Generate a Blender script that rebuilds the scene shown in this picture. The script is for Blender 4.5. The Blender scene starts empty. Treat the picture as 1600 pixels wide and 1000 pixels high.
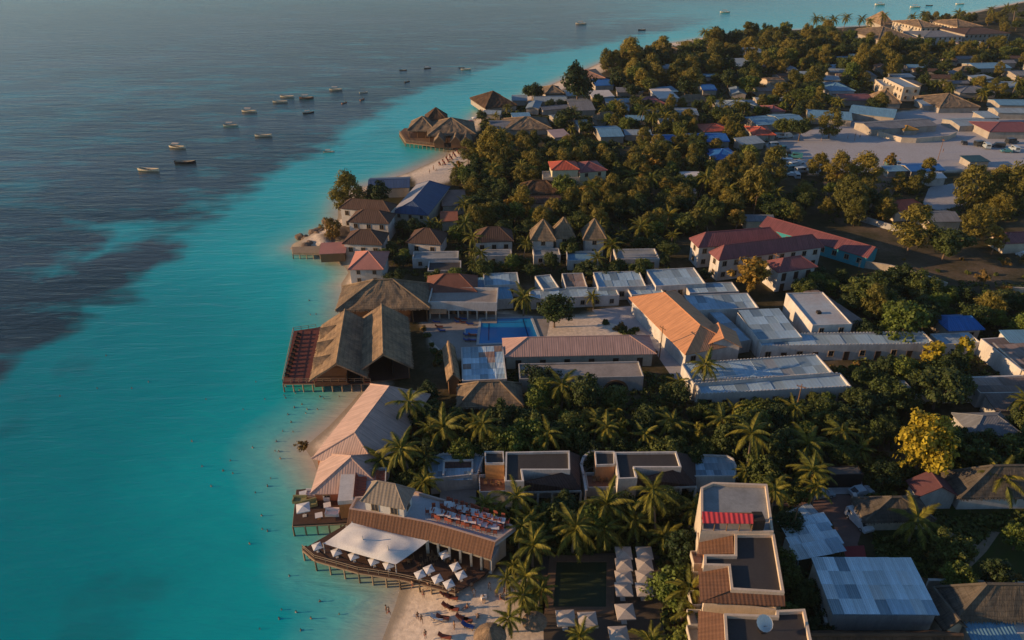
import bpy, bmesh, math, random
import numpy as np
from mathutils import Vector, Matrix, noise, Euler
random.seed(7)
rad = math.radians
S = bpy.context.scene
COL = S.collection
# ------------------------------------------------------------------ camera
CH, PITCH, F = 90.0, rad(30.0), 1143.0
cam = bpy.data.cameras.new('camera'); cam.sensor_width = 36; cam.lens = F/1600*36
cam.clip_start = 1; cam.clip_end = 30000
camo = bpy.data.objects.new('camera', cam); COL.objects.link(camo)
camo.location = (0, 0, CH); camo.rotation_euler = (rad(90)-PITCH, 0, 0)
S.camera = camo
# ------------------------------------------------------------------ light
SUN_EL, SUN_AZ = rad(12.5), rad(3.5)          # the sun stands over the sea, a little behind the camera
sd = Vector((-math.cos(SUN_EL)*math.cos(SUN_AZ), -math.cos(SUN_EL)*math.sin(SUN_AZ), math.sin(SUN_EL)))
W = bpy.data.worlds.new('World'); S.world = W; W.use_nodes = True
nt = W.node_tree; nt.nodes.clear()
sky = nt.nodes.new('ShaderNodeTexSky'); sky.sky_type = 'NISHITA'; sky.sun_disc = False
sky.sun_elevation = SUN_EL; sky.sun_rotation = math.atan2(sd.x, sd.y)
sky.air_density = 1.0; sky.dust_density = 0.15; sky.ozone_density = 3.2; sky.altitude = 50
bg = nt.nodes.new('ShaderNodeBackground'); bg.inputs[1].default_value = 0.11
out = nt.nodes.new('ShaderNodeOutputWorld')
nt.links.new(sky.outputs[0], bg.inputs[0]); nt.links.new(bg.outputs[0], out.inputs[0])
sl = bpy.data.lights.new('sun', 'SUN'); sl.energy = 5.0; sl.angle = rad(0.5); sl.color = (1.0, 0.64, 0.33)
so = bpy.data.objects.new('sun', sl); COL.objects.link(so); so.location = (-200, 0, 200)
so.rotation_euler = (-sd).to_track_quat('-Z', 'Y').to_euler()
S.view_settings.view_transform = 'Standard'; S.view_settings.look = 'None'
S.view_settings.exposure = 0.32; S.view_settings.gamma = 1.0
S.view_settings.use_curve_mapping = False
S.cycles.max_bounces = 5; S.cycles.diffuse_bounces = 2; S.cycles.glossy_bounces = 2
S.cycles.transmission_bounces = 2; S.cycles.transparent_max_bounces = 4
# ------------------------------------------------------------------ helpers
SEA = -1.2
def P(px, py, z=0.0):
    'the point of the place that the photograph shows at this pixel, at height z'
    xc = (px-800)/F; yc = (500-py)/F
    c, s = math.cos(PITCH), math.sin(PITCH)
    d = Vector((xc, c+yc*s, -s+yc*c)); t = (z-CH)/d.z
    return Vector((d.x*t, d.y*t, z))

class MB:
    def __init__(s): s.v = []; s.f = []; s.u = []; s.m = []
    def face(s, pts, mi=0, uv=None):
        i = len(s.v); s.v += [tuple(p) for p in pts]; s.f.append(tuple(range(i, i+len(pts))))
        s.u.append(uv); s.m.append(mi)
    def box(s, x0, x1, y0, y1, z0, z1, mi=0):
        i = len(s.v)
        s.v += [(x0,y0,z0),(x1,y0,z0),(x1,y1,z0),(x0,y1,z0),(x0,y0,z1),(x1,y0,z1),(x1,y1,z1),(x0,y1,z1)]
        for q in ((0,3,2,1),(4,5,6,7),(0,1,5,4),(1,2,6,5),(2,3,7,6),(3,0,4,7)):
            s.f.append(tuple(i+k for k in q)); s.u.append(None); s.m.append(mi)
    def obox(s, c, ax, L, Wd, z0, z1, mi=0):
        'box of length L along the unit vector ax round the plan point c'
        ax = Vector((ax[0], ax[1], 0)).normalized(); n = Vector((-ax.y, ax.x, 0)); c = Vector((c[0], c[1], 0))
        i = len(s.v)
        for z in (z0, z1):
            for a, b in ((-1,-1),(1,-1),(1,1),(-1,1)):
                p = c+ax*(a*L/2)+n*(b*Wd/2); s.v.append((p.x, p.y, z))
        for q in ((0,3,2,1),(4,5,6,7),(0,1,5,4),(1,2,6,5),(2,3,7,6),(3,0,4,7)):
            s.f.append(tuple(i+k for k in q)); s.u.append(None); s.m.append(mi)
    def tube(s, pts, rs, n=6, mi=0, cap=True):
        i0 = len(s.v); k = len(pts)
        for j, p in enumerate(pts):
            p = Vector(p); a = Vector(pts[max(j-1,0)]); b = Vector(pts[min(j+1,k-1)])
            d = (b-a).normalized(); h = Vector((1,0,0)) if abs(d.x) < .8 else Vector((0,1,0))
            e1 = d.cross(h).normalized(); e2 = d.cross(e1)
            for q in range(n):
                t = 2*math.pi*q/n; w = p+(e1*math.cos(t)+e2*math.sin(t))*rs[j]; s.v.append(tuple(w))
        for j in range(k-1):
            for q in range(n):
                a = i0+j*n+q; b = i0+j*n+(q+1)%n
                s.f.append((a, b, b+n, a+n)); s.u.append(None); s.m.append(mi)
        if cap:
            s.f.append(tuple(i0+(k-1)*n+q for q in range(n))); s.u.append(None); s.m.append(mi)
    def prism(s, poly, z0, z1, mi=0, mtop=None, bottom=False):
        n = len(poly); i = len(s.v)
        s.v += [(p[0], p[1], z0) for p in poly]+[(p[0], p[1], z1) for p in poly]
        for k in range(n):
            s.f.append((i+k, i+(k+1)%n, i+n+(k+1)%n, i+n+k)); s.u.append(None); s.m.append(mi)
        s.f.append(tuple(i+n+k for k in range(n))); s.u.append(None); s.m.append(mi if mtop is None else mtop)
        if bottom: s.f.append(tuple(i+n-1-k for k in range(n))); s.u.append(None); s.m.append(mi)
    def ring(s, poly, t, z0, z1, mi=0):
        'upright band of thickness t inside the outline'
        q = inset(poly, t); n = len(poly)
        for k in range(n):
            a, b, c, d = poly[k], poly[(k+1)%n], q[(k+1)%n], q[k]
            A = [(p[0], p[1], z0) for p in (a, b, c, d)]; B = [(p[0], p[1], z1) for p in (a, b, c, d)]
            s.face([A[0], A[1], B[1], B[0]], mi); s.face([A[2], A[3], B[3], B[2]], mi)
            s.face([B[0], B[1], B[2], B[3]], mi)
    def patch(s, a, b, c, d, nu=1, nv=1, th=0.0, jit=0.0, mi=0, fn=None):
        'sheet a-b (eave) to d-c (ridge) with UV in metres; th gives it an underside and edges'
        a, b, c, d = map(Vector, (a, b, c, d)); i0 = len(s.v)
        lu = (b-a).length; lv = ((d-a).length+(c-b).length)/2; nrm = (b-a).cross(d-a)
        if nrm.length < 1e-6: nrm = (b-a).cross(c-a)
        nrm.normalize()
        e = (b-a).normalized()
        def at(u, v):
            p = (a.lerp(b, u)).lerp(d.lerp(c, u), v)
            if jit: p = p+nrm*(noise.noise(p*0.9+Vector((3,7,1)))*jit + noise.noise(p*2.7)*jit*0.5)
            if fn: p = fn(p, u, v)
            return p
        for j in range(nv+1):
            for i in range(nu+1): s.v.append(tuple(at(i/nu, j/nv)))
        for j in range(nv):
            for i in range(nu):
                k = i0+j*(nu+1)+i
                s.f.append((k, k+1, k+nu+2, k+nu+1))
                def uvp(i_, j_):
                    p = (a.lerp(b, i_/nu)).lerp(d.lerp(c, i_/nu), j_/nv)
                    return ((p-a).dot(e), j_/nv*lv)
                s.u.append([uvp(i, j), uvp(i+1, j), uvp(i+1, j+1), uvp(i, j+1)]); s.m.append(mi)
        if th:
            dz = Vector((0, 0, -th))
            for (p, q, n) in ((a, b, nu), (b, c, nv), (c, d, nu), (d, a, nv)):
                if (p-q).length > .01: s.face([p+dz, q+dz, q+dz*.02, p+dz*.02], mi, [(0,0),((q-p).length,0),((q-p).length,th),(0,th)])
            s.face([d+dz, c+dz, b+dz, a+dz] if (d-c).length > .01 else [d+dz, b+dz, a+dz], mi)
    def mesh(s, name, mats, smooth=False):
        me = bpy.data.meshes.new(name); me.from_pydata(s.v, [], s.f); me.update()
        for m in (mats if isinstance(mats, (list, tuple)) else [mats]): me.materials.append(m)
        me.polygons.foreach_set('material_index', s.m)
        if any(u is not None for u in s.u):
            uvl = me.uv_layers.new(name='UVMap'); li = 0; buf = []
            for f, u in zip(s.f, s.u):
                for k in range(len(f)): buf += list(u[k]) if u else [s.v[f[k]][0]+s.v[f[k]][1], s.v[f[k]][2]]
            uvl.data.foreach_set('uv', buf)
        if smooth: me.polygons.foreach_set('use_smooth', [True]*len(me.polygons))
        return me
    def build(s, name, mats, parent=None, smooth=False):
        o = bpy.data.objects.new(name, s.mesh(name, mats, smooth)); COL.objects.link(o)
        if parent: o.parent = parent
        return o

def inset(poly, t):
    n = len(poly); r = []
    ar = sum(poly[i][0]*poly[(i+1)%n][1]-poly[(i+1)%n][0]*poly[i][1] for i in range(n)); sg = 1 if ar > 0 else -1
    for i in range(n):
        p0, p1, p2 = (Vector((poly[k][0], poly[k][1])) for k in ((i-1)%n, i, (i+1)%n))
        d1 = (p1-p0).normalized(); d2 = (p2-p1).normalized()
        n1 = Vector((-d1.y, d1.x))*sg; n2 = Vector((-d2.y, d2.x))*sg
        m = (n1+n2); l = m.length
        m = n1 if l < .2 else m/l
        r.append(tuple(p1+m*(t/max(.35, m.dot(n1)))))
    return r

def put(name, me, parent=None, loc=(0,0,0), rz=0, sc=None, rot=None):
    o = bpy.data.objects.new(name, me); COL.objects.link(o); o.location = loc
    o.rotation_euler = rot if rot else (0, 0, rz)
    if sc is not None: o.scale = (sc, sc, sc) if not isinstance(sc, (tuple, list)) else sc
    if parent: o.parent = parent
    return o
def tag(o, label=None, cat=None, group=None, kind=None):
    if label: o['label'] = label
    if cat: o['category'] = cat
    if group: o['group'] = group
    if kind: o['kind'] = kind
    return o
def thing(name, label, cat, loc=(0,0,0), rz=0, group=None, sc=None):
    o = bpy.data.objects.new(name, None); COL.objects.link(o); o.empty_display_size = .5
    o.location = loc; o.rotation_euler = (0, 0, rz)
    if sc is not None: o.scale = (sc, sc, sc)
    return tag(o, label, cat, group)
FOOT = []                                           # plan outlines where no tree may grow
def foot(pts, m=0.5):
    FOOT.append([(p[0], p[1]) for p in pts])
def inside(x, y, poly):
    r = False; n = len(poly); j = n-1
    for i in range(n):
        xi, yi = poly[i][0], poly[i][1]; xj, yj = poly[j][0], poly[j][1]
        if (yi > y) != (yj > y) and x < (xj-xi)*(y-yi)/(yj-yi)+xi: r = not r
        j = i
    return r
def pdist(x, y, poly):
    b = 1e9; n = len(poly)
    for i in range(n):
        ax, ay = poly[i][0], poly[i][1]; bx, by = poly[(i+1)%n][0], poly[(i+1)%n][1]
        dx, dy = bx-ax, by-ay; t = max(0, min(1, ((x-ax)*dx+(y-ay)*dy)/(dx*dx+dy*dy+1e-9)))
        b = min(b, math.hypot(ax+t*dx-x, ay+t*dy-y))
    return b

# ------------------------------------------------------------------ materials
def nodes(name):
    m = bpy.data.materials.new(name); m.use_nodes = True; t = m.node_tree
    b = t.nodes['Principled BSDF']
    def N(ty, **kw):
        n = t.nodes.new(ty)
        for k, v in kw.items():
            if k in n.inputs: n.inputs[k].default_value = v
            else: setattr(n, k, v)
        return n
    return m, t, b, N
def c4(c): return (c[0], c[1], c[2], 1)
def mixc(t, N, fac, a, b, mode='MIX'):
    n = N('ShaderNodeMix', data_type='RGBA', blend_type=mode)
    for s, v in ((0, fac), (6, a), (7, b)):
        if hasattr(v, 'links'): t.links.new(v, n.inputs[s])
        else: n.inputs[s].default_value = v if s == 0 else c4(v)
    return n.outputs[2]
def ramp(t, N, src, stops):
    r = N('ShaderNodeValToRGB'); e = r.color_ramp.elements
    while len(e) < len(stops): e.new(.5)
    for k, (p, c) in enumerate(stops):
        e[k].position = p; e[k].color = c4(c) if isinstance(c, (tuple, list)) else (c, c, c, 1)
    t.links.new(src, r.inputs[0]); return r.outputs[0]
MC = {}
def plain(name, col, rough=.8, dirt=.35, sc=.5, bump=.15, dcol=None, spec=.3, rnd=0.0):
    'painted or plastered surface with blotches, streaks and fine relief'
    if name in MC: return MC[name]
    m, t, b, N = nodes(name)
    co = N('ShaderNodeTexCoord'); mp = N('ShaderNodeMapping'); mp.inputs['Scale'].default_value = (1, 1, .35)
    t.links.new(co.outputs['Object'], mp.inputs[0])
    n1 = N('ShaderNodeTexNoise', Scale=sc, Detail=8.0, Roughness=.65); t.links.new(mp.outputs[0], n1.inputs[0])
    n2 = N('ShaderNodeTexNoise', Scale=sc*9, Detail=4.0); t.links.new(mp.outputs[0], n2.inputs[0])
    f = ramp(t, N, n1.outputs[0], [(.42, 0.0), (.72, 1.0)])
    mu = N('ShaderNodeMath', operation='MULTIPLY'); t.links.new(f, mu.inputs[0]); mu.inputs[1].default_value = dirt
    c = mixc(t, N, mu.outputs[0], col, dcol or tuple(x*.45 for x in col))
    c = mixc(t, N, .25, c, ramp(t, N, n2.outputs[0], [(.3, .55), (.7, 1.25)]), 'MULTIPLY')
    if rnd:
        oi = N('ShaderNodeObjectInfo')
        c = mixc(t, N, 1.0, c, ramp(t, N, oi.outputs['Random'], [(0, 1-rnd), (1, 1+rnd)]), 'MULTIPLY')
    t.links.new(c, b.inputs['Base Color']); b.inputs['Roughness'].default_value = rough
    b.inputs['Specular IOR Level'].default_value = spec
    bp = N('ShaderNodeBump', Strength=bump, Distance=.05); t.links.new(n2.outputs[0], bp.inputs['Height'])
    t.links.new(bp.outputs[0], b.inputs['Normal']); MC[name] = m; return m
def ribbed(name, col, period=.35, rough=.6, dirt=.4, dcol=None, spec=.3, rnd=0.0, strength=.6, vper=0.0):
    'sheet or tile roofing: ribs run up the slope (UV in metres), weathered in blotches and down the slope'
    if name in MC: return MC[name]
    m, t, b, N = nodes(name)
    uv = N('ShaderNodeUVMap'); co = N('ShaderNodeTexCoord')
    sx = N('ShaderNodeSeparateXYZ'); t.links.new(uv.outputs[0], sx.inputs[0])
    def wave(s, per):
        a = N('ShaderNodeMath', operation='MULTIPLY'); t.links.new(s, a.inputs[0]); a.inputs[1].default_value = 2*math.pi/per
        w = N('ShaderNodeMath', operation='SINE'); t.links.new(a.outputs[0], w.inputs[0]); return w.outputs[0]
    h = wave(sx.outputs[0], period)
    if vper:
        ad = N('ShaderNodeMath', operation='ADD'); t.links.new(h, ad.inputs[0]); t.links.new(wave(sx.outputs[1], vper), ad.inputs[1]); h = ad.outputs[0]
    n1 = N('ShaderNodeTexNoise', Scale=.35, Detail=8.0, Roughness=.7); t.links.new(co.outputs['Object'], n1.inputs[0])
    mp = N('ShaderNodeMapping'); mp.inputs['Scale'].default_value = (1.6, .12, 1); t.links.new(uv.outputs[0], mp.inputs[0])
    n2 = N('ShaderNodeTexNoise', Scale=1.4, Detail=6.0); t.links.new(mp.outputs[0], n2.inputs[0])
    mu = N('ShaderNodeMath', operation='MULTIPLY'); t.links.new(ramp(t, N, n1.outputs[0], [(.4, 0.0), (.7, 1.0)]), mu.inputs[0]); mu.inputs[1].default_value = dirt
    c = mixc(t, N, mu.outputs[0], col, dcol or tuple(x*.5 for x in col))
    c = mixc(t, N, .6, c, ramp(t, N, n2.outputs[0], [(.3, .6), (.7, 1.25)]), 'MULTIPLY')
    if rnd:
        oi = N('ShaderNodeObjectInfo')
        c = mixc(t, N, rnd, c, ramp(t, N, oi.outputs['Random'], [(0, (.45,.5,.55)), (.25, (.8,.78,.75)), (.5, (.95,1.0,1.05)), (.85, (1.15,1.2,1.25)), (1, (.8,.6,.5))]), 'MULTIPLY')
    t.links.new(c, b.inputs['Base Color']); b.inputs['Roughness'].default_value = rough; b.inputs['Specular IOR Level'].default_value = spec
    bp = N('ShaderNodeBump', Strength=strength, Distance=.04); t.links.new(h, bp.inputs['Height'])
    t.links.new(bp.outputs[0], b.inputs['Normal']); MC[name] = m; return m
def thatched(name, col):
    if name in MC: return MC[name]
    m, t, b, N = nodes(name)
    uv = N('ShaderNodeUVMap'); co = N('ShaderNodeTexCoord')
    mp = N('ShaderNodeMapping'); mp.inputs['Scale'].default_value = (5, .5, 1); t.links.new(uv.outputs[0], mp.inputs[0])
    n1 = N('ShaderNodeTexNoise', Scale=1.0, Detail=8.0, Roughness=.7); t.links.new(mp.outputs[0], n1.inputs[0])
    n2 = N('ShaderNodeTexNoise', Scale=.4, Detail=6.0); t.links.new(co.outputs['Object'], n2.inputs[0])
    c = mixc(t, N, 1.0, col, ramp(t, N, n1.outputs[0], [(.3, .5), (.7, 1.35)]), 'MULTIPLY')
    c = mixc(t, N, 1.0, c, ramp(t, N, n2.outputs[0], [(.3, (.55,.58,.62)), (.7, (1.25,1.2,1.1))]), 'MULTIPLY')
    t.links.new(c, b.inputs['Base Color']); b.inputs['Roughness'].default_value = .95; b.inputs['Specular IOR Level'].default_value = .1
    sp = N('ShaderNodeSeparateXYZ'); t.links.new(uv.outputs[0], sp.inputs[0])
    wb = N('ShaderNodeMath', operation='MULTIPLY_ADD'); t.links.new(n2.outputs[0], wb.inputs[0]); wb.inputs[1].default_value = .9; t.links.new(sp.outputs[1], wb.inputs[2])
    fr_ = N('ShaderNodeMath', operation='FRACT'); t.links.new(wb.outputs[0], fr_.inputs[0])
    c = mixc(t, N, .5, c, ramp(t, N, fr_.outputs[0], [(0, .55), (.25, 1.0), (1, 1.12)]), 'MULTIPLY'); t.links.new(c, b.inputs['Base Color'])
    hs = N('ShaderNodeMath', operation='MULTIPLY_ADD'); t.links.new(fr_.outputs[0], hs.inputs[0]); hs.inputs[1].default_value = -.8; t.links.new(n1.outputs[0], hs.inputs[2])
    bp = N('ShaderNodeBump', Strength=.9, Distance=.16); t.links.new(hs.outputs[0], bp.inputs['Height'])
    t.links.new(bp.outputs[0], b.inputs['Normal']); MC[name] = m; return m
def leafy(name, c0, c1, trans=.25):
    if name in MC: return MC[name]
    m, t, b, N = nodes(name)
    g = N('ShaderNodeNewGeometry'); oi = N('ShaderNodeObjectInfo')
    c = mixc(t, N, oi.outputs['Random'], c0, c1)
    c = mixc(t, N, 1.0, c, ramp(t, N, g.outputs['Random Per Island'], [(0, .55), (1, 1.45)]), 'MULTIPLY')
    t.links.new(c, b.inputs['Base Color']); b.inputs['Roughness'].default_value = .6; b.inputs['Specular IOR Level'].default_value = .2
    tr = N('ShaderNodeBsdfTranslucent'); t.links.new(c, tr.inputs[0])
    mx = N('ShaderNodeMixShader'); mx.inputs[0].default_value = trans
    t.links.new(b.outputs[0], mx.inputs[1]); t.links.new(tr.outputs[0], mx.inputs[2])
    t.links.new(mx.outputs[0], t.nodes['Material Output'].inputs[0]); MC[name] = m; return m
def glassy(name, col, rough=.1):
    if name in MC: return MC[name]
    m, t, b, N = nodes(name); b.inputs['Base Color'].default_value = c4(col); b.inputs['Roughness'].default_value = rough
    b.inputs['Specular IOR Level'].default_value = .5; MC[name] = m; return m

WHITE = plain('white_plaster', (.58,.55,.51), .85, .6, .45, .15, (.27,.24,.21))
CREAM = plain('cream_plaster', (.54,.47,.37), .85, .5, .45, .15, (.27,.22,.17))
VWALL = plain('village_wall', (.38,.34,.29), .9, .6, .4, .15, (.18,.15,.12))
GREYW = plain('grey_stained_plaster', (.42,.41,.39), .85, .7, .5)
ORANGE = plain('orange_plaster', (.50,.22,.08), .8, .3, .4)
CONC = plain('concrete', (.30,.31,.31), .85, .6, .3)
BITUMEN = plain('dark_roof_felt', (.050,.045,.044), .8, .5, .3, .1, (.075,.068,.06))
DECKW = plain('dark_deck_boards', (.085,.045,.030), .75, .4, .8)
REDDECK = plain('red_deck_boards', (.17,.048,.032), .75, .4, .6)
WOOD = plain('brown_timber', (.20,.11,.055), .8, .4, .8)
PALEWOOD = plain('weathered_timber', (.34,.25,.16), .85, .4, .8)
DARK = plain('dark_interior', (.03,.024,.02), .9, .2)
PAVE = plain('stone_paving', (.33,.29,.26), .85, .5, .25)
PANE = glassy('window_glass', (.02,.022,.025))
FABRIC = plain('white_canvas', (.72,.69,.66), .85, .15, .6, .05)
REDF = plain('red_cushion_fabric', (.33,.085,.048), .85, .2, 1.0, .05)
THATCH = thatched('tan_thatch', (.32,.225,.145))
DTHATCH = thatched('grey_brown_thatch', (.245,.185,.13))
GTHATCH = thatched('dull_grey_thatch', (.13,.112,.092))
BTHATCH = thatched('dark_brown_thatch', (.12,.075,.05))
SHINGLE = ribbed('brown_shingles', (.165,.082,.048), .55, .85, .35, strength=.3, vper=.5)
DSHINGLE = ribbed('dark_brown_shingles', (.085,.05,.042), .55, .8, .3, strength=.5, vper=.5)
PINKROOF = ribbed('faded_pink_sheet_roof', (.47,.30,.25), .5, .65, .3, strength=.3)
CREAMROOF = ribbed('cream_sheet_roof', (.52,.36,.30), .45, .75, .3, strength=.25)
ORANGEROOF = ribbed('orange_sheet_roof', (.56,.27,.135), .5, .65, .25, strength=.3)
REDROOF = ribbed('maroon_sheet_roof', (.225,.082,.082), .5, .6, .3)
REDROOF2 = ribbed('bright_red_sheet_roof', (.46,.10,.055), .5, .6, .25)
BLUEROOF = ribbed('blue_sheet_roof', (.025,.14,.42), .5, .5, .3)
NAVYROOF = ribbed('navy_sheet_roof', (.05,.088,.18), .5, .55, .3)
CYANROOF = ribbed('pale_blue_sheet_roof', (.14,.29,.42), .5, .5, .3)
TIN = ribbed('weathered_tin', (.25,.33,.39), .3, .5, .45, (.20,.18,.17), .4)
TINL = ribbed('pale_patched_tin_sheet', (.56,.70,.78), .3, .38, .35, (.30,.26,.22), .5, rnd=.6)
TINS = ribbed('patched_tin_sheet', (.33,.46,.55), .3, .5, .4, (.22,.20,.19), .4, rnd=1)
RUST = ribbed('rusty_tin', (.26,.17,.13), .3, .7, .6, (.35,.33,.33), .3, rnd=1)
SLATE = ribbed('grey_slate_sheet', (.19,.20,.22), .3, .7, .5)
CONIC = ribbed('grey_brown_shingle_roof', (.27,.225,.185), .6, .85, .4, strength=.4, vper=.5)
TRUNK = plain('tree_bark', (.16,.11,.075), .9, .4, 1.5)
PTRUNK = plain('palm_bark', (.22,.17,.13), .9, .4, 1.5)
L_BROAD = leafy('broad_leaves', (.042,.066,.016), (.105,.125,.026))
L_FRESH = leafy('fresh_green_leaves', (.090,.130,.022), (.16,.18,.03))
L_DEEP = leafy('deep_green_leaves', (.030,.052,.017), (.066,.086,.022))
L_CASU = leafy('casuarina_needles', (.105,.105,.022), (.225,.180,.032))
L_RUST = leafy('rusty_leaves', (.25,.17,.030), (.30,.18,.03))
L_YEL = leafy('yellow_blossom_leaves', (.29,.23,.020), (.35,.27,.022))
L_PALM = leafy('palm_fronds', (.085,.100,.016), (.200,.175,.022), .3)
L_DRY = leafy('dry_shrub_leaves', (.16,.11,.03), (.22,.14,.035))
# ================================================================== the setting
SHORE_PX = [(560,1120),(584,1040),(597,1000),(616,950),(627,915),(606,897),(575,870),(552,850),(556,822),(548,800),(530,782),(515,755),(498,742),(488,718),(476,700),(486,690),(516,664),(552,626),(571,602),(562,575),(552,520),(540,480),(532,445),(545,425),(532,410),(500,394),(462,386),(500,364),(528,347),(528,320),(545,298),(592,285),(640,269),(690,246),(712,228),(728,205),(738,188),(752,176),(800,159),(866,130),(940,97),(985,82),(1050,67),(1110,57),(1180,49),(1280,45),(1400,37),(1500,23),(1600,2),(1750,-24),(2050,-48)]
SHORE = [P(x, y, SEA) for x, y in SHORE_PX]
LAND = [(p.x, p.y) for p in SHORE]+[(9000, 2200), (9000, -200), (SHORE[0].x-12, -200)]
def np_inside(X, Y, poly):
    r = np.zeros(X.shape, bool); n = len(poly); j = n-1
    for i in range(n):
        xi, yi = poly[i][0], poly[i][1]; xj, yj = poly[j][0], poly[j][1]
        if yi != yj:
            r ^= ((yi > Y) != (yj > Y)) & (X < (xj-xi)*(Y-yi)/(yj-yi)+xi)
        j = i
    return r
def np_dist(X, Y, pts, closed=True):
    b = np.full(X.shape, 1e9); n = len(pts)
    for i in range(n if closed else n-1):
        ax, ay = pts[i][0], pts[i][1]; bx, by = pts[(i+1)%n][0], pts[(i+1)%n][1]
        dx, dy = bx-ax, by-ay
        t = np.clip(((X-ax)*dx+(Y-ay)*dy)/(dx*dx+dy*dy+1e-9), 0, 1)
        b = np.minimum(b, np.hypot(ax+t*dx-X, ay+t*dy-Y))
    return b
def sdist(X, Y, poly, closed=True):
    return np.where(np_inside(X, Y, poly), 1, -1)*np_dist(X, Y, poly, closed)
_rng = np.random.default_rng(3); _lat = _rng.random((256, 256))
def vnoise(X, Y, s, oct=4):
    r = np.zeros(X.shape); a = 1; tot = 0
    for k in range(oct):
        x = X/s*2**k+17*k; y = Y/s*2**k+31*k; xi = np.floor(x).astype(int); yi = np.floor(y).astype(int)
        fx = x-xi; fy = y-yi; fx = fx*fx*(3-2*fx); fy = fy*fy*(3-2*fy)
        g = lambda i, j: _lat[i % 256, j % 256]
        r += a*((g(xi,yi)*(1-fx)+g(xi+1,yi)*fx)*(1-fy)+(g(xi,yi+1)*(1-fx)+g(xi+1,yi+1)*fx)*fy); tot += a; a *= .55
    return r/tot
def fan(nr, nc, y0, y1, tmax):
    y = y0*(y1/y0)**np.linspace(0, 1, nr)
    u = np.linspace(-1, 1, nc); t = tmax*(0.5*u+0.5*u**3)
    Y, T = np.meshgrid(y, t, indexing='ij'); return Y*T, Y
def grid_obj(name, X, Y, Z, keep, mat, attrs, smooth=True):
    nr, nc = X.shape; idx = np.arange(nr*nc).reshape(nr, nc)
    q = np.stack([idx[:-1,:-1], idx[:-1,1:], idx[1:,1:], idx[1:,:-1]], -1).reshape(-1, 4)
    kv = keep.reshape(-1); q = q[kv[q].any(1)]
    used = np.unique(q); rm = np.full(nr*nc, -1); rm[used] = np.arange(len(used)); q = rm[q]
    me = bpy.data.meshes.new(name)
    V = np.stack([X, Y, Z], -1).reshape(-1, 3)[used]
    me.vertices.add(len(V)); me.vertices.foreach_set('co', V.astype(np.float32).ravel())
    me.loops.add(q.size); me.loops.foreach_set('vertex_index', q.ravel().astype(np.int32))
    me.polygons.add(len(q)); me.polygons.foreach_set('loop_start', np.arange(0, q.size, 4, dtype=np.int32))
    me.polygons.foreach_set('loop_total', np.full(len(q), 4, np.int32)); me.update(calc_edges=True)
    me.polygons.foreach_set('use_smooth', [smooth]*len(q))
    for k, A in attrs.items():
        a = me.attributes.new(k, 'FLOAT', 'POINT'); a.data.foreach_set('value', A.reshape(-1)[used].astype(np.float32))
    me.materials.append(mat); o = bpy.data.objects.new(name, me); COL.objects.link(o); return tag(o, kind='structure')
def pxpoly(pts, z=0.0): return [(p.x, p.y) for p in (P(x, y, z) for x, y in pts)]
SM = lambda a, b, v: (lambda t: t*t*(3-2*t))(np.clip((v-a)/(b-a), 0, 1))
# --- ground
X, Y = fan(430, 420, 12, 2300, 1.7)
D = sdist(X, Y, LAND)
H = np.clip(SEA+0.13*D, -3.2, 0.0)
SANDS = [[(560,1120),(597,1000),(627,905),(690,915),(745,905),(790,888),(835,905),(850,930),(852,960),(860,1010),(880,1100)],
         [(540,605),(575,598),(600,600),(520,668),(485,692),(470,690)],
         [(640,272),(700,238),(735,222),(760,232),(735,255),(700,285),(650,290)],
         [(725,205),(745,180),(870,125),(985,78),(1110,52),(1120,58),(1000,86),(880,140),(770,175)],
         [(1195,225),(1330,185),(1440,170),(1640,180),(1640,262),(1520,266),(1400,270),(1270,275)],
         [(655,500),(700,478),(790,488),(850,500),(990,480),(1010,470),(1070,545),(1000,560),(850,560),(700,560),(680,545)]]
sand = SM(7, 3, np.abs(D))*(D > -40)
sand = np.maximum(sand, (D < 3)*1.0)
for q in SANDS: sand = np.maximum(sand, SM(-1.2, 1.2, sdist(X, Y, pxpoly(q))+2*(vnoise(X, Y, 6)-.5)))
ROCKY = pxpoly([(440,395),(500,350),(560,350),(560,410),(500,405)], SEA)
rock = SM(-2, 1, sdist(X, Y, ROCKY))
H = H+rock*np.where(D > -3, vnoise(X, Y, 3)*2.6*SM(-3, 1, D)*SM(16, 6, D), 0)
DIRT = [[(1390,400),(1640,390),(1640,470),(1500,450)],[(1290,330),(1440,350),(1420,420),(1330,380)],[(1370,430),(1460,400),(1600,420),(1600,450)]]
dirt = np.zeros(X.shape)
for q in DIRT: dirt = np.maximum(dirt, SM(-4, 4, sdist(X, Y, pxpoly(q))))
m, t, b, N = nodes('island_ground')
co = N('ShaderNodeTexCoord')
a1 = N('ShaderNodeAttribute', attribute_name='sand'); a2 = N('ShaderNodeAttribute', attribute_name='rock'); a3 = N('ShaderNodeAttribute', attribute_name='dirt'); a4 = N('ShaderNodeAttribute', attribute_name='wet')
n1 = N('ShaderNodeTexNoise', Scale=.09, Detail=9.0, Roughness=.65); n2 = N('ShaderNodeTexNoise', Scale=1.3, Detail=6.0, Roughness=.7)
for n in (n1, n2): t.links.new(co.outputs['Object'], n.inputs[0])
c = ramp(t, N, n1.outputs[0], [(.32, (.030,.034,.012)), (.5, (.060,.050,.024)), (.62, (.11,.085,.05)), (.75, (.17,.14,.10))])
c = mixc(t, N, a3.outputs['Fac'], c, ramp(t, N, n1.outputs[0], [(.35, (.060,.055,.026)), (.5, (.115,.088,.055)), (.68, (.17,.125,.085))]))
c = mixc(t, N, a2.outputs['Fac'], c, (.17,.125,.085))
c = mixc(t, N, a1.outputs['Fac'], c, ramp(t, N, n1.outputs[0], [(.35, (.68,.55,.42)), (.65, (.76,.63,.50))]))
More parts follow.
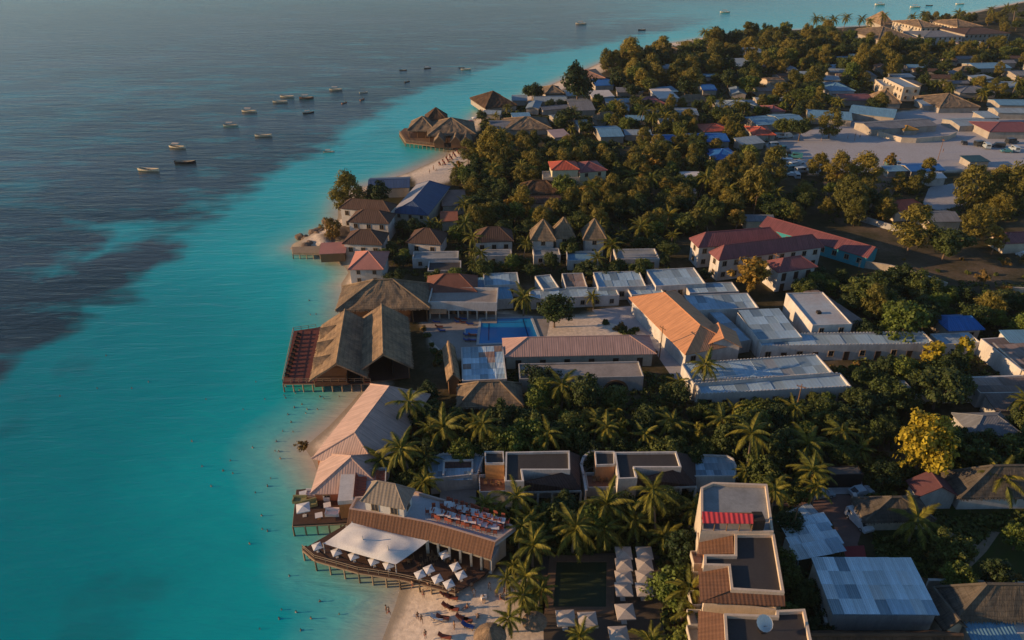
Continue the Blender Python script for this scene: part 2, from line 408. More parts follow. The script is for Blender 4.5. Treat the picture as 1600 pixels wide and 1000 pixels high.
c = mixc(t, N, .7, c, ramp(t, N, n2.outputs[0], [(.3, .6), (.7, 1.3)]), 'MULTIPLY')
c = mixc(t, N, a4.outputs['Fac'], c, (.30,.25,.19))
t.links.new(c, b.inputs['Base Color']); b.inputs['Roughness'].default_value = .95; b.inputs['Specular IOR Level'].default_value = .1
bp = N('ShaderNodeBump', Strength=.5, Distance=.15); t.links.new(n2.outputs[0], bp.inputs['Height']); t.links.new(bp.outputs[0], b.inputs['Normal'])
grid_obj('ground', X, Y, H, H > -3.0, m, {'sand': sand, 'rock': rock, 'dirt': dirt, 'wet': SM(2.6, .6, D+1.5*(vnoise(X, Y, 4)-.5))}, smooth=True)
# --- sea
X, Y = fan(420, 420, 12, 2600, 1.75)
D = -sdist(X, Y, LAND)
DX, DY = X+10*(vnoise(X, Y, 22)-.5)+2+14*(vnoise(X, Y*2.2, 9, 3)-.5), Y+26*(vnoise(X+91, Y, 30)-.5)+9*(vnoise(X+40, Y*1.6, 8, 3)-.5)
GR = [([(1090,40),(1000,56),(850,82),(760,104),(640,152),(560,196),(500,238),(452,262),(412,296),(330,318),(262,340),(150,352),(0,352),(-600,350),(-1500,40),(-1500,-130),(1300,-130),(1200,10)], .86),
      ([(-60,325),(90,335),(112,372),(96,425),(70,470),(-60,485)], .82), ([(-60,380),(60,345),(170,372),(165,392),(105,410),(100,428),(-60,455)], .9),
      ([(-60,470),(80,440),(180,400),(240,376),(268,392),(205,440),(212,462),(150,480),(118,520),(60,545),(-60,556)], 1.0),
      ([(-20,556),(44,566),(24,600),(-20,604)], .8),
      ([(190,372),(260,352),(330,350),(300,372),(230,386)], .5), ([(200,330),(330,318),(400,300),(330,345),(240,356)], .7)]
grass = np.zeros(X.shape)
for q, w in GR:
    pl = pxpoly(q, SEA); s = sdist(DX, DY, pl); wd = 3+Y*.026
    grass = np.maximum(grass, w*SM(-wd, wd, s))
TEAL = [[(-200,110),(180,110),(420,120),(470,150),(300,160),(180,180),(120,240),(60,330),(-300,330)], [(940,-5),(1700,-5),(1700,60),(1300,60),(1130,36),(1000,30)], [(-800,-60),(900,-60),(800,8),(300,18),(-300,10)]]
tl = np.zeros(X.shape)
for q, w in zip(TEAL, (.32, .85, .4)): tl = np.maximum(tl, w*SM(-.12, .12, sdist(DX, DY, pxpoly(q, SEA))/Y))
grass = grass*(1-tl)
patch_ = SM(.52, .75, vnoise(X*1.3, Y*.8, 26, 5))
grass = np.maximum(grass, .18*patch_*SM(8, 30, D))
deep = SM(20, 95, D)
m, t, b, N = nodes('sea_water')
co = N('ShaderNodeTexCoord')
ag = N('ShaderNodeAttribute', attribute_name='grass'); ash = N('ShaderNodeAttribute', attribute_name='shore')
mp = N('ShaderNodeMapping'); mp.inputs['Scale'].default_value = (.32, 1.0, 1); t.links.new(co.outputs['Object'], mp.inputs[0])
nb = N('ShaderNodeTexNoise', Scale=.10, Detail=9.0, Roughness=.68); t.links.new(mp.outputs[0], nb.inputs[0])
nf = N('ShaderNodeTexNoise', Scale=.02, Detail=6.0, Roughness=.6); t.links.new(mp.outputs[0], nf.inputs[0])
dv = N('ShaderNodeMath', operation='DIVIDE'); t.links.new(ash.outputs['Fac'], dv.inputs[0]); dv.inputs[1].default_value = 100
ws = N('ShaderNodeMath', operation='MULTIPLY_ADD'); t.links.new(nf.outputs[0], ws.inputs[0]); ws.inputs[1].default_value = .10; t.links.new(dv.outputs[0], ws.inputs[2])
sb = N('ShaderNodeMath', operation='SUBTRACT'); t.links.new(ws.outputs[0], sb.inputs[0]); sb.inputs[1].default_value = .05
base = ramp(t, N, sb.outputs[0], [(0, (.52,.47,.37)), (.025, (.36,.46,.38)), (.07, (.13,.50,.46)), (.15, (.006,.40,.42)), (.36, (.001,.28,.315)), (.85, (.0,.205,.242))])
asheen = N('ShaderNodeAttribute', attribute_name='far_sheen')
base = mixc(t, N, asheen.outputs['Fac'], base, (.035,.54,.58))  # far bay paler: grazing sky reflection painted into the base colour
# seagrass beds darken the sand under the water, ragged at their edges
e0 = N('ShaderNodeMath', operation='MULTIPLY_ADD'); t.links.new(nb.outputs[0], e0.inputs[0]); e0.inputs[1].default_value = 3.0; e0.inputs[2].default_value = -.5
e1 = N('ShaderNodeMath', operation='MULTIPLY'); t.links.new(e0.outputs[0], e1.inputs[0]); t.links.new(ag.outputs['Fac'], e1.inputs[1])
gf = ramp(t, N, e1.outputs[0], [(.0, 0.0), (.12, 0.0), (.42, .55), (.78, .98)])
col = mixc(t, N, gf, base, ramp(t, N, nf.outputs[0], [(.35, (.010,.026,.032)), (.65, (.044,.062,.078))]))
col = mixc(t, N, .5, col, ramp(t, N, nf.outputs[0], [(.3, .78), (.7, 1.2)]), 'MULTIPLY')
t.links.new(col, b.inputs['Base Color']); b.inputs['Roughness'].default_value = .16; b.inputs['IOR'].default_value = 1.33
b.inputs['Specular IOR Level'].default_value = .30
mw = N('ShaderNodeMapping'); mw.inputs['Scale'].default_value = (.22, 1.0, 1); mw.inputs['Rotation'].default_value = (0, 0, rad(-6)); t.links.new(co.outputs['Object'], mw.inputs[0])
w1 = N('ShaderNodeTexNoise', Scale=.30, Detail=5.0, Roughness=.55, Distortion=.4); t.links.new(mw.outputs[0], w1.inputs[0])
w2 = N('ShaderNodeTexNoise', Scale=1.5, Detail=3.0); t.links.new(mw.outputs[0], w2.inputs[0])
ad = N('ShaderNodeMath', operation='MULTIPLY_ADD'); t.links.new(w2.outputs[0], ad.inputs[0]); ad.inputs[1].default_value = .25; t.links.new(w1.outputs[0], ad.inputs[2])
bp = N('ShaderNodeBump', Strength=.42, Distance=1.0); t.links.new(ad.outputs[0], bp.inputs['Height']); t.links.new(bp.outputs[0], b.inputs['Normal'])
grid_obj('sea', X, Y, np.full(X.shape, SEA), D > -14, m, {'far_sheen': .62*SM(85, 300, Y)*SM(260, 30, D)*SM(0, 14, D), 'grass': grass, 'shore': np.maximum(D, 0)}, smooth=True)
# --- paved, sandy and grassy sheets laid on the ground
def sheet(name, px, z, mat, avoid=True, sub=3):
    pts = pxpoly(px, z); mb = MB(); mb.face([(x, y, z) for x, y in pts])
    o = mb.build(name, mat); tag(o, kind='structure')
    if avoid: FOOT.append(pts)
    return o
SANDM = plain('sand_yard', (.42,.41,.42), .95, .35, .12, .4, (.33,.28,.25), .1)
SOIL = plain('bare_soil', (.24,.17,.12), .95, .5, .2, .4, None, .1)
LAWN = plain('lawn', (.040,.060,.014), .95, .6, .5, .6, (.07,.05,.025), .1)
BRICKP = plain('brick_paving', (.20,.125,.105), .9, .4, .5)
sheet('town_square', [(1196,226),(1240,212),(1330,184),(1440,172),(1640,182),(1640,262),(1540,262),(1420,270),(1330,272),(1230,268)], .012, SANDM)
sheet('sandy_yard', [(1285,268),(1420,270),(1390,310),(1340,335),(1290,315)], .02, SOIL, False)
sheet('sandy_lane', [(1452,292),(1500,285),(1512,318),(1470,330),(1440,322)], .016, SANDM)
sheet('pool_terrace', [(655,492),(700,478),(780,490),(860,495),(850,545),(700,560),(672,530)], .016, PAVE)
sheet('garden_path', [(925,484),(985,478),(1065,548),(1075,625),(1030,560),(1008,520),(940,500)], .018, SANDM)
sheet('brick_road', [(1214,770),(1300,772),(1345,775),(1352,812),(1340,850),(1352,872),(1322,872),(1300,815),(1260,792),(1206,790)], .02, BRICKP)
sheet('red_paving', [(1318,854),(1350,852),(1354,872),(1322,874)], .03, plain('red_paint_paving', (.30,.05,.05), .9, .3, .6))
sheet('garden_lawn', [(1356,790),(1640,790),(1640,905),(1452,905),(1370,880)], .012, LAWN, False)
sheet('footpath', [(1490,900),(1503,900),(1541,862),(1562,832),(1550,829),(1528,852),(1478,828),(1470,834),(1522,858)], .03, plain('trodden_path', (.27,.21,.15), .95, .5, .6, .3, (.12,.09,.05)))
sheet('lawn_patch', [(813,938),(824,925),(850,915),(853,958),(840,962),(820,958)], .03, LAWN)
sheet('car_yard', [(1300,742),(1345,742),(1350,772),(1290,772)], .016, SANDM)
# ================================================================== buildings: shared pieces
ORD = ['first','second','third','fourth','fifth','sixth','seventh','eighth','ninth','tenth','eleventh','twelfth','thirteenth','fourteenth','fifteenth']
def win_mesh():
    f = MB(); w, h = .5, .6
    f.box(-w-.1, -w, -.06, .06, -h, h); f.box(w, w+.1, -.06, .06, -h, h)
    f.box(-w-.1, w+.1, -.06, .06, h, h+.1); f.box(-w-.18, w+.18, -.14, .06, -h-.1, -h); f.box(-.03, .03, -.04, .02, -h, h)
    return f.mesh('window', PALEWOOD)
def pane_mesh(w=.5, h=.6, mat=None):
    f = MB(); f.box(-w, w, -.02, .05, -h, h); return f.mesh('pane', mat or PANE)
def door_mesh():
    f = MB(); f.box(-.5, .5, -.05, .05, 0, 2.1); f.box(-.62, -.5, -.09, .05, 0, 2.2); f.box(.5, .62, -.09, .05, 0, 2.2); f.box(-.62, .62, -.09, .05, 2.1, 2.22)
    f.box(-.38, .38, -.07, -.05, .2, .9); f.box(-.38, .38, -.07, -.05, 1.15, 1.95); return f.mesh('door', plain('dark_door_wood', (.07,.042,.028), .7, .3))
WIN, WPANE, DOOR = win_mesh(), pane_mesh(), door_mesh()
def add_window(parent, x, y, z, rz, s=1.0):
    w = put('window', WIN, parent, (x, y, z), rz, s); put('pane', WPANE, w); return w
def wall_openings(parent, x0, x1, y, z0, z1, rz, kind, step=3.4):
    'windows (w), doors (d) or doors and windows in turn (m) along one wall; the wall runs in local x, then turned by rz'
    n = max(1, int((x1-x0)/step)); c, s = math.cos(rz), math.sin(rz); fl = max(1, round((z1-z0)/3.0)); fh = (z1-z0)/fl
    for k in range(fl):
        for i in range(n):
            x = x0+(x1-x0)*(i+.5)/n; px, py = x*c-y*s, x*s+y*c; zb = z0+k*fh
            if kind == 'd' or (kind == 'm' and i % 2): put('door', DOOR, parent, (px, py, zb+.05), rz, min(1, fh/2.5))
            else: add_window(parent, px, py, zb+fh*.55, rz, min(1.1, fh/2.7))
def rect(a, b, c, z):
    a, b, c = P(*a, z), P(*b, z), P(*c, z); e = (b-a); L = e.length; e.normalize(); n = Vector((-e.y, e.x, 0)); Wd = (c-a).dot(n)
    o = a+e*(L/2)+n*(Wd/2); o.z = 0; return o, math.atan2(e.y, e.x), L, abs(Wd)
def turned(fr, d): return (fr[0], fr[1]+rad(d), fr[2], fr[3])
def corners(o, rz, L, Wd, m=0):
    c, s = math.cos(rz), math.sin(rz)
    return [(o.x+x*c-y*s, o.y+x*s+y*c) for x, y in ((-L/2-m,-Wd/2-m),(L/2+m,-Wd/2-m),(L/2+m,Wd/2+m),(-L/2-m,Wd/2+m))]
def roof_mb(kind, L, Wd, ze, rise, hip, axis='x', th=.18, jit=0.0, ridge=True):
    mb = MB(); x, y = L/2, Wd/2
    if kind == 'shed':
        mb.patch((-x,-y,ze), (x,-y,ze), (x,y,ze+rise), (-x,y,ze+rise), max(1,int(L/2)), max(1,int(Wd/2)), th, jit); return mb
    if axis == 'y': x, y = y, x
    h = hip if kind == 'hip' else 0
    if kind == 'pyr': h = x
    r1, r2 = -x+h, x-h; zt = ze+rise
    tr = (lambda p: (-p[1], p[0], p[2])) if axis == 'y' else (lambda p: p)
    nu = max(2, int(x*2/1.5)) if jit else 2; nv = max(2, int(y/1.2)) if jit else 1
    T = lambda *q: [tr(p) for p in q]
    mb.patch(*T((-x,-y,ze), (x,-y,ze), (r2,0,zt), (r1,0,zt)), nu, nv, th, jit)
    mb.patch(*T((x,y,ze), (-x,y,ze), (r1,0,zt), (r2,0,zt)), nu, nv, th, jit)
    if h > .01:
        mb.patch(*T((x,-y,ze), (x,y,ze), (r2,0,zt), (r2,0,zt)), nv*2, nv, th, jit)
        mb.patch(*T((-x,y,ze), (-x,-y,ze), (r1,0,zt), (r1,0,zt)), nv*2, nv, th, jit)
    return mb
def ridge_mb(kind, L, Wd, ze, rise, hip, axis='x', r=.14):
    mb = MB(); x, y = L/2, Wd/2
    if axis == 'y': x, y = y, x
    tr = (lambda p: (-p[1], p[0], p[2])) if axis == 'y' else (lambda p: p)
    h = hip if kind == 'hip' else (x if kind == 'pyr' else 0); zt = ze+rise
    if kind != 'pyr': mb.tube([tr((-x+h,0,zt)), tr((x-h,0,zt))], [r, r], 5)
    if h > .01:
        for sx in (-1, 1):
            for sy in (-1, 1): mb.tube([tr((sx*(x-h),0,zt)), tr((sx*x,sy*y,ze+.05))], [r, r], 5)
    return mb
def walls_mb(kind, L, Wd, z0, ze, rise, hip, over, axis='x'):
    mb = MB(); x, y = L/2-over, Wd/2-over
    zt = ze-.08
    mb.prism([(-x,-y),(x,-y),(x,y),(-x,y)], z0, zt)
    k = max(0, 1-over/(Wd/2 if axis == 'x' else L/2))
    if kind == 'gable':
        g = rise*k-.1
        if axis == 'x':
            for sx in (-x, x): mb.face([(sx,-y,zt), (sx,y,zt), (sx,0,zt+g)])
        else:
            for sy in (-y, y): mb.face([(-x,sy,zt), (x,sy,zt), (0,sy,zt+g)])
    if kind == 'shed':
        g = rise*(1-over/Wd)-.1; g0 = rise*over/Wd-.1
        mb.face([(-x,y,zt), (x,y,zt), (x,y,zt+g), (-x,y,zt+g)])
        for sx in (-x, x): mb.face([(sx,-y,zt), (sx,y,zt), (sx,y,zt+g)])
    return mb
def house(name, label, cat, fr, ze, roof, wall, kind='hip', rise=2.0, hip=None, over=.6, op='', axis='x', group=None, z0=0.0, thatch=False, posts=False, step=3.4):
    'a roofed building; fr = three pixel corners of the eave (front a, front b, a point of the back) or a ready frame'
    o, rz, L, Wd = fr if isinstance(fr[0], Vector) else rect(*fr, ze)
    t = thing(name, label, cat, (o.x, o.y, 0), rz, group); foot(corners(o, rz, L, Wd, .8))
    if hip is None: hip = min(L, Wd)/2 if axis == 'x' else min(L, Wd)/2
    if kind == 'hip': hip = min(hip, (L if axis == 'x' else Wd)/2-.01)
    r = roof_mb(kind, L, Wd, ze, rise, hip, axis, .42 if thatch else .16, .20 if thatch else 0).build('roof', roof, t)
    if thatch and L*Wd > 45:
        fm = MB(); xx, yy = L/2, Wd/2
        for (ax_, ay_, bx_, by_) in ((-xx,-yy,xx,-yy),(xx,-yy,xx,yy),(xx,yy,-xx,yy),(-xx,yy,-xx,-yy)):
            if kind == 'gable' and ((axis == 'x' and ax_ == bx_) or (axis == 'y' and ay_ == by_)): continue
            a_, b_ = Vector((ax_, ay_, 0)), Vector((bx_, by_, 0)); n_ = int((b_-a_).length/.4); d_ = (b_-a_).normalized(); o_ = Vector((d_.y, -d_.x, 0))
            for i in range(n_):
                p_ = a_.lerp(b_, (i+.5)/n_)+d_*random.uniform(-.12,.12); w_ = d_*random.uniform(.12,.26); l_ = random.uniform(.25,.75)
                t0 = p_-o_*.15+Vector((0,0,ze+.02)); t1 = p_+o_*(.10+l_*.35)+Vector((0,0,ze-.1-l_*.6))
                fm.face([t0-w_, t0+w_, t1+w_*.5, t1-w_*.5])
        fo_ = fm.build('eave_fringe', roof, r); fo_['kind'] = 'stuff'
    if kind != 'shed' and not thatch: ridge_mb(kind, L, Wd, ze, rise, hip, axis).build('ridge_cap', roof, r)
    elif kind != 'shed': ridge_mb(kind, L, Wd, ze, rise, hip, axis, .26).build('ridge_cap', roof, r)
    x, y = L/2-over, Wd/2-over
    if posts:
        n = max(2, int(L/3.5)); pm = MB(); pm.tube([(0,0,z0), (0,0,ze)], [.13,.11], 6); pme = pm.mesh('post', WOOD)
        for i in range(n+1):
            for sy in (-y, y): put('post', pme, t, (-x+2*x*i/n, sy, 0))
        fl = MB(); fl.box(-x, x, -y, y, z0, z0+.15); fl.build('floor', DECKW, t)
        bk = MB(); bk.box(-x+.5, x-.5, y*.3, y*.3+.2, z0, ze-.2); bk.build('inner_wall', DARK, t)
    else: walls_mb(kind, L, Wd, z0, ze, rise, hip, over, axis).build('wall', wall, t)
    for ch in op.split():
        s, k = ch[0], ch[1]
        if s == 'f': wall_openings(t, -x, x, -y-.02, z0, ze, 0, k, step)
        if s == 'b': wall_openings(t, -x, x, -y-.02, z0, ze, math.pi, k, step)
        if s == 'l': wall_openings(t, -y, y, -x-.02, z0, ze, -math.pi/2, k, step)
        if s == 'r': wall_openings(t, -y, y, -x-.02, z0, ze, math.pi/2, k, step)
    t['_f'] = 0; del t['_f']
    return t
def sheets(parent, a, b, c, d, nu, nv, mat, jit=.05, name='roof_sheet', tilt=.0):
    'a sloping roof laid of nu by nv overlapping sheets, each a piece of its own'
    a, b, c, d = map(Vector, (a, b, c, d)); eu = (b-a)/nu; ev = (d-a)/nv
    mb = MB(); mb.patch((0,0,0), eu*1.01, eu*1.01+ev*1.04, ev*1.04, 1, 1, .035); ms = [mb.mesh(name, m_) for m_ in (mat if isinstance(mat, tuple) else (mat,))]
    n = eu.cross(ev).normalized()
    for j in range(nv):
        for i in range(nu):
            p = a+eu*i+ev*j+n*(.03*((i+j) % 2)+random.uniform(0, jit)); put(name, random.choice(ms), parent, p)
def flat(name, label, cat, fr, zt, wall, top, drop=.5, th=.25, op='', group=None, z0=0.0, teeth=False, tin=None, nu=6, nv=1, slope=.3, step=3.4):
    'a parapet building; tin = sheets instead of a slab'
    o, rz, L, Wd = fr if isinstance(fr[0], Vector) else rect(*fr, zt)
    t = thing(name, label, cat, (o.x, o.y, 0), rz, group); foot(corners(o, rz, L, Wd, .6)); x, y = L/2, Wd/2
    poly = [(-x,-y),(x,-y),(x,y),(-x,y)]
    mb = MB(); mb.prism(poly, z0, zt-drop-.02); mb.build('wall', wall, t)
    pp = MB(); pp.ring(poly, th, zt-drop-.02, zt)
    if teeth:
        for i in range(int(L/.75)):
            for sy in (-y+.12, y-.12): pp.box(-x+.2+i*.75, -x+.6+i*.75, sy-.1, sy+.1, zt, zt+.22)
    pp.build('parapet', wall, t)
    if tin:
        q = th+.03
        sheets(t, (-x+q,-y+q,zt-drop+.02), (x-q,-y+q,zt-drop+.02), (x-q,y-q,zt-drop+slope), (-x+q,y-q,zt-drop+slope), nu, nv, tin)
    else:
        mb = MB(); q = inset(poly, th+.02); mb.face([(p[0], p[1], zt-drop+.03) for p in q]); mb.build('roof', top, t)
    for ch in op.split():
        s, k = ch[0], ch[1]; zz = zt-drop
        if s == 'f': wall_openings(t, -x, x, -y-.02, z0, zz, 0, k, step)
        if s == 'l': wall_openings(t, -y, y, -x-.02, z0, zz, -math.pi/2, k, step)
        if s == 'r': wall_openings(t, -y, y, -x-.02, z0, zz, math.pi/2, k, step)
    return t
def rel(pts, o): return [(p[0]-o[0], p[1]-o[1]) for p in pts]
def pr(px, py, z, o):
    p = P(px, py, z); return (p.x-o[0], p.y-o[1], z)
def ridge_frame(r0, r1, e, zr, ze, hip0=0.0, hip1=0.0):
    'frame of a roof from two ridge pixels and one eave pixel'
    a, b, c = P(*r0, zr), P(*r1, zr), P(*e, ze); d = (b-a).xy.to_3d(); L = d.length; d.normalize(); n = Vector((-d.y, d.x, 0))
    hw = abs((c-a).dot(n)); o = a+d*((L+hip1-hip0)/2); o.z = 0
    return (o, math.atan2(d.y, d.x), L+hip0+hip1, 2*hw), L

# ================================================================== seafront restaurant (thatched halls, jetty)
fr, _ = ridge_frame((531,484), (534.5,567), (493,578), 7.3, 3.5); fr = (fr[0], fr[1]-rad(6), fr[2], fr[3])
t = house('thatched_hall', 'long tan thatched hall with three dormers beside the red boarded jetty', 'restaurant', fr, 3.5, THATCH, WOOD, 'gable', 3.8, 0, .8, thatch=True, z0=1.21, posts=True)
hallA = fr
for k in range(3):
    # dormers on the slope that faces the sea
    x = (k-1)*fr[2]*.27; side = -1 if math.cos(fr[1]+math.pi/2)*1 > 0 else 1
    y = side*fr[3]/2; mb = MB(); yi = y*.30; ym = y*.93; zr_ = 3.5+3.8*(1-.42); zb = 3.5+3.8*.10
    mb.patch((x-1.7, ym, zb), (x, ym*1.0, zr_), (x, yi, zr_+.6), (x-1.7, y*.62, 3.5+3.8*.38), 2, 2, .2, .05)
    mb.patch((x, ym, zr_), (x+1.7, ym, zb), (x+1.7, y*.62, 3.5+3.8*.38), (x, yi, zr_+.6), 2, 2, .2, .05)
    mb.face([(x-1.5, ym*.98, zb), (x+1.5, ym*.98, zb), (x, ym*.98, zr_-.1)], 1)
    mb.build('dormer', [THATCH, BTHATCH], t)
fr, _ = ridge_frame((587,476), (608.5,552), (654,570), 7.6, 3.6); fr = (fr[0], fr[1]-rad(7), fr[2], fr[3])
house('thatched_hall', 'tan thatched hall with open gable, its back toward the tiled pool', 'restaurant', fr, 3.6, THATCH, WOOD, 'gable', 4.0, 0, .8, thatch=True, z0=.4, posts=True)
house('thatched_hall', 'wide rough thatched hall with hipped end across the heads of both gabled halls', 'restaurant', rect((524,485), (672,481), (556,447), 4.4), 4.4, DTHATCH, WOOD, 'hip', 4.8, 9, .9, thatch=True, posts=True)
def deck(name, label, px, z, mat, posts_front=(), rail=None, group=None, zb=-3.0, th=.35):
    pts = pxpoly(px, z); o = pts[0]; t = thing(name, label, 'deck', (o[0], o[1], 0), 0, group); q = rel(pts, o)
    mb = MB(); mb.prism(q, z-th, z, bottom=True); mb.build('boards', mat, t); FOOT.append(pts)
    pm = MB(); pm.tube([(0,0,zb), (0,0,z-th)], [.16,.14], 6); me = pm.mesh('stilt', PALEWOOD)
    n = len(q)
    for i in posts_front:
        a, b = Vector(q[i]), Vector(q[(i+1) % n]); k = max(1, int((b-a).length/1.9))
        for j in range(k+1):
            p = a.lerp(b, j/k); put('stilt', me, t, (p.x, p.y, 0))
    if rail:
        rm = MB(); rm.tube([(0,0,z), (0,0,z+.95)], [.06,.06], 5); rme = rm.mesh('rail_post', PALEWOOD)
        for i in rail:
            a, b = Vector(q[i]), Vector(q[(i+1) % n]); k = max(1, int((b-a).length/1.6)); hb = MB()
            for j in range(k+1):
                p = a.lerp(b, j/k); put('rail_post', rme, t, (p.x, p.y, 0))
            for zz in (.5, .95): hb.tube([(a.x,a.y,z+zz), (b.x,b.y,z+zz)], [.05,.05], 5)
            hb.build('handrail', PALEWOOD, t)
    mb = MB()
    for i in posts_front:
        a, b = q[i], q[(i+1) % n]; mb.tube([(a[0],a[1],z-th-.1), (b[0],b[1],z-th-.1)], [.13,.13], 6)
    if posts_front: mb.build('edge_beam', PALEWOOD, t)
    return t
deck('jetty_deck', 'red boarded jetty on stilts with pale rails round the thatched hall', [(442,598),(579,597),(576,560),(540,500),(494,512),(459,517)], 1.2, REDDECK, (0, 4, 5), (0, 4, 5))
stools = MB(); stools.box(-.35, .35, -.35, .35, 1.2, 1.65); stools.box(-.35, .35, .2, .35, 1.65, 2.1); sm = stools.mesh('chair', DARK)
for i in range(11):
    k = i/10; p = P(465-19*k, 524+64*k, 1.2)
    tag(put('lounge_chair', sm, None, (p.x+.4, p.y, 0), rad(80)), ORD[i]+' dark lounge chair from the outer end along the red jetty rail', 'chair', 'lounge chairs along the jetty rail')
house('brown_hipped_house', 'dark brown hipped roof with rust toned seaward slope behind the rough thatched hall', 'house', ((664,458),(746,457),(676,432)), 4.2, plain('brown_roof_tiles', (.20,.085,.06), .9, .5), WHITE, 'hip', 3.0)
t = flat('terrace_building', 'long white terrace building with open porch facing the tiled pool', 'building', turned(rect((671,474),(779,470),(690,450), 5.0), -6), 5.0, WHITE, PAVE, .8, .25, z0=2.6)
o, rz, L, Wd = rect((671,474),(779,470),(690,450), 5.0); x, y = L/2, Wd/2
mb = MB(); mb.box(-x+.4, x-.4, -y+2.6, -y+2.8, 0, 2.6); mb.build('porch_wall', plain('porch_wall_paint', (.36,.17,.08)), t)
mb = MB(); mb.box(-x, x, -y-1.6, -y+2.6, 0, .18); mb.build('porch_floor', PAVE, t)
pm = MB(); pm.box(-.16, .16, -.16, .16, .18, 2.6); me = pm.mesh('column', CREAM)
for i in range(8): put('column', me, t, (-x+.3+(L-.6)*i/7, -y+.2, 0))
mb = MB(); mb.patch((-x+.3,-y-1.2,2.4), (-x+4.5,-y-1.2,2.4), (-x+4.5,-y+.6,3.3), (-x+.3,-y+.6,3.3), 2, 1, .12); mb.build('canopy', ORANGEROOF, t)
for i in range(6): put('door', DOOR, t, (-x+3+i*(L-5)/6, -y+2.56, .18))

# ================================================================== seafront pavilions in cream and pink
fr, L0 = ridge_frame((554,676), (623,584), (489,703), 7.6, 3.8, 4.5, 0); fr = (fr[0], fr[1], fr[2], fr[3]*.88)
house('seafront_pavilion', 'long cream sheet roofed pavilion running along the shore from the jetty', 'pavilion', fr, 3.8, CREAMROOF, plain('terracotta_wall', (.42,.17,.08)), 'hip', 3.8, 4.5, .7, 'fm lm')
fr, L0 = ridge_frame((548,713), (556,682), (492,747), 7.2, 3.4, 5.0, 0)
house('seafront_pavilion', 'short cream roofed pavilion with hipped end next to the sun terrace', 'pavilion', fr, 3.4, CREAMROOF, plain('terracotta_wall', (.42,.17,.08)), 'hip', 3.6, 5.0, .6, 'lm')
# sun terrace
o, rz, L, Wd = rect((529,786), (602,780), (531,738), 4.8)
t = thing('sun_terrace', 'white walled sun terrace with two rows of red loungers above an orange wall', 'terrace', (o.x, o.y, 0), rz); foot(corners(o, rz, L, Wd)); x, y = L/2, Wd/2
mb = MB(); mb.box(-x, x, -y, y, 0, 4.5); mb.build('wall', ORANGE, t)
mb = MB(); mb.box(-x-.1, -x+L*.31, -y-.1, y+.1, 4.5, 5.3); mb.build('flat_roof', plain('pale_roof_screed', (.60,.57,.54), .85, .3), t)
mb = MB(); mb.box(-x+L*.31+.02, x, -y, y, 4.5, 4.6); mb.build('floor', plain('pale_floor_tiles', (.50,.50,.52), .7, .3), t)
mb = MB(); mb.ring([(-x+L*.31,-y),(x,-y),(x,y),(-x+L*.31,y)], .18, 4.6, 5.2); mb.build('parapet', WHITE, t)
for dx in (-1.5, .5, 2): put('door', DOOR, t, (dx, -y-.03, 1.2))
TERR = (o, rz, L, Wd)
# lounger and other small furniture, shared meshes
lm = MB(); lm.box(-.32, .32, -.95, .4, .28, .36); lm.patch((-.32,.4,.36), (.32,.4,.36), (.32,.95,.8), (-.32,.95,.8), 1, 1, .08)
for sx in (-.28, .28):
    for sy in (-.85, .35): lm.box(sx-.04, sx+.04, sy-.04, sy+.04, 0, .28)
LFRAME = lm.mesh('frame', WOOD)
cm = MB(); cm.box(-.3, .3, -.92, .38, .365, .45); cm.patch((-.3,.38,.45), (.3,.38,.45), (.3,.92,.89), (-.3,.92,.89), 1, 1, .07)
LCUSH = cm.mesh('cushion', REDF); cm2 = cm.mesh('cushion', FABRIC); cm3 = cm.mesh('cushion', plain('blue_cushion_fabric', (.05,.10,.28), .85, .2))
def lounger(p, rz, label, group, cush=None):
    t = thing('sun_lounger', label, 'lounger', p, rz, group); put('frame', LFRAME, t); put('cushion', cush or LCUSH, t); return t
M = Matrix.Rotation(rz, 3, 'Z')
for r_, (dx, g) in enumerate(((.44, 'row beside the flat roof'), (.90, 'row beside the palms'))):
    for i in range(9):
        p = o+M @ Vector((-x+L*dx, -y+1.0+i*(Wd-2)/8, 0)); p.z = 4.6
        lounger(p, rz+rad(90), ORD[8-i]+' red lounger from the far end, '+g+' on the sun terrace', 'terrace loungers, '+g)
# pier with furniture
deck('pier_deck', 'dark boarded square pier on stilts in front of the orange terrace wall', [(457,820),(550,815),(529,760),(463,765)], 1.3, DECKW, (0, 3), None)
def table_mesh():
    m_ = MB(); m_.box(-.55,.55,-.55,.55,.70,.76); m_.tube([(0,0,0),(0,0,.7)],[.07,.07],6); m_.box(-.3,.3,-.3,.3,0,.05); return m_
TTOP = MB(); TTOP.box(-.6,.6,-.6,.6,.72,.78); TTOPM = TTOP.mesh('table_top', FABRIC)
TLEG = MB(); TLEG.tube([(0,0,0),(0,0,.72)],[.07,.07],6); TLEG.box(-.3,.3,-.3,.3,0,.05); TLEGM = TLEG.mesh('leg', WOOD)
SOFA = MB(); SOFA.box(-.9,.9,-.4,.4,0,.42); SOFA.box(-.9,.9,.25,.4,.42,.85); SOFA.box(-.9,-.75,-.4,.25,.42,.62); SOFA.box(.75,.9,-.4,.25,.42,.62)
CH_S = MB(); CH_S.box(-.24,.24,-.24,.24,.42,.47); CH_S.box(-.24,.24,.2,.24,.47,.9)
for sx in (-.2,.2):
    for sy in (-.2,.2): CH_S.box(sx-.025,sx+.025,sy-.025,sy+.025,0,.42)
CHAIRM = CH_S.mesh('chair', WOOD); CHAIRR = CH_S.mesh('chair', REDF)
def table(p, label, group, rz=0):
    t = thing('dining_table', label, 'table', p, rz, group); put('table_top', TTOPM, t); put('leg', TLEGM, t); return t
SOFAW, SOFAD = SOFA.mesh('sofa', FABRIC), SOFA.mesh('sofa', plain('olive_cushions', (.30,.27,.12), .9, .2))
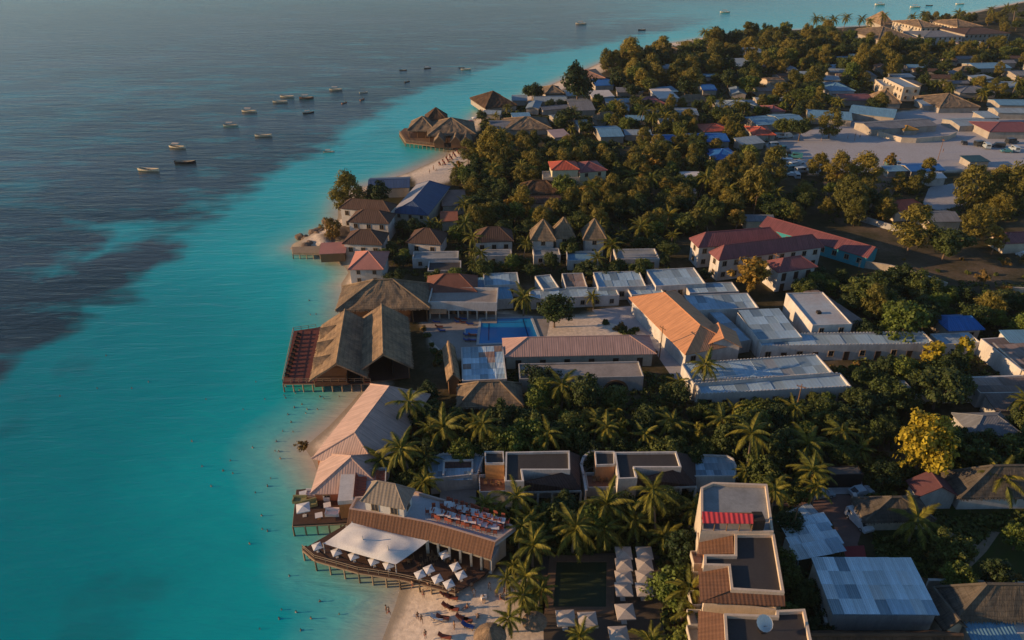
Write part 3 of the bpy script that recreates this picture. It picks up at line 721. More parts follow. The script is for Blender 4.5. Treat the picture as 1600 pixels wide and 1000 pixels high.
for (px, py, a, mt, lb) in ((489,774,0,SOFAW,'white sofa at the far edge of the dark pier'),(469,784,0,SOFAD,'olive sofa on the dark pier, by its seaward rail'),(485,790,20,SOFAD,'olive daybed in the middle of the dark pier'),(513,776,90,SOFAW,'pale sofa on the dark pier beside the white flat roof'),(520,804,0,SOFAW,'white sofa on the dark pier beside the orange wall')):
    p = P(px, py, 1.3); tag(put('sofa', mt, None, p, rad(a), 1.3), lb, 'sofa')
for (px, py, lb) in ((474,776,'white round edged table on the dark pier, by its far seaward corner'),(512,794,'white table in the middle of the dark pier'),(499,810,'white table at the front edge of the dark pier')): table(P(px,py,1.3), lb, None, .3)
# parasols
CAN = MB(); w = 1.35
for a, b in (((-w,-w),(w,-w)), ((w,-w),(w,w)), ((w,w),(-w,w)), ((-w,w),(-w,-w))):
    CAN.face([(a[0],a[1],2.35), (b[0],b[1],2.35), (0,0,2.78)]); CAN.face([(a[0],a[1],2.15), (b[0],b[1],2.15), (b[0],b[1],2.35), (a[0],a[1],2.35)])
CANM = CAN.mesh('canopy', FABRIC)
CREAMF = plain('cream_canvas', (.48,.41,.345), .85, .2, .6, .05); CANC = CAN.mesh('canopy', CREAMF)
POL = MB(); POL.tube([(0,0,0),(0,0,2.85)],[.05,.04],6); POL.box(-.4,.4,-.4,.4,0,.08); POLM = POL.mesh('pole', WHITE)
def parasol(p, label, group, rz=0, sc=1.0, can=None):
    t = thing('parasol', label, 'parasol', p, rz, group, sc); put('canopy', can or CANM, t); put('pole', POLM, t); return t
parasol(P(476,806,1.3), 'low white parasol on the dark square pier', None, .3, .8)

# ================================================================== two level beach restaurant with tent
ZT, ZD = 5.6, 1.3
deck('dining_deck', 'dark dining deck with pale edge beam around the white tent', [(473,858),(492,874),(560,893),(624,903),(655,910),(711,925),(748,905),(778,880),(772,862),(700,840),(560,815),(548,815)], ZD, DECKW, (0, 1, 2, 3, 4), (0, 1, 2, 3, 4))
fe = [(546,799),(590,806),(632,813),(672,821),(708,831),(742,841),(774,851)]; be = [(806,827),(776,811),(745,797),(716,789),(684,781),(640,768),(600,776),(556,780)]
pts = pxpoly(fe+be, ZT); o = P(650, 812, ZT); oo = (o.x, o.y)
t = thing('beach_restaurant', 'long two level restaurant with brown shingle skirt roof and red seated roof terrace', 'restaurant', (o.x, o.y, 0)); FOOT.append(pts); q = rel(pts, oo)
mb = MB(); qi = inset(q, 1.0); mb.prism(qi, 0, ZT-.7); mb.build('wall', CREAM, t)
mb = MB(); mb.prism(q, ZT-.35, ZT, bottom=True); mb.build('terrace_floor', plain('pale_floor_tiles', (.50,.50,.52), .7, .3), t)
mb = MB(); mb.ring(q, .3, ZT, ZT+.55); mb.build('parapet', plain('pale_pink_coping', (.50,.36,.30), .85, .3), t)
nf = len(fe); fo = []
for i in range(nf):
    a = Vector(q[max(0,i-1)]); b = Vector(q[min(nf-1,i+1)]); d = (b-a).normalized(); n = Vector((d.y, -d.x)); fo.append(Vector(q[i])+n*1.6)
mb = MB(); mb2 = MB()
for i in range(nf-1):
    a, b = fo[i], fo[i+1]; c, d = q[i+1], q[i]
    mb.patch((a.x,a.y,ZT-1.45), (b.x,b.y,ZT-1.45), (c[0],c[1],ZT+.5), (d[0],d[1],ZT+.5), 3, 2, .12)
    mb2.patch((a.x,a.y,ZT-1.85), (b.x,b.y,ZT-1.85), (b.x,b.y,ZT-1.6), (a.x,a.y,ZT-1.6), 1, 1, .12)
mb.build('skirt_roof', SHINGLE, t); mb2.build('eave_beam', CREAM, t)
pm = MB(); pm.box(-.17,.17,-.17,.17,ZD,ZT-1.6); me = pm.mesh('post', CREAM)
for i in range(nf-1):
    for k in (0, .5):
        p = fo[i].lerp(fo[i+1], k); put('post', me, t, (p.x, p.y, 0))
for i in range(1, nf-1):
    a = Vector(qi[i]); b = Vector(qi[i+1]) if i+1 < nf else a
    d = b-a; rz_ = math.atan2(d.y, d.x); p = a.lerp(b, .5); n = Vector((d.y, -d.x)).normalized()*.03
    wm = put('window', WIN, t, (p.x+n.x, p.y+n.y, ZD+1.9), rz_, 1.5); put('pane', WPANE, wm)
# end block in white plaster
p0, p1 = fo[-2].lerp(fo[-1], .45), fo[-1]
mb = MB(); d = (p1-p0).normalized(); n = Vector((-d.y, d.x)); mb.obox((p0+p1)/2+n*1.6, d, (p1-p0).length, 3.0, ZD-.5, ZT-1.75); mb.build('end_block', WHITE, t)
put('door', DOOR, t, ((p0*.5+p1*.5).x+n.x*.08, (p0*.5+p1*.5).y+n.y*.08, ZD), math.atan2(d.y, d.x))
# white house on the roof terrace
fr = rect((563,783), (633,796), (680,771), 8.4)
house('roof_house', 'small white hipped house standing on the restaurant roof terrace', 'house', fr, 8.4, CONIC, WHITE, 'hip', 2.7, None, .5, 'fw rw', z0=ZT, step=2.4)
# roof terrace seats
random.seed(5)
for i in range(26):
    u = random.random(); k = i % 2; s = (i//2)/13
    a = P(668+112*s, 806+28*s, ZT); b = P(700+88*s, 792+28*s, ZT); p = a.lerp(b, .25 if k else .95); p.x += random.uniform(-.3,.3)
    g = 'table row along the brown skirt roof' if k else 'table row along the garden parapet'
    tb = thing('dining_set', ORD[i//2]+' red table set from the roof house, '+g.replace('table ',''), 'table set', (p.x,p.y,ZT), random.uniform(-.4,.1), 'roof terrace sets, '+g)
    put('table_top', TTOPM if i % 4 == 0 else put('table_top', None) and None or TTOPM, tb) if False else put('table_top', TTOPM, tb)
    put('leg', TLEGM, tb)
    for aa in range(4): put('chair', CHAIRR, tb, (.95*math.sin(aa*math.pi/2), .95*math.cos(aa*math.pi/2), 0), -aa*math.pi/2, 1.25)
# tent
c = [P(505,849,3.4), P(618,882,3.2), P(669,845,4.0), P(550,816,4.6)]; o = (c[0]+c[1]+c[2]+c[3])/4
t = thing('tent', 'large white stretched tent with two peaks over the dining deck', 'tent', (o.x, o.y, 0))
pk = [P(565,831,6.0), P(605,846,6.0)]
def tentfn(p, u, v):
    s = 16*u*(1-u)*v*(1-v); sag = -.3*(4*u*(1-u)*(1-s**.5)+4*v*(1-v)*(1-s**.5))*.5
    pull = Vector((0,0,sag)); cen = Vector((o.x,o.y,0))
    h = 0
    for k_ in pk:
        d = ((p+cen).xy-k_.xy).length; h = max(h, 1.0*math.exp(-d/3.2))
    return p+pull+Vector((0,0,h*min(1, s*3)))-Vector((0,0,.35))*s
mb = MB(); z = Vector((o.x,o.y,0)); mb.patch(c[0]-z, c[1]-z, c[2]-z, c[3]-z, 28, 20, 0, 0, 0, tentfn); mb.build('canvas', FABRIC, t, True)
mb = MB()
for k_ in c+pk:
    m_ = MB(); q_ = k_-z; m_.tube([(q_.x,q_.y,ZD), (q_.x,q_.y,q_.z-(.9 if k_ in pk else -.1))], [.09,.08], 6); m_.build('mast', WHITE, t)
for (px, py, lb) in ((497,862,'at the sea corner of the deck, just beyond the tent'),(527,871,'second from the sea corner along the tent edge'),(554,877,'in the middle of the row along the tent edge'),(585,885,'fourth along the tent edge'),(608,891,'beside the front mast of the tent'),
                     (657,906,'on the deck corner above the beach sand'),(671,898,'between the tent and the open dark deck'),(695,875,'alone in the open middle of the dark deck'),(684,913,'at the deck edge above the loungers'),(712,894,'under the white end block of the restaurant'),(702,921,'at the point of the deck that juts onto the sand'),(721,907,'on the deck edge facing the palms')):
    parasol(P(px, py, ZD), 'white square parasol '+lb, 'parasols on the dining deck', .5, .52)
for i in range(26):
    s = random.random(); p = P(630+100*s+random.uniform(-8,8), 868+28*s+random.uniform(-14,8), ZD)
    tag(put('dining_chair', CHAIRM, None, p, random.uniform(0,6)), 'brown dining chair scattered on the open part of the dark deck', 'chair', 'chairs on the dining deck')
# ================================================================== villas with dark flat roofs
def strip(mb, a, b, c, d, th=.14, nu=3, nv=2): mb.patch(a, b, c, d, nu, nv, th)
def villa(name, label, main, box, front, skirt, court, bay, patio, orange, curvy):
    o = P(*main[0], 6.4); oo = (o.x, o.y); t = thing(name, label, 'villa', (o.x, o.y, 0))
    zt = 6.4; q = rel(pxpoly(main, zt), oo); FOOT.append([(a+oo[0], b+oo[1]) for a, b in q])
    mb = MB(); mb.prism(q, 0, zt-.5); mb.build('wall', WHITE, t)
    mb = MB(); mb.ring(q, .28, zt-.5, zt); mb.build('parapet', WHITE, t)
    mb = MB(); mb.face([(x, y, zt-.42) for x, y in inset(q, .3)]); mb.build('flat_roof', BITUMEN, t)
    q = rel(pxpoly(box, 6.2), oo); mb = MB(); mb.prism(q, 0, 5.8); mb.build('tower_block', orange, t)
    mb = MB(); mb.ring(q, .2, 5.8, 6.25); mb.build('parapet', WHITE, t)
    mb = MB(); mb.face([(x, y, 5.83) for x, y in inset(q, .22)]); mb.build('flat_roof', BITUMEN, t)
    # sloping brown skirt roof round the front and the far end
    (e0, e1, e2, e3), (s0, s1, s2, s3) = skirt
    A = lambda p, z: pr(p[0], p[1], z, oo)
    mb = MB(); zl, zh = 3.4, 5.8
    strip(mb, A(e0, zl), A(e1, zl), A(s1, zh), A(s0, zh)); strip(mb, A(e1, zl), A(e2, zl), A(s2, zh), A(s1, zh))
    mb.build('skirt_roof', DSHINGLE, t)
    mb = MB(); a, b = Vector(A(e0, zl)), Vector(A(e1, zl)); d = (b-a).normalized()
    mb.obox((a+b)/2, d, (b-a).length, .3, zl-.5, zl-.12); mb.build('eave_beam', WHITE, t)
    pm = MB(); pm.box(-.18,.18,-.18,.18,0,zl-.5); me = pm.mesh('column', WHITE)
    for k in range(5): p = a.lerp(b, k/4); put('column', me, t, (p.x, p.y, 0))
    n = Vector((-d.y, d.x, 0)); mb = MB(); mb.obox((a+b)/2+n*2.5, d, (b-a).length-.2, .2, 0, zl); mb.build('veranda_wall', CREAM, t)
    for k in range(4): p = a.lerp(b, (k+.5)/4)+n*2.36; put('door', DOOR, t, (p.x, p.y, 0), math.atan2(d.y, d.x))
    # patio
    q = rel(pxpoly(patio, 2.6), oo); mb = MB(); mb.prism(q, 0, 2.6); mb.build('patio', WHITE, t); mb = MB(); mb.ring(q, .18, 2.6, 3.2); mb.build('patio_parapet', WHITE, t)
    mb = MB(); mb.face([(x, y, 2.63) for x, y in inset(q, .2)]); mb.build('patio_floor', plain('clay_floor_tiles', (.24,.11,.07), .8, .3), t)
    for k in range(3):
        c = sum((Vector(v) for v in q), Vector((0,0)))/len(q); put('chair', CHAIRM, t, (c.x-1.2+k*1.2, c.y, 2.63), k*1.3, 1.3)
    # low court wing with rounded corner under patched sheets
    q = rel(pxpoly(court, 3.6), oo); FOOT.append([(a+oo[0], b+oo[1]) for a, b in q])
    mb = MB(); mb.prism(q, 0, 2.9); mb.ring(q, .25, 2.9, 3.6)
    for k in range(len(q)):
        a, b = Vector(q[k]), Vector(q[(k+1) % len(q)]); m_ = int((b-a).length/.6)
        if curvy:
            for j in range(m_): p = a.lerp(b, (j+.5)/m_); mb.box(p.x-.1, p.x+.1, p.y-.1, p.y+.1, 3.6, 3.72)
    mb.build('court_wing', WHITE, t)
    iq = inset(q, .3); xs = [p[0] for p in iq]; ys = [p[1] for p in iq]
    nx, ny = 6, 3; mm = {}
    for i in range(nx):
        for j in range(ny):
            x0, x1 = min(xs)+(max(xs)-min(xs))*i/nx, min(xs)+(max(xs)-min(xs))*(i+1)/nx; y0, y1 = min(ys)+(max(ys)-min(ys))*j/ny, min(ys)+(max(ys)-min(ys))*(j+1)/ny
            if inside((x0+x1)/2, (y0+y1)/2, iq):
                if not mm: m_ = MB(); m_.patch((0,0,0), (x1-x0,0,0), (x1-x0,y1-y0,.2), (0,y1-y0,.2), 1, 1, .03); mm['m'] = m_.mesh('roof_sheet', TINS)
                put('roof_sheet', mm['m'], t, (x0, y0, 2.95+random.uniform(0,.08)+j*.05))
    if bay:
        a, b, c = (Vector(A(p, 3.9)) for p in bay); d = (b-a); L = d.length; d.normalize(); n = Vector((-d.y, d.x, 0)); cc = (a+b)/2
        mb = MB()
        for s in (-1, 1): mb.obox(cc+d*(s*(L/2-.15))+n*1.6, d, .3, 3.4, 0, 3.9)
        mb.obox(cc+n*3.4, d, L, .3, 0, 4.1); mb.obox(cc+n*.0, d, L, .3, 1.0, 1.35); mb.build('bay_wall', WHITE, t)
        mb = MB(); a2, b2 = a+n*.15+d*.3, b+n*.15-d*.3; mb.patch((a2.x,a2.y,1.5), (b2.x,b2.y,1.5), tuple((b2+n*3.1).xy)+(3.8,), tuple((a2+n*3.1).xy)+(3.8,), 2, 2, .12); mb.build('bay_roof', DSHINGLE, t)
        mb = MB(); mb.obox(cc-n*2.2, d, L+1.0, 4.2, 0, .45); mb.build('bay_terrace', PAVE, t)
    return t
villa('flat_roofed_villa', 'white villa with black flat roof, orange patio wall and patched tin court wing', [(789,752),(819,752),(816,734),(891,734),(890,704),(790,706)],
      [(758,724),(788,724),(787,705),(757,705)], None, (((818,767),(908,765),(907,712),(890,704)), ((819,752),(891,735),(890,705),(890,704))),
      [(672,748),(746,741),(757,709),(690,708),(676,713),(668,724)], ((691,741),(739,740),(737,762)), [(749,773),(792,771),(789,745),(748,745)], plain('apricot_plaster', (.58,.30,.12), .8, .3), True)
villa('flat_roofed_villa', 'white villa with black flat roof and rounded tin terrace near the tall brown roofed block', [(966,748),(996,747),(992,730),(1065,730),(1057,705),(960,706)],
      [(931,727),(961,726),(960,705),(929,705)], None, (((992,762),(1088,758),(1086,712),(1057,705)), ((996,747),(1065,731),(1057,706),(1057,705))),
      [(1080,744),(1150,744),(1151,727),(1146,716),(1136,711),(1078,709)], None, [(918,766),(964,765),(961,742),(914,742)], plain('brown_plaster', (.40,.20,.10), .8, .3), False)
# curved white garden wall of the second villa
def wallrun(name, label, px, h, mat, th=.3, group=None, coping=True, z0=0.0, cat='wall'):
    pts = [P(x, y, h) for x, y in px]; o = pts[0]; t = thing(name, label, cat, (o.x, o.y, 0), 0, group)
    mb = MB(); cp = MB()
    for a, b in zip(pts[:-1], pts[1:]):
        a, b = a-o, b-o; L = (b-a).length; mb.obox((a+b)/2, (b-a), L+th*.6, th, z0, h-.02); cp.obox((a+b)/2, (b-a), L+th*.8, th+.16, h-.02, h+.08)
    mb.build('wall', mat, t); cp.build('coping', mat, t); return t
wallrun('garden_wall', 'curved white garden wall where the two black roofed villas meet', [(916,766),(912,742),(908,725),(912,714),(922,706),(931,704)], 3.8, WHITE)

# ================================================================== tall block with brown pitched roofs
o = P(1150, 880, 11.0); oo = (o.x, o.y); t = thing('hotel_block', 'tall hotel block with stepped dark flat roofs, brown shingle slopes and a red awning', 'hotel', (o.x, o.y, 0))
A = lambda x, y, z: pr(x, y, z, oo)
z1, z2, z3 = 11.7, 11.2, 10.7
def level(px, zt, top, drop=.6, z0=0.0, nm='flat_roof', wall=CREAM):
    q = rel(pxpoly(px, zt), oo); FOOT.append(pxpoly(px, zt))
    mb = MB(); mb.prism(q, z0, zt-drop); mb.build('wall', wall, t); mb = MB(); mb.ring(q, .35, zt-drop, zt); mb.build('parapet', plain('cream_parapet', (.62,.50,.38), .85, .35), t)
    mb = MB(); mb.face([(x, y, zt-drop+.05) for x, y in inset(q, .37)]); mb.build(nm, top, t); return q
level([(1095,829),(1146,830),(1209,831),(1199,756),(1113,753),(1095,761)], z1, CONC)
level([(1142,921),(1226,926),(1210,833),(1148,833),(1148,866),(1100,866),(1100,883),(1138,884)], z2, BITUMEN)
level([(1134,1010),(1271,1012),(1258,951),(1213,953),(1213,961),(1131,958)], z3, BITUMEN)
mb = MB(); strip(mb, A(1093,866,z2-1.9), A(1090,832,z2-1.9), A(1145,833,z2-.3), A(1147,864,z2-.3)); mb.build('shingle_roof', SHINGLE, t)
mb = MB(); strip(mb, A(1094,941,z2-1.2), A(1091,888,z2-1.5), A(1138,886,z2-.3), A(1142,922,z2-.3)); strip(mb, A(1094,941,z2-1.2), A(1227,947,z2-1.0), A(1226,929,z2-.5), A(1142,923,z2-.5)); mb.build('shingle_roof', SHINGLE, t)
mb = MB(); strip(mb, A(1090,1020,z3-2.2), A(1091,954,z3-2.0), A(1131,959,z3-.3), A(1135,1020,z3-.3)); mb.build('shingle_roof', SHINGLE, t)
mb = MB(); q = [A(1100,942,z2-1.9)[:2], A(1212,957,z2-1.9)[:2], A(1212,949,z2-1.9)[:2], A(1100,930,z2-1.9)[:2]]; mb.prism(q, 0, z2-1.9); mb.ring(q, .25, z2-1.9, z2-1.5); mb.build('ledge', plain('cream_parapet', (.62,.50,.38)), t)
mb = MB(); q = [A(x, y, z2-2.2)[:2] for x, y in ((1095,938),(1225,944),(1210,834),(1092,834))]; mb.prism(inset(q, .8), 0, z2-2.3); mb.build('lower_wall', ORANGE, t)
mb = MB(); q = [A(x, y, z3-2.2)[:2] for x, y in ((1092,1015),(1268,1012),(1256,957),(1093,957))]; mb.prism(inset(q, .8), 0, z3-2.4); mb.build('lower_wall', CREAM, t)
# red awning and tank box on the highest roof
mb = MB(); mb.patch(A(1098,817,z1+1.6), A(1177,818,z1+1.6), A(1177,803,z1+2.3), A(1097,799,z1+2.3), 8, 2, .08); mb.build('awning', ribbed('red_ribbed_awning', (.60,.065,.075), .7, .6, .25), t)
pm = MB(); pm.tube([(0,0,z1-.5),(0,0,z1+1.6)],[.07,.07],6); me = pm.mesh('awning_post', WOOD)
for k in range(5): p = Vector(A(1098+79*k/4, 817+k/4, z1+1.55)); put('awning_post', me, t, (p.x, p.y+.1, 0))
a = Vector(A(1184,812,z1+1.2)); mb = MB(); mb.box(a.x-.75, a.x+.75, a.y-.9, a.y+.9, z1-.5, z1+1.9); mb.build('stair_box', DARK, t)
mb = MB(); a = Vector(A(1098,818,z1)); b = Vector(A(1178,819,z1)); mb.obox((a+b)/2+Vector((0,.9,0)), b-a, (b-a).length, .15, z1-.5, z1+1.3); mb.build('awning_wall', plain('rust_wall', (.30,.13,.06)), t)
# balconies toward the palms
for k, (px, py) in enumerate(((1089,872),(1086,905),(1086,935),(1084,965),(1084,990))):
    p = Vector(A(px, py, 7.0)); mb = MB(); mb.box(p.x-.7, p.x+1.2, p.y-1.2, p.y+1.2, 6.2, 6.4); mb.ring([(p.x-.7,p.y-1.2),(p.x+1.2,p.y-1.2),(p.x+1.2,p.y+1.2),(p.x-.7,p.y+1.2)], .1, 6.4, 7.2); mb.build('balcony', CREAM, t)
# dish on the lowest roof
p = P(1190, 985, z3-.5); ds = thing('satellite_dish', 'pale satellite dish on the front dark roof of the hotel block', 'dish', (p.x, p.y, z3-.52), .4)
mb = MB(); n = 14
for r_ in range(4):
    for k in range(n):
        def dp(r, k): a = 2*math.pi*k/n; R = r*.28; return (R*math.cos(a), R*math.sin(a)*.8-.2, 1.0+R*R*.5+R*math.sin(a)*.5)
        mb.face([dp(r_,k), dp(r_,k+1), dp(r_+1,k+1), dp(r_+1,k)])
mb.build('reflector', plain('dish_paint', (.7,.68,.64), .5, .2), ds)
mb = MB(); mb.tube([(0,0,0),(0,-.2,1.0)],[.07,.05],6); mb.tube([(0,-.2,1.05),(0,-.7,1.7)],[.03,.02],5); mb.box(-.4,.4,-.4,.4,0,.08); mb.build('mount', DARK, ds)

# ================================================================== green pool court
pts = pxpoly([(868,876),(950,876),(949,950),(862,950)], .35); o = pts[0]; q = rel(pts, o); FOOT.append(pts)
t = thing('swimming_pool', 'dark green rectangular pool framed by boards beside the rows of parasols', 'pool', (o[0], o[1], 0))
mb = MB(); mb.face([(x, y, .22) for x, y in inset(q, .2)]); wm = plain('green_pool_water', (.034,.046,.020), .35, .2, .3, .02, None, .2); mb.build('water', wm, t)
q2 = inset(q, -1.0); mb = MB(); mb.ring(q2, 1.2, 0, .40); mb.build('rim', plain('brown_pool_boards', (.15,.095,.06), .8, .4), t)
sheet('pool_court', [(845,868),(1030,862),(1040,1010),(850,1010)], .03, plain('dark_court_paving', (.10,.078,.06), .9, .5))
for i, py in enumerate((879,897,917,936)):
    for j, px in enumerate((973,1005)):
        parasol(P(px, py, 0), ORD[i]+' cream square parasol from the far end, row '+('next to the green pool rim' if j == 0 else 'half under the palms'), 'pool parasols, row '+('next to the rim' if j == 0 else 'under the palms'), 0, .92, CANC)
for px, py, lb in ((975,972,'cream parasol standing alone past the end of the pool rows'),(883,982,'cream parasol at the front of the green pool, seaward one of the pair'),(917,985,'cream parasol at the front of the green pool, inland one of the pair'),(965,1008,'cream parasol cut by the bottom edge below the pool rows')):
    parasol(P(px, py, 0), lb, None, .05, .98, CANC)
# ================================================================== tiled pool
pts = pxpoly([(748,537),(843,533),(829,496),(752,498)], .2); o = pts[0]; q = rel(pts, o); FOOT.append(pts)
t = thing('swimming_pool', 'bright blue tiled swimming pool with dark lane lines on the paved terrace', 'pool', (o[0], o[1], 0))
PW = glassy('blue_pool_water', (.008,.20,.46), .18)
mb = MB(); mb.face([(x, y, .12) for x, y in q]); mb.build('water', PW, t)
q2 = inset(q, -.55); mb = MB(); mb.ring(q2, .6, 0, .22); mb.build('rim', plain('pale_pool_rim', (.42,.45,.46), .7, .3), t)
mb = MB(); c0, c1, c2, c3 = (Vector((*p, .125)) for p in q)
for u in (.16, .84):
    a, b = c0.lerp(c1, u), c3.lerp(c2, u); a, b = a.lerp(b, .12), a.lerp(b, .95); mb.obox((a+b)/2, b-a, (b-a).length, .3, .122, .128)
a, b = c0.lerp(c3, .82), c1.lerp(c2, .82); a, b = a.lerp(b, .1), a.lerp(b, .9); mb.obox((a+b)/2, b-a, (b-a).length, .25, .13, .134)
mb.build('lane_lines', glassy('lane_paint', (.005,.04,.14), .2), t)
pts = pxpoly([(727,521),(748,521),(749,514),(728,514)], .2); q = rel(pts, o); mb = MB(); mb.face([(x, y, .12) for x, y in q]); mb.build('paddling_pool', PW, t)
mb = MB(); mb.ring(inset(q, -.3), .33, 0, .2); mb.build('rim', plain('pale_pool_rim', (.42,.45,.46)), t)
for i, (px, py) in enumerate(((716,500),(724,500),(716,505),(724,505),(734,508),(730,525),(738,525),(730,533),(738,533),(686,512),(690,518),(682,505))):
    lounger(P(px, py, .02), rad(90), ORD[i]+' lounger of the loose group seaward of the tiled pool', 'loungers by the tiled pool', LCUSH if i % 3 == 0 else cm3)

# ================================================================== long roofs of the resort
house('long_block', 'long pink roofed block with a row of dark doors below the tiled pool', 'building', ((786,558),(1026,553),(800,529)), 3.6, PINKROOF, CREAM, 'hip', 2.6, 5.5, .7, 'fd ld', step=5.0)
house('gable_block', 'orange roofed block with maroon back slope and white front gable wall', 'building', rect((984,468),(1068,541),(1037,464), 4.2) if False else ridge_frame((1094,508),(1035,454),(984,467), 7.4, 4.2, 5.5, 4.5)[0], 4.2, ORANGEROOF, WHITE, 'hip', 3.2, 5.5, .7, 'lm')
house('gable_wing', 'short orange roofed wing with tall white wall in front of the orange block', 'building', ((1098,541),(1160,543),(1092,516)), 4.4, ORANGEROOF, WHITE, 'gable', 2.2, 0, .5, '', 'y')
t = flat('tin_roofed_block', 'long white parapet block with broad pale blue tin roof, upper step', 'building', ((1084,600),(1303,583),(1063,569)), 4.2, WHITE, TIN, .7, .25, '', teeth=True, tin=TINS, nu=12, nv=2, slope=.5)
t = flat('tin_roofed_block', 'lower front step of the long white block with pale blue tin roof', 'building', ((1096,616),(1331,604),(1083,594)), 3.9, WHITE, TIN, .7, .25, 'fm', teeth=True, tin=TINS, nu=12, nv=1, slope=.3)
t = flat('tin_roofed_wing', 'long low wing with tin roof and toothed parapet above a shaded window row', 'building', ((1190,541),(1462,537),(1186,522)), 4.0, WHITE, TIN, .7, .25, 'fm', teeth=True, tin=TINS, nu=12, nv=1, slope=.3)
t = flat('tin_roofed_shed', 'ribbed tin roof sloping up behind the toothed parapet wing', 'building', ((1185,531),(1254,527),(1152,488)), 4.4, WHITE, TIN, .3, .12, '', tin=TINS, nu=4, nv=4, slope=.8)
t = flat('white_block', 'white block with pale roof, small black hatch and rusty roof edge', 'building', ((1270,508),(1332,506),(1221,458)), 5.6, WHITE, plain('pale_roof_sheets', (.42,.46,.48), .5, .5, .15, .15, (.42,.26,.17)), .3, .2, 'fw')
o, rz, L, Wd = rect((1270,508),(1332,506),(1221,458), 5.6); mb = MB(); mb.box(-1.2,-.3,-2.6,-1.6,5.3,5.9); mb.build('roof_hatch', DARK, t)
house('brown_side_roof', 'sloping brown sheet roof along the inland side of the white block', 'shed', ((1331,507),(1352,502),(1286,452)), 3.6, RUST, CREAM, 'shed', .6, over=.3)
flat('tin_roofed_block', 'large tin roof with pale parapets behind the orange roofed block', 'building', ((1083,485),(1186,481),(1073,461)), 4.0, WHITE, TIN, .6, .25, '', tin=TINS, nu=7, nv=2, slope=.4)
flat('tin_walkway', 'narrow blue tin walkway roof slanting beside the orange block', 'walkway', ((1155,534),(1174,531),(1118,487)), 3.2, GREYW, TIN, .25, .1, '', tin=TINS, nu=1, nv=5, slope=.3)
for a, b, c, z, lb in (((757,446),(812,444),(755,427),3.6,'small tin roofed block with white rim behind the terrace building'),
                    ((849,452),(874,449),(846,430),3.4,'smallest blue tin cabin in the row behind the round tree'),
                    ((884,449),(918,448),(878,427),3.4,'pinkish tin cabin second in the row behind the round tree'),
                    ((935,449),(1010,447),(928,425),3.8,'wide blue tin block with pale roof patch in the back row'),
                    ((1025,447),(1103,443),(1017,421),4.0,'wide grey tin block with dark stripes at the inland end of the back row')):
    flat('tin_roofed_cabin', lb, 'cabin', (a, b, c), z, WHITE, TIN, .6, .2, 'fw', tin=TINS if 'pinkish' not in lb else RUST, nu=max(2,int((b[0]-a[0])/12)), nv=2, slope=.3)
for a, b, c, z, lb in (((830,467),(968,461),(828,453),3.0,'long low tin roofed wing behind the round tree and courtyard path'),
                    ((987,461),(1038,457),(984,447),3.0,'short pale tin annexe touching the top of the orange roof'),
                    ((1078,458),(1155,455),(1075,443),3.2,'low white annexe with rusty patch in front of the grey striped block')):
    flat('tin_roofed_annexe', lb, 'annexe', (a, b, c), z, WHITE, TIN, .5, .2, 'fw', tin=TINS, nu=max(3,int((b[0]-a[0])/14)), nv=1, slope=.25)
flat('tin_roofed_annexe', 'blue tin roofed annexe beside the dark brown hipped house', 'annexe', ((748,470),(802,466),(726,436)), 2.9, WHITE, TIN, .2, .1, '', tin=CYANROOF, nu=3, nv=3, slope=.3)
t = flat('patchwork_tin_hall', 'patchwork blue and brown tin roof with white parapets below the pool terrace', 'hall', ((722,595),(792,592),(710,543)), 4.0, WHITE, TIN, .4, .22, '', tin=(TINS, TINS, RUST, TINL), nu=5, nv=6, slope=.4)
house('thatched_shed', 'tan thatched lean-to roof beside the patchwork tin hall', 'shed', ((698,596),(720,594),(675,546)), 3.6, THATCH, WOOD, 'gable', 1.8, 0, .4, '', 'y', thatch=True)
house('thatched_hut', 'dark hipped thatched house shaded in front of the patchwork tin hall', 'house', ((714,637),(818,634),(722,602)), 3.4, DTHATCH, WOOD, 'hip', 3.4, 4.5, .7, thatch=True)
t = flat('arched_building', 'shaded building with two big round arches below the pink roofed block', 'building', ((812,592),(1006,588),(810,568)), 3.6, GREYW, PAVE, .4, .2, '')
o, rz, L, Wd = rect((812,592),(1006,588),(810,568), 3.6)
am = MB(); n = 14
for k in range(n):
    a0, a1 = math.pi*k/n, math.pi*(k+1)/n
    am.face([(2.2*math.cos(a0),-.06,2.2*math.sin(a0)), (2.7*math.cos(a0),-.06,2.7*math.sin(a0)), (2.7*math.cos(a1),-.06,2.7*math.sin(a1)), (2.2*math.cos(a1),-.06,2.2*math.sin(a1))])
    am.face([(2.7*math.cos(a0),-.06,2.7*math.sin(a0)), (2.7*math.cos(a0),.1,2.7*math.sin(a0)), (2.7*math.cos(a1),.1,2.7*math.sin(a1)), (2.7*math.cos(a1),-.06,2.7*math.sin(a1))])
ame = am.mesh('arch', WOOD)
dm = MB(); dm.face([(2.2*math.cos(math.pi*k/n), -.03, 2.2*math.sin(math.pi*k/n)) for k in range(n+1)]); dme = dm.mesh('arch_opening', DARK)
for dx in (L*.02, L*.28): put('arch', ame, t, (dx, -Wd/2-.02, .15)); put('arch_opening', dme, t, (dx, -Wd/2-.02, .15))

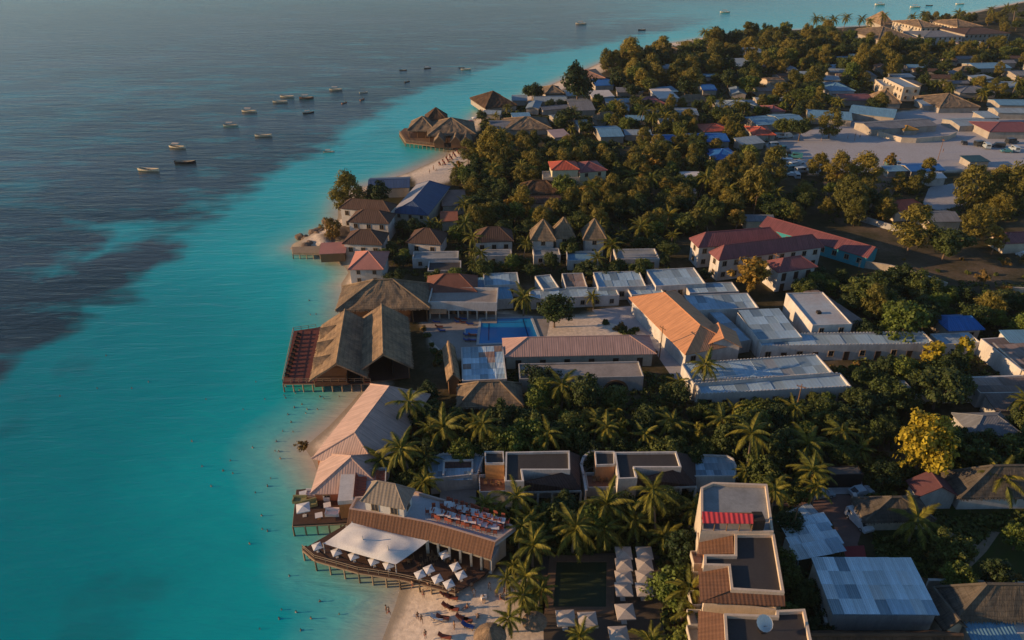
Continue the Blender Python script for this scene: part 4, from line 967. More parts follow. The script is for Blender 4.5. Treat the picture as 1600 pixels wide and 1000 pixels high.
# ================================================================== inland corner of the photograph
t = house('warehouse', 'warehouse with large patched pale blue tin roof beside the brick road', 'warehouse', ((1301,960),(1468,961),(1281,879)), 5.4, TIN, GREYW, 'shed', 1.0, over=.3)
o, rz, L, Wd = rect((1301,960),(1468,961),(1281,879), 5.4)
sheets(t, (-L/2,-Wd/2,5.43), (L/2,-Wd/2,5.43), (L/2,Wd/2,6.43), (-L/2,Wd/2,6.43), 9, 4, (TINL,)*6+(TINS,), .07)
wallrun('yard_wall', 'grey yard wall leaning along the road side of the warehouse', [(1291,972),(1272,900)], 3.0, GREYW)
t = thing('market_shed', 'low shed of staggered pale blue tin sheets beside the brick road', 'shed', P(1270,850,0), 0)
o = P(1270,850,0); FOOT.append(pxpoly([(1223,830),(1279,800),(1320,852),(1246,880)], 3))
rows = [((1241,820),(1281,806),0), ((1228,836),(1300,822),1), ((1234,848),(1306,838),2), ((1240,862),(1318,850),3), ((1246,876),(1322,862),4)]
for k, (a, b, r_) in enumerate(rows):
    A_, B_ = P(*a, 3.2), P(*b, 3.2); e = (B_-A_); L = e.length; e.normalize(); n = Vector((-e.y, e.x, 0)); m_ = 3
    for i in range(m_+1):
        q0 = A_+e*(L*i/(m_+1))-o; w_ = L/(m_+1)*1.04; mb = MB()
        mb.patch(q0, q0+e*w_, q0+e*w_+n*2.6+Vector((0,0,.35)), q0+n*2.6+Vector((0,0,.35)), 1, 1, .04); ob = mb.build('roof_sheet', TINL if i < 3 or k % 2 else TINS, t); ob.location.z = .04*i+.18*k*0+random.uniform(0,.1)
for (px, py) in ((1226,836),(1246,876),(1318,856),(1280,806),(1270,868)):
    p = P(px, py, 3.1)-o; mb = MB(); mb.tube([(p.x,p.y,0),(p.x,p.y,3.1)],[.09,.08],6); mb.build('post', WOOD, t)
mb = MB(); a, b = P(1228,838,3.1)-o, P(1248,878,3.1)-o; mb.obox((a+b)/2, b-a, (b-a).length, .15, 0, 3.0); mb.build('side_wall', GREYW, t)
house('thatched_hut', 'rounded grey thatched hut beside the white van', 'hut', ((1352,815),(1462,812),(1356,778)), 2.8, GTHATCH, CREAM, 'hip', 2.6, 5.0, .7, thatch=True)
house('gate_house', 'maroon gabled roof with pale pink verge beside the big thatched house', 'house', ((1434,777),(1500,776),(1438,750)), 3.2, plain('dull_maroon_sheets', (.11,.045,.048), .85, .4), GREYW, 'gable', 2.2, 0, .5, '', 'y')
house('thatched_house', 'big grey thatched house behind the palms at the inland edge', 'house', ((1500,778),(1660,776),(1510,738)), 3.4, GTHATCH, WHITE, 'hip', 4.2, 6, .8, thatch=True)
house('thatched_house', 'long grey thatched house below the white wall at the inland bottom corner', 'house', ((1492,968),(1680,970),(1492,918)), 4.0, GTHATCH, CREAM, 'hip', 4.0, 4.5, .8, thatch=True)
house('thatched_house', 'long dark thatched roof running along the bottom edge below the warehouse', 'house', ((1262,1040),(1512,1040),(1264,985)), 3.4, BTHATCH, CREAM, 'gable', 2.6, 0, .7, thatch=True)
house('thatched_lean_to', 'small thatched lean-to against the inland end of the warehouse', 'shed', ((1476,985),(1512,980),(1464,928)), 3.4, GTHATCH, CREAM, 'gable', 1.6, 0, .4, '', 'y', thatch=True)
house('blue_tin_shed', 'pale blue tin shed at the bottom below the long grey thatch', 'shed', ((1520,1004),(1600,1004),(1511,962)), 3.0, CYANROOF, GREYW, 'shed', .6, over=.3)
flat('white_lean_to', 'small white roofed lean-to at the bottom inland corner', 'shed', ((1590,990),(1640,990),(1582,966)), 3.2, WHITE, plain('pale_roof_screed', (.60,.57,.54)), .3, .2)
wallrun('boundary_wall', 'long white boundary wall between the lawn and the grey thatched house', [(1452,906),(1520,908),(1660,914)], 1.8, WHITE)
wallrun('forecourt_wall', 'low white forecourt wall next to the white van', [(1335,771),(1338,780),(1347,792)], 1.6, WHITE, .5)
flat('dark_shelter', 'dark flat shelter in the trees behind the parked cars', 'shelter', ((1298,742),(1350,741),(1300,728)), 3.0, DARK, plain('grey_felt', (.13,.12,.11), .9, .4), .2, .15)
# right hand belt
house('blue_roofed_house', 'vivid blue roofed house among the dark trees', 'house', ((1482,517),(1539,515),(1472,492)), 3.6, BLUEROOF, CREAM, 'hip', 1.6, 1.5, .6, 'fw')
flat('tin_roofed_annexe', 'small tin annexe with white rim below the vivid blue roof', 'annexe', ((1472,538),(1533,535),(1464,521)), 3.2, WHITE, TIN, .5, .2, '', tin=TINS, nu=4, nv=1)
t = flat('tin_roofed_block', 'tin block with long white parapet slanting to the inland edge', 'building', ((1596,578),(1680,572),(1546,528)), 4.2, WHITE, TIN, .6, .3, '', tin=RUST, nu=4, nv=5, slope=.5)
house('pale_tin_roof', 'pale turquoise tin roof at the inland edge behind the slanting parapet', 'building', ((1580,538),(1680,536),(1572,520)), 4.0, CYANROOF, WHITE, 'shed', .8, over=.3)
flat('tin_roofed_block', 'tin roof with rusty stripes at the inland edge below the dark trees', 'building', ((1532,614),(1680,612),(1524,590)), 3.6, WHITE, TIN, .3, .2, '', tin=RUST, nu=6, nv=2)
t = house('patchwork_tin_roof', 'patched grey tin roof heaped at the inland edge above the hedge', 'building', ((1520,682),(1600,680),(1540,644)), 3.4, SLATE, GREYW, 'hip', 2.0, 3.5, .4)
house('patchwork_tin_roof', 'grey and rust striped tin roof at the edge below the rusty striped block', 'building', ((1556,642),(1680,640),(1550,620)), 3.2, RUST, GREYW, 'shed', .9, over=.3)
wallrun('boundary_wall', 'white wall with curved end by the dark trees below the mast trees', [(1388,619),(1400,618),(1470,616),(1520,615)], 2.2, WHITE)
wallrun('boundary_wall', 'thin white ridge wall behind the rusty striped tin roof', [(1508,590),(1600,587),(1680,585)], 3.4, WHITE)
flat('white_hut', 'tiny white hut at the end of the curved wall', 'hut', ((1411,606),(1424,605),(1411,594)), 2.8, WHITE, WHITE, .2, .1)
wallrun('boundary_wall', 'tall shaded wall running down from the slanting tin parapet', [(1545,530),(1600,580),(1640,614)], 4.0, CREAM)
wallrun('boundary_wall', 'pale boundary wall from the turquoise gable end across the dry field', [(1344,407),(1390,414),(1430,424),(1462,436),(1480,442)], 2.0, CREAM)
wallrun('boundary_wall', 'low pale wall at the inland end of the dry field', [(1566,448),(1640,452)], 2.0, CREAM)
# ================================================================== headland villas, village and far resort
TURQ = plain('turquoise_plaster', (.04,.30,.36), .8, .3)
DTILE = ribbed('dark_brown_tiles', (.105,.062,.046), .6, .85, .35, strength=.4, vper=.5)
TH, DT, BT = THATCH, DTHATCH, BTHATCH
R5 = [  # label | name, category | eave corners a b c | eave height | roof | wall | kind | rise | openings
 ('two storey white villa with dark brown roof on the rocky point', 'villa', (529,328),(614,329),(537,316),6.8, DTILE, WHITE, 'hip', 2.2, 'fw lw'),
 ('white villa with dark pyramid roof standing before the two storey villa on the point', 'villa', (544,349),(612,348),(556,333),6.0, DTILE, WHITE, 'hip', 2.6, 'fw lw'),
 ('low white house with dark brown roof beside the pink waterside roof', 'house', (537,383),(602,381),(545,364),4.2, DTILE, WHITE, 'hip', 2.8, 'fw'),
 ('small pink roofed shelter on the waterside platform', 'shelter', (498,397),(540,395),(499,382),2.8, plain('salmon_roof', (.46,.20,.16), .8, .3), WOOD, 'shed', .5, ''),
 ('salmon pink hipped house with white lower wall above the water', 'house', (548,423),(605,419),(541,396),4.6, plain('salmon_roof', (.46,.20,.16), .8, .3), WHITE, 'hip', 2.8, 'fw'),
 ('dark brown hipped cottage with white front, closer to the sea than its twin', 'cottage', (637,381),(694,381),(646,362),4.0, DTILE, WHITE, 'hip', 3.0, 'fw'),
 ('dark brown hipped cottage with white front between two palms', 'cottage', (741,379),(803,377),(752,361),4.0, DTILE, WHITE, 'hip', 3.0, 'fw'),
 ('red roofed seaward wing of the cream three storey villa', 'villa', (861,266),(906,265),(868,253),9.0, REDROOF2, plain('pale_yellow_plaster', (.62,.56,.38)), 'hip', 1.8, ''),
 ('maroon roofed inland wing of the cream three storey villa', 'villa', (905,270),(950,266),(914,253),8.0, REDROOF, plain('pale_yellow_plaster', (.62,.56,.38)), 'hip', 2.0, 'fw'),
 ('dark thatched house half hidden below the cream villa', 'house', (812,303),(876,302),(824,288),3.4, BT, CREAM, 'hip', 3.0, ''),
 ('tin roofed cabin at the head of the pale row above the mid belt', 'cabin', (905,200),(927,199),(904,189),3.2, TIN, WHITE, 'shed', .5, ''),
 ('pale blue tin hall in the middle of the row above the mid belt', 'hall', (938,214),(976,213),(930,197),3.6, CYANROOF, WHITE, 'gable', 1.2, ''),
 ('grey tin hall ending the row above the mid belt', 'hall', (976,211),(1019,211),(972,202),3.2, TIN, WHITE, 'gable', 1.0, ''),
 ('deep blue roof wedged between trees in the middle of the village', 'house', (1022,224),(1061,224),(1020,210),3.4, BLUEROOF, CREAM, 'gable', 1.2, ''),
 ('long bright blue roof below the red hipped roof', 'hall', (1080,222),(1141,221),(1078,208),3.6, BLUEROOF, CREAM, 'gable', 1.4, ''),
 ('bright blue hipped roof near the seaward tip of the town square', 'house', (1117,250),(1161,248),(1117,232),3.6, BLUEROOF, CREAM, 'hip', 2.0, ''),
 ('red hipped roof above the long bright blue roof', 'house', (1100,206),(1145,204),(1110,193),3.6, REDROOF2, CREAM, 'hip', 1.6, ''),
 ('maroon roofed block at the back of the white walled pair', 'building', (1091,387),(1226,376),(1058,374),6.4, REDROOF, WHITE, 'hip', 3.0, 'fw lw'),
 ('maroon roofed block at the front of the white walled pair', 'building', (1123,407),(1288,386),(1092,396),6.4, REDROOF, WHITE, 'hip', 3.0, 'fw lw'),
 ('two storey white gallery house with crimson roof beside the orange bushy tree', 'building', (1216,426),(1278,417),(1192,409),6.0, REDROOF, WHITE, 'hip', 2.2, 'fd'),
 ('grey tin shed at the seaward end of the long crimson roof', 'shed', (1166,346),(1212,346),(1172,335),3.2, SLATE, CREAM, 'gable', 1.0, ''),
 ('orange red hipped roof alone in the scrub below the square', 'house', (1400,330),(1454,326),(1412,313),3.8, REDROOF2, CREAM, 'hip', 2.0, ''),
 ('dull grey roof beside the orange red hipped roof', 'house', (1452,347),(1504,346),(1456,329),3.2, SLATE, CREAM, 'gable', 1.4, ''),
 ('maroon roof at the inland edge behind the orange bush', 'house', (1571,381),(1640,378),(1576,363),3.4, REDROOF, CREAM, 'hip', 1.8, ''),
 ('blue tarpaulin shelter on the near rim of the town square', 'shelter', (1424,268),(1478,266),(1430,255),3.0, BLUEROOF, WHITE, 'gable', 1.0, ''),
 ('white canvas shelter in front of the blue tarpaulin shelter', 'shelter', (1452,279),(1480,278),(1454,268),3.0, FABRIC, WHITE, 'gable', .9, ''),
 ('dark teal awning near the inland end of the square', 'shelter', (1516,253),(1548,252),(1518,244),3.0, plain('teal_awning', (.02,.08,.11)), WHITE, 'shed', .4, ''),
 ('long grey roofed market hall inside the walled compound of the square', 'hall', (1362,203),(1466,196),(1354,190),3.4, SLATE, WHITE, 'gable', 1.2, ''),
 ('small straw roofed kiosk inside the walled compound', 'kiosk', (1413,204),(1436,203),(1416,196),2.8, plain('straw', (.34,.20,.05)), WOOD, 'hip', 1.2, ''),
 ('light blue market roof just behind the salmon kiosk', 'hall', (1184,196),(1222,193),(1183,181),3.4, CYANROOF, WHITE, 'gable', 1.2, ''),
 ('light blue market roof in the middle, behind the round olive trees', 'hall', (1224,193),(1262,191),(1222,178),3.6, CYANROOF, WHITE, 'gable', 1.2, ''),
 ('light blue market roof slanting behind the lone square tree', 'hall', (1262,183),(1332,188),(1258,170),3.6, CYANROOF, WHITE, 'gable', 1.4, ''),
 ('largest light blue market roof facing the walled compound', 'hall', (1326,176),(1398,184),(1322,162),3.8, CYANROOF, WHITE, 'gable', 1.4, ''),
 ('salmon red tent roofed kiosk on the square by the parked trucks', 'kiosk', (1177,211),(1213,211),(1183,197),3.2, REDROOF2, CREAM, 'hip', 1.6, ''),
 ('long brick red roof at the inland end of the square', 'house', (1546,206),(1640,206),(1549,190),3.8, REDROOF, CREAM, 'hip', 2.0, ''),
 ('pale tin roof beside the long brick red roof', 'house', (1500,197),(1570,194),(1505,184),3.2, TIN, CREAM, 'gable', 1.0, ''),
 ('small cream house behind the pale tin roof at the square', 'house', (1538,184),(1564,184),(1540,175),4.0, TIN, CREAM, 'shed', .4, 'fw'),
 ('pale blue tin roof at the inland edge, upper of two', 'house', (1562,164),(1640,165),(1563,155),3.6, CYANROOF, WHITE, 'gable', 1.0, ''),
 ('pale grey tin roof at the inland edge, lower of two', 'house', (1560,176),(1640,177),(1561,168),3.6, TIN, CREAM, 'gable', 1.0, ''),
 ('cream and red beach house at the water of the far bay', 'house', (904,123),(946,122),(906,108),4.6, plain('cream_red_roof', (.52,.27,.16), .8, .6, .3), CREAM, 'hip', 1.6, 'fw'),
 ('blue roof tucked behind the cream and red beach house', 'house', (930,134),(960,133),(932,123),3.4, BLUEROOF, CREAM, 'gable', 1.2, ''),
 ('dark pyramid thatched bar at the head of the far beach', 'bar', (758,169),(808,164),(766,150),3.6, BT, WOOD, 'hip', 5.0, ''),
 ('small grey thatched hut by the round bush on the far beach', 'hut', (852,147),(882,146),(855,136),3.0, DT, WOOD, 'hip', 2.6, ''),
 ('grey tin roof between the dark thatched bar and round bush', 'house', (835,159),(887,158),(838,150),3.2, TIN, CREAM, 'gable', 1.0, ''),
 ('long pale tin roof behind the round dark bush', 'house', (886,150),(927,149),(888,141),3.2, TIN, WHITE, 'gable', 1.0, ''),
 ('white walled house next to the long pale tin roof', 'house', (925,152),(961,151),(926,142),3.8, plain('pale_roof_screed', (.60,.57,.54)), CREAM, 'shed', .3, 'fw'),
 ('dark grey slate roof with low white eaves above the mid belt', 'house', (893,173),(931,172),(897,154),3.4, SLATE, CREAM, 'gable', 1.6, ''),
 ('small tin roof peeping over the wide grey thatch', 'house', (803,189),(833,188),(805,178),3.0, CYANROOF, CREAM, 'shed', .6, ''),
 ('wide grey thatch with white eave line above the golden trees', 'house', (790,203),(863,201),(800,185),3.2, DT, WHITE, 'hip', 3.0, ''),
 ('bluish tin roof next to the over water restaurant', 'house', (768,202),(800,201),(771,188),3.0, SLATE, CREAM, 'gable', 1.2, ''),
 ('pinkish screed roof behind the golden trees', 'house', (866,215),(893,213),(868,203),3.2, plain('pink_screed', (.38,.29,.29)), CREAM, 'shed', .3, ''),
 ('white gabled house in the village beyond the dark hedge', 'house', (1030,154),(1062,153),(1030,141),4.2, plain('pale_roof_screed', (.60,.57,.54)), WHITE, 'shed', .8, 'fw'),
 ('dark red roof beside the white gabled house', 'house', (1002,164),(1043,163),(1008,150),3.6, REDROOF, CREAM, 'hip', 1.8, ''),
 ('white block gleaming through the headland grove', 'house', (1145,104),(1185,103),(1145,92),5.0, TIN, WHITE, 'shed', .4, 'fw'),
 ('white roof high in the headland grove', 'house', (1168,83),(1200,82),(1170,75),4.4, TIN, WHITE, 'shed', .4, 'fw'),
 ('grey tin roof below the white gabled house', 'house', (1057,180),(1093,180),(1058,168),3.2, TIN, CREAM, 'gable', 1.2, ''),
 ('wide grey tin roof in the palms behind the market', 'house', (1125,169),(1191,169),(1127,156),3.4, TIN, CREAM, 'hip', 1.6, ''),
 ('tiny blue roof at the foot of the headland grove', 'house', (1098,141),(1121,141),(1098,131),3.2, BLUEROOF, CREAM, 'gable', 1.0, ''),
 ('cream bungalow by the far beach palms', 'house', (1089,76),(1107,75),(1090,67),4.0, TH, CREAM, 'hip', 1.6, ''),
 ('small cream hut on the far beach sand', 'hut', (1043,79),(1063,78),(1044,71),3.6, TH, CREAM, 'hip', 1.6, ''),
 ('grand brown thatched lodge in the far grove', 'lodge', (1373,62),(1436,61),(1382,45),5.0, DT, CREAM, 'hip', 5.0, ''),
 ('pointed thatched tower by the far sea', 'tower', (1376,38),(1398,38),(1379,30),4.0, TH, CREAM, 'pyr', 8.0, ''),
 ('cream far hotel block near the pointed thatched tower', 'hotel', (1440,43),(1472,42),(1443,31),7.5, TH, CREAM, 'hip', 3.0, 'fw lw'),
 ('cream far hotel block under the tall far palms', 'hotel', (1496,42),(1536,41),(1498,31),7.5, TH, CREAM, 'hip', 3.0, 'fw lw'),
 ('long white far building with grey roof below the cream hotel blocks', 'hotel', (1443,58),(1506,57),(1443,48),6.0, SLATE, WHITE, 'hip', 2.0, 'fw'),
 ('long white far building with brown roof at the inland end', 'hotel', (1508,54),(1580,52),(1510,43),6.5, DTILE, WHITE, 'hip', 2.0, 'fw'),
 ('pale blue tin roofs bunched at the far inland edge', 'house', (1528,107),(1582,106),(1530,98),3.6, CYANROOF, WHITE, 'gable', 1.2, ''),
 ('grey tin roof at the edge below the pale blue roofs', 'house', (1557,137),(1640,137),(1560,127),3.4, TIN, CREAM, 'gable', 1.2, ''),
 ('long slate roof between the far palms', 'house', (1500,145),(1558,145),(1503,134),3.4, SLATE, CREAM, 'hip', 1.6, ''),
 ('mound shaped thatched house behind the market compound', 'house', (1468,168),(1532,167),(1478,150),3.4, DT, CREAM, 'hip', 4.0, ''),
 ('thin pale tin roof next to the mound shaped thatch', 'house', (1444,165),(1486,165),(1446,157),3.0, TIN, CREAM, 'shed', .5, ''),
 ('pointed tan thatched hut beside the cream two storey block', 'hut', (1373,161),(1409,161),(1378,150),3.4, TH, CREAM, 'pyr', 5.0, ''),
 ('dark red low roof behind the light blue market roofs', 'house', (1317,157),(1371,157),(1320,146),3.2, REDROOF, CREAM, 'gable', 1.2, ''),
 ('pale hipped tin roof between village palms', 'house', (1296,142),(1337,142),(1303,128),3.4, CYANROOF, WHITE, 'hip', 2.0, ''),
 ('red and white hut at the seaward end of the market', 'hut', (1206,175),(1228,174),(1208,164),3.4, REDROOF, WHITE, 'hip', 1.4, ''),
 ('pale roof at the seaward foot of the village palms', 'house', (1206,131),(1232,130),(1208,121),3.4, TH, CREAM, 'gable', 1.2, ''),
 ('dull tin roof at the inland edge above the square', 'house', (1588,118),(1660,118),(1590,110),3.4, SLATE, CREAM, 'gable', 1.0, ''),
 ('small grey tin roof in the scrub below the vehicles', 'shed', (1388,268),(1420,267),(1390,260),3.0, CYANROOF, CREAM, 'shed', .4, ''),
 ('grey roof glimpsed through the mid belt trees', 'house', (1060,306),(1090,305),(1062,296),3.4, SLATE, CREAM, 'gable', 1.2, ''),
 ('low brown roof in the shade of the mid belt', 'house', (826,318),(880,317),(830,308),3.2, DTILE, CREAM, 'gable', 1.4, ''),
 ('pale roof in the mid belt next to the dark path', 'house', (1066,277),(1096,276),(1067,268),3.2, FABRIC, WHITE, 'gable', .8, ''),
 ('terracotta roof by the long navy gable', 'house', (688,346),(716,345),(690,330),3.4, plain('terracotta_roof', (.34,.13,.08), .85, .4), CREAM, 'gable', 1.4, ''),
 ('brown flat house beside the long navy gable', 'house', (690,322),(728,321),(698,298),3.2, plain('brown_screed', (.26,.17,.14), .9, .5), CREAM, 'shed', .3, ''),
]
for lb, cat, a, b, c, z, rf, wl, kd, rise, op in R5:
    if z < 3.9 and a[1] < 270: z -= .6
    th = rf in (THATCH, DTHATCH, BTHATCH)
    if a[1] < 270 and 'villa' not in lb and 'hotel' not in lb: wl = VWALL
    house({'house':'village_house','building':'long_building'}.get(cat, cat if cat in ('villa','shelter','kiosk','cottage','cabin','hut','bar','shed','lodge','tower') else 'village_'+cat), lb, cat, turned(rect(a, b, c, z), -9) if (wl is WHITE and a[0] < 640 and a[1] > 300) else (a, b, c), z, rf, wl, kd, rise, None, .5 if z > 3.3 else .35, op, thatch=th)
# long crimson roofed strip with turquoise end
house('long_building', 'very long crimson roofed strip with turquoise gable end beside the dry field', 'building', ((1186,353),(1356,403),(1400,395)), 3.6, REDROOF, TURQ, 'gable', 1.8, 0, .5, 'fw')
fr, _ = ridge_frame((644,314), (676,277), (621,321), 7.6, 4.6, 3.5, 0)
_t = house('blue_gabled_hall', 'long navy blue hall with painted pale sheen on seaward slope by the near bay beach', 'hall', fr, 4.6, NAVYROOF, CREAM, 'hip', 3.0, 3.5, .5, 'lw')
_r = [c for c in _t.children if c.name.startswith('roof')][0].data; _r.materials.append(ribbed('lilac_sheen_sheet', (.30,.30,.34), .5, .55, .4))  # pale lilac paints the glossy sky reflection onto the seaward slope
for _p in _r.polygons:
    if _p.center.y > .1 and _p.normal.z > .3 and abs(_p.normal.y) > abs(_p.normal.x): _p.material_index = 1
house('blue_roofed_hall', 'low navy roof lying across the end of the long navy hall', 'hall', ((574,295),(640,293),(612,277)), 3.6, NAVYROOF, CREAM, 'gable', 1.2, 0, .4)
# two storey huts with pointed thatch
for a, b, c, lb in (((829,375),(869,375),(833,361),'seaward one of three pale towers with pointed thatch'),((866,372),(899,371),(870,358),'middle one of three pale towers with pointed thatch'),((911,374),(948,374),(915,360),'inland one of three pale towers with pointed thatch, beside the big palm')):
    house('thatched_tower', lb, 'tower', (a, b, c), 5.6, DTHATCH, WHITE, 'pyr', 5.0, None, .7, 'fw', thatch=True)
for a, b, c, z, rf, lb in (((644,404),(716,403),(645,393),3.0,CONC,'white low wall block below the seaward brown cottage'),((668,423),(720,422),(664,408),3.2,BITUMEN,'dark flat roof with white side parapets above the brown hipped house'),
                         ((834,399),(876,398),(836,388),3.0,CONC,'white porch block below the pointed thatch towers'),((887,407),(938,407),(887,392),3.0,CYANROOF,'long white wall block with tin roof by the big date palm'),
                         ((964,405),(1031,404),(967,389),3.2,CONC,'white arched wall block inland of the big date palm'),((742,400),(800,399),(744,390),2.6,CONC,'white wall block below the cottage between palms'),
                         ((1412,136),(1439,136),(1412,121),7.0,TIN,'cream two storey block on the village edge, taller part'),((1380,134),(1411,135),(1382,124),5.4,TIN,'cream two storey block on the village edge, lower part'),
                         ((848,277),(906,277),(850,267),6.4,CONC,'cream tall block in front of the red roofed villa wings')):
    flat('white_block', lb, 'building', (a, b, c), z, WHITE if 'cream' not in lb else CREAM, rf, .5, .25, 'fw lw')
# over water restaurant
deck('water_deck', 'timber deck on stilts in the bay under the thatched water restaurant', [(634,222),(700,230),(742,226),(744,205),(632,200),(624,207)], .9, WOOD, (0, 1, 4, 5), (0, 5))
for fr_, z, r, lb in ((((636,204),(680,204),(646,190)),4.2,4.2,'seaward roof of the thatched water restaurant'),(((664,190),(700,189),(670,180)),5.6,4.6,'tallest dark pointed roof of the thatched water restaurant'),(((668,212),(744,210),(684,192)),4.4,4.6,'widest roof of the thatched water restaurant nearest the beach')):
    house('thatched_restaurant', lb, 'restaurant', fr_, z, DTHATCH if 'tallest' not in lb else BTHATCH, WOOD, 'hip', r, None, .7, thatch=True, z0=.8, posts=True)
for px, lb in ((686,'front gable over the seaward deck corner'),(712,'middle small front gable at the water deck'),(728,'small front gable at the beach end of the water deck')):
    house('deck_gazebo', 'thatched gazebo, '+lb, 'gazebo', ((px-9,222),(px+9,222),(px-8,214)), 3.4, DTHATCH, WOOD, 'gable', 2.6, 0, .4, '', 'y', thatch=True, z0=.9)
deck('water_platform', 'small timber platform on the rocks at the point', [(457,395),(500,396),(500,384),(456,386)], .7, PALEWOOD, (0, 3), None)
wallrun('field_fence', 'pale post wall running through the scrub toward the big round bush', [(1326,331),(1372,345),(1416,358)], 1.8, GREYW)
wallrun('compound_wall', 'white wall round the market compound on the square', [(1364,203),(1409,215),(1432,216),(1482,212),(1495,206)], 2.0, CREAM)
wallrun('garden_wall', 'thin white wall line in front of the grey thatch village', [(780,203),(864,203),(876,206)], 1.6, WHITE)

# the rest of the village: small low houses between the trees
random.seed(99); VH = []
SHN = {'grey tin roofed house':TIN, 'pale blue roofed house':CYANROOF, 'slate roofed house':SLATE, 'rust roofed house':RUST, 'brown roofed house':DTILE, 'grey thatched hut':DTHATCH, 'maroon roofed house':REDROOF}
def small_houses(poly, n):
    pl = pxpoly(poly); xs = [p[0] for p in pl]; ys = [p[1] for p in pl]; k = 0
    for _ in range(n*40):
        x, y = random.uniform(min(xs), max(xs)), random.uniform(min(ys), max(ys))
        if not inside(x, y, pl) or any(inside(x, y, q) or pdist(x, y, q) < 5.5 for q in FOOT): continue
        nm = random.choices(list(SHN), [6,3,4,2,2,2,1])[0]; L_, W_ = random.uniform(7,15), random.uniform(5.5,8); th = 'thatch' in nm
        t = house('village_hut' if th else 'village_house', None, 'hut' if th else 'house', (Vector((x,y,0)), rad(random.choice((0,4,-8,82,20))), L_, W_), random.uniform(2.3,2.9), SHN[nm], VWALL, 'hip' if th else random.choice(('gable','shed','gable')), 2.4 if th else random.uniform(.6,1.4), None, .4, '', thatch=th, group='small houses of the village')
        VH.append((t, x, y, nm)); k += 1
        if k >= n: return
small_houses([(1180,100),(1440,110),(1640,100),(1640,190),(1450,170),(1330,160),(1180,165)], 26)
small_houses([(960,150),(1180,140),(1180,240),(1060,235),(960,200)], 10)
small_houses([(760,165),(940,145),(960,205),(770,205)], 12)
small_houses([(1440,68),(1640,60),(1640,100),(1450,105)], 8)
small_houses([(1000,110),(1430,90),(1430,120),(1200,145),(1000,145)], 10)
# ================================================================== vegetation
random.seed(11)
def clump(mb, c, r, n, s, asp=1.0, up=.0):
    for _ in range(n):
        d = Vector((random.gauss(0,1), random.gauss(0,1), random.gauss(0,1)))
        d.normalize(); p = c+d*r*random.uniform(.45,1.0); p.z = c.z+(p.z-c.z)*.75
        nrm = (d+Vector((random.uniform(-.7,.7), random.uniform(-.7,.7), random.uniform(-.2,.9)))).normalized()
        t1 = nrm.cross(Vector((random.uniform(-1,1),random.uniform(-1,1),random.uniform(-1,1)+up))).normalized(); t2 = nrm.cross(t1)
        w = s*random.uniform(.6,1.3); h = w*asp
        mb.face([p-t1*w*.5-t2*h*.5, p+t1*w*.5-t2*h*.3, p+t2*h*.62, p-t1*w*.45+t2*h*.2])
def crown(R, Hc, nclump, nleaf, s, shape='round', asp=1.0, cr=1.0, up=0):
    mb = MB()
    for i in range(nclump):
        a = random.uniform(0, 2*math.pi); u = random.uniform(-1, 1); rr = random.uniform(.55, 1.0)
        if shape == 'round':
            q = math.sqrt(1-u*u); lump = .80+.62*noise.noise(Vector((math.cos(a)*1.7, math.sin(a)*1.7, u*1.5+R)))
            c = Vector((math.cos(a)*q*R*rr*lump, math.sin(a)*q*R*rr*lump, u*Hc*rr*lump))
            if c.z < -Hc*.55: c.z = -Hc*.55*random.random()
        elif shape == 'casu':                    # ragged tiers, narrowing upward
            v = random.random(); w = R*(.30+.70*math.sin(math.pi*min(1, .12+v*.85)))*(1-.2*v)
            c = Vector((math.cos(a)*w*rr, math.sin(a)*w*rr, -Hc+2*Hc*v))
        elif shape == 'column':
            v = random.random(); w = R*(.5+.5*math.sin(math.pi*(.15+.8*v))); c = Vector((math.cos(a)*w*rr, math.sin(a)*w*rr, -Hc+2*Hc*v))
        clump(mb, c, cr*random.uniform(.7,1.25), nleaf, s, asp, up)
    return mb
def trunk(h, r, spread, n=5, mat=None):
    mb = MB(); top = Vector((random.uniform(-.3,.3), random.uniform(-.3,.3), h)); mb.tube([(0,0,-.3), (top.x*.4,top.y*.4,h*.5), top], [r, r*.75, r*.5], 6)
    for k in range(n):
        a = 2*math.pi*k/n+random.uniform(-.3,.3); q = top+Vector((math.cos(a)*spread, math.sin(a)*spread, spread*random.uniform(.5,1.0)))
        s_ = Vector((top.x*.7, top.y*.7, h*random.uniform(.6,.95))); mb.tube([s_, (s_+q)/2+Vector((0,0,.2)), q], [r*.45, r*.3, r*.12], 5)
    return mb.mesh('trunk', mat or TRUNK)
BROAD = [(crown(R, Hc, n, 66, .36, cr=1.1).mesh('crown', L_BROAD), trunk(th, .22, R*.6), th+Hc*.45) for R, Hc, n, th in ((3.8,2.9,62,2.6),(4.4,3.0,74,2.8),(3.3,3.1,54,3.0),(4.1,2.5,62,2.4),(3.6,3.4,60,2.8))]
CASU = [(crown(R, Hc, n, 58, .21, 'casu', 2.7, 1.1, .8).mesh('crown', L_CASU), trunk(th, .2, R*.5, 6), th+Hc*.75) for R, Hc, n, th in ((3.0,3.6,70,2.4),(3.5,3.4,80,2.2),(2.8,3.9,66,2.6),(3.9,3.0,84,2.2),(3.2,3.2,60,2.4))]
for _k, _m in ((2, L_DEEP), (3, L_DEEP), (4, L_FRESH)): BROAD[_k][0].materials[0] = _m
RUSTY = [(crown(R, Hc, n, 24, .42, 'round', 1.6, .95).mesh('crown', L_RUST), trunk(th, .2, R*.5, 6), th+Hc*.5) for R, Hc, n, th in ((3.2,3.2,50,2.4),(2.8,3.4,44,2.6))]
YEL = (crown(4.3, 3.2, 120, 34, .4, cr=1.0).mesh('crown', L_YEL), trunk(2.6, .25, 2.6), 4.3)
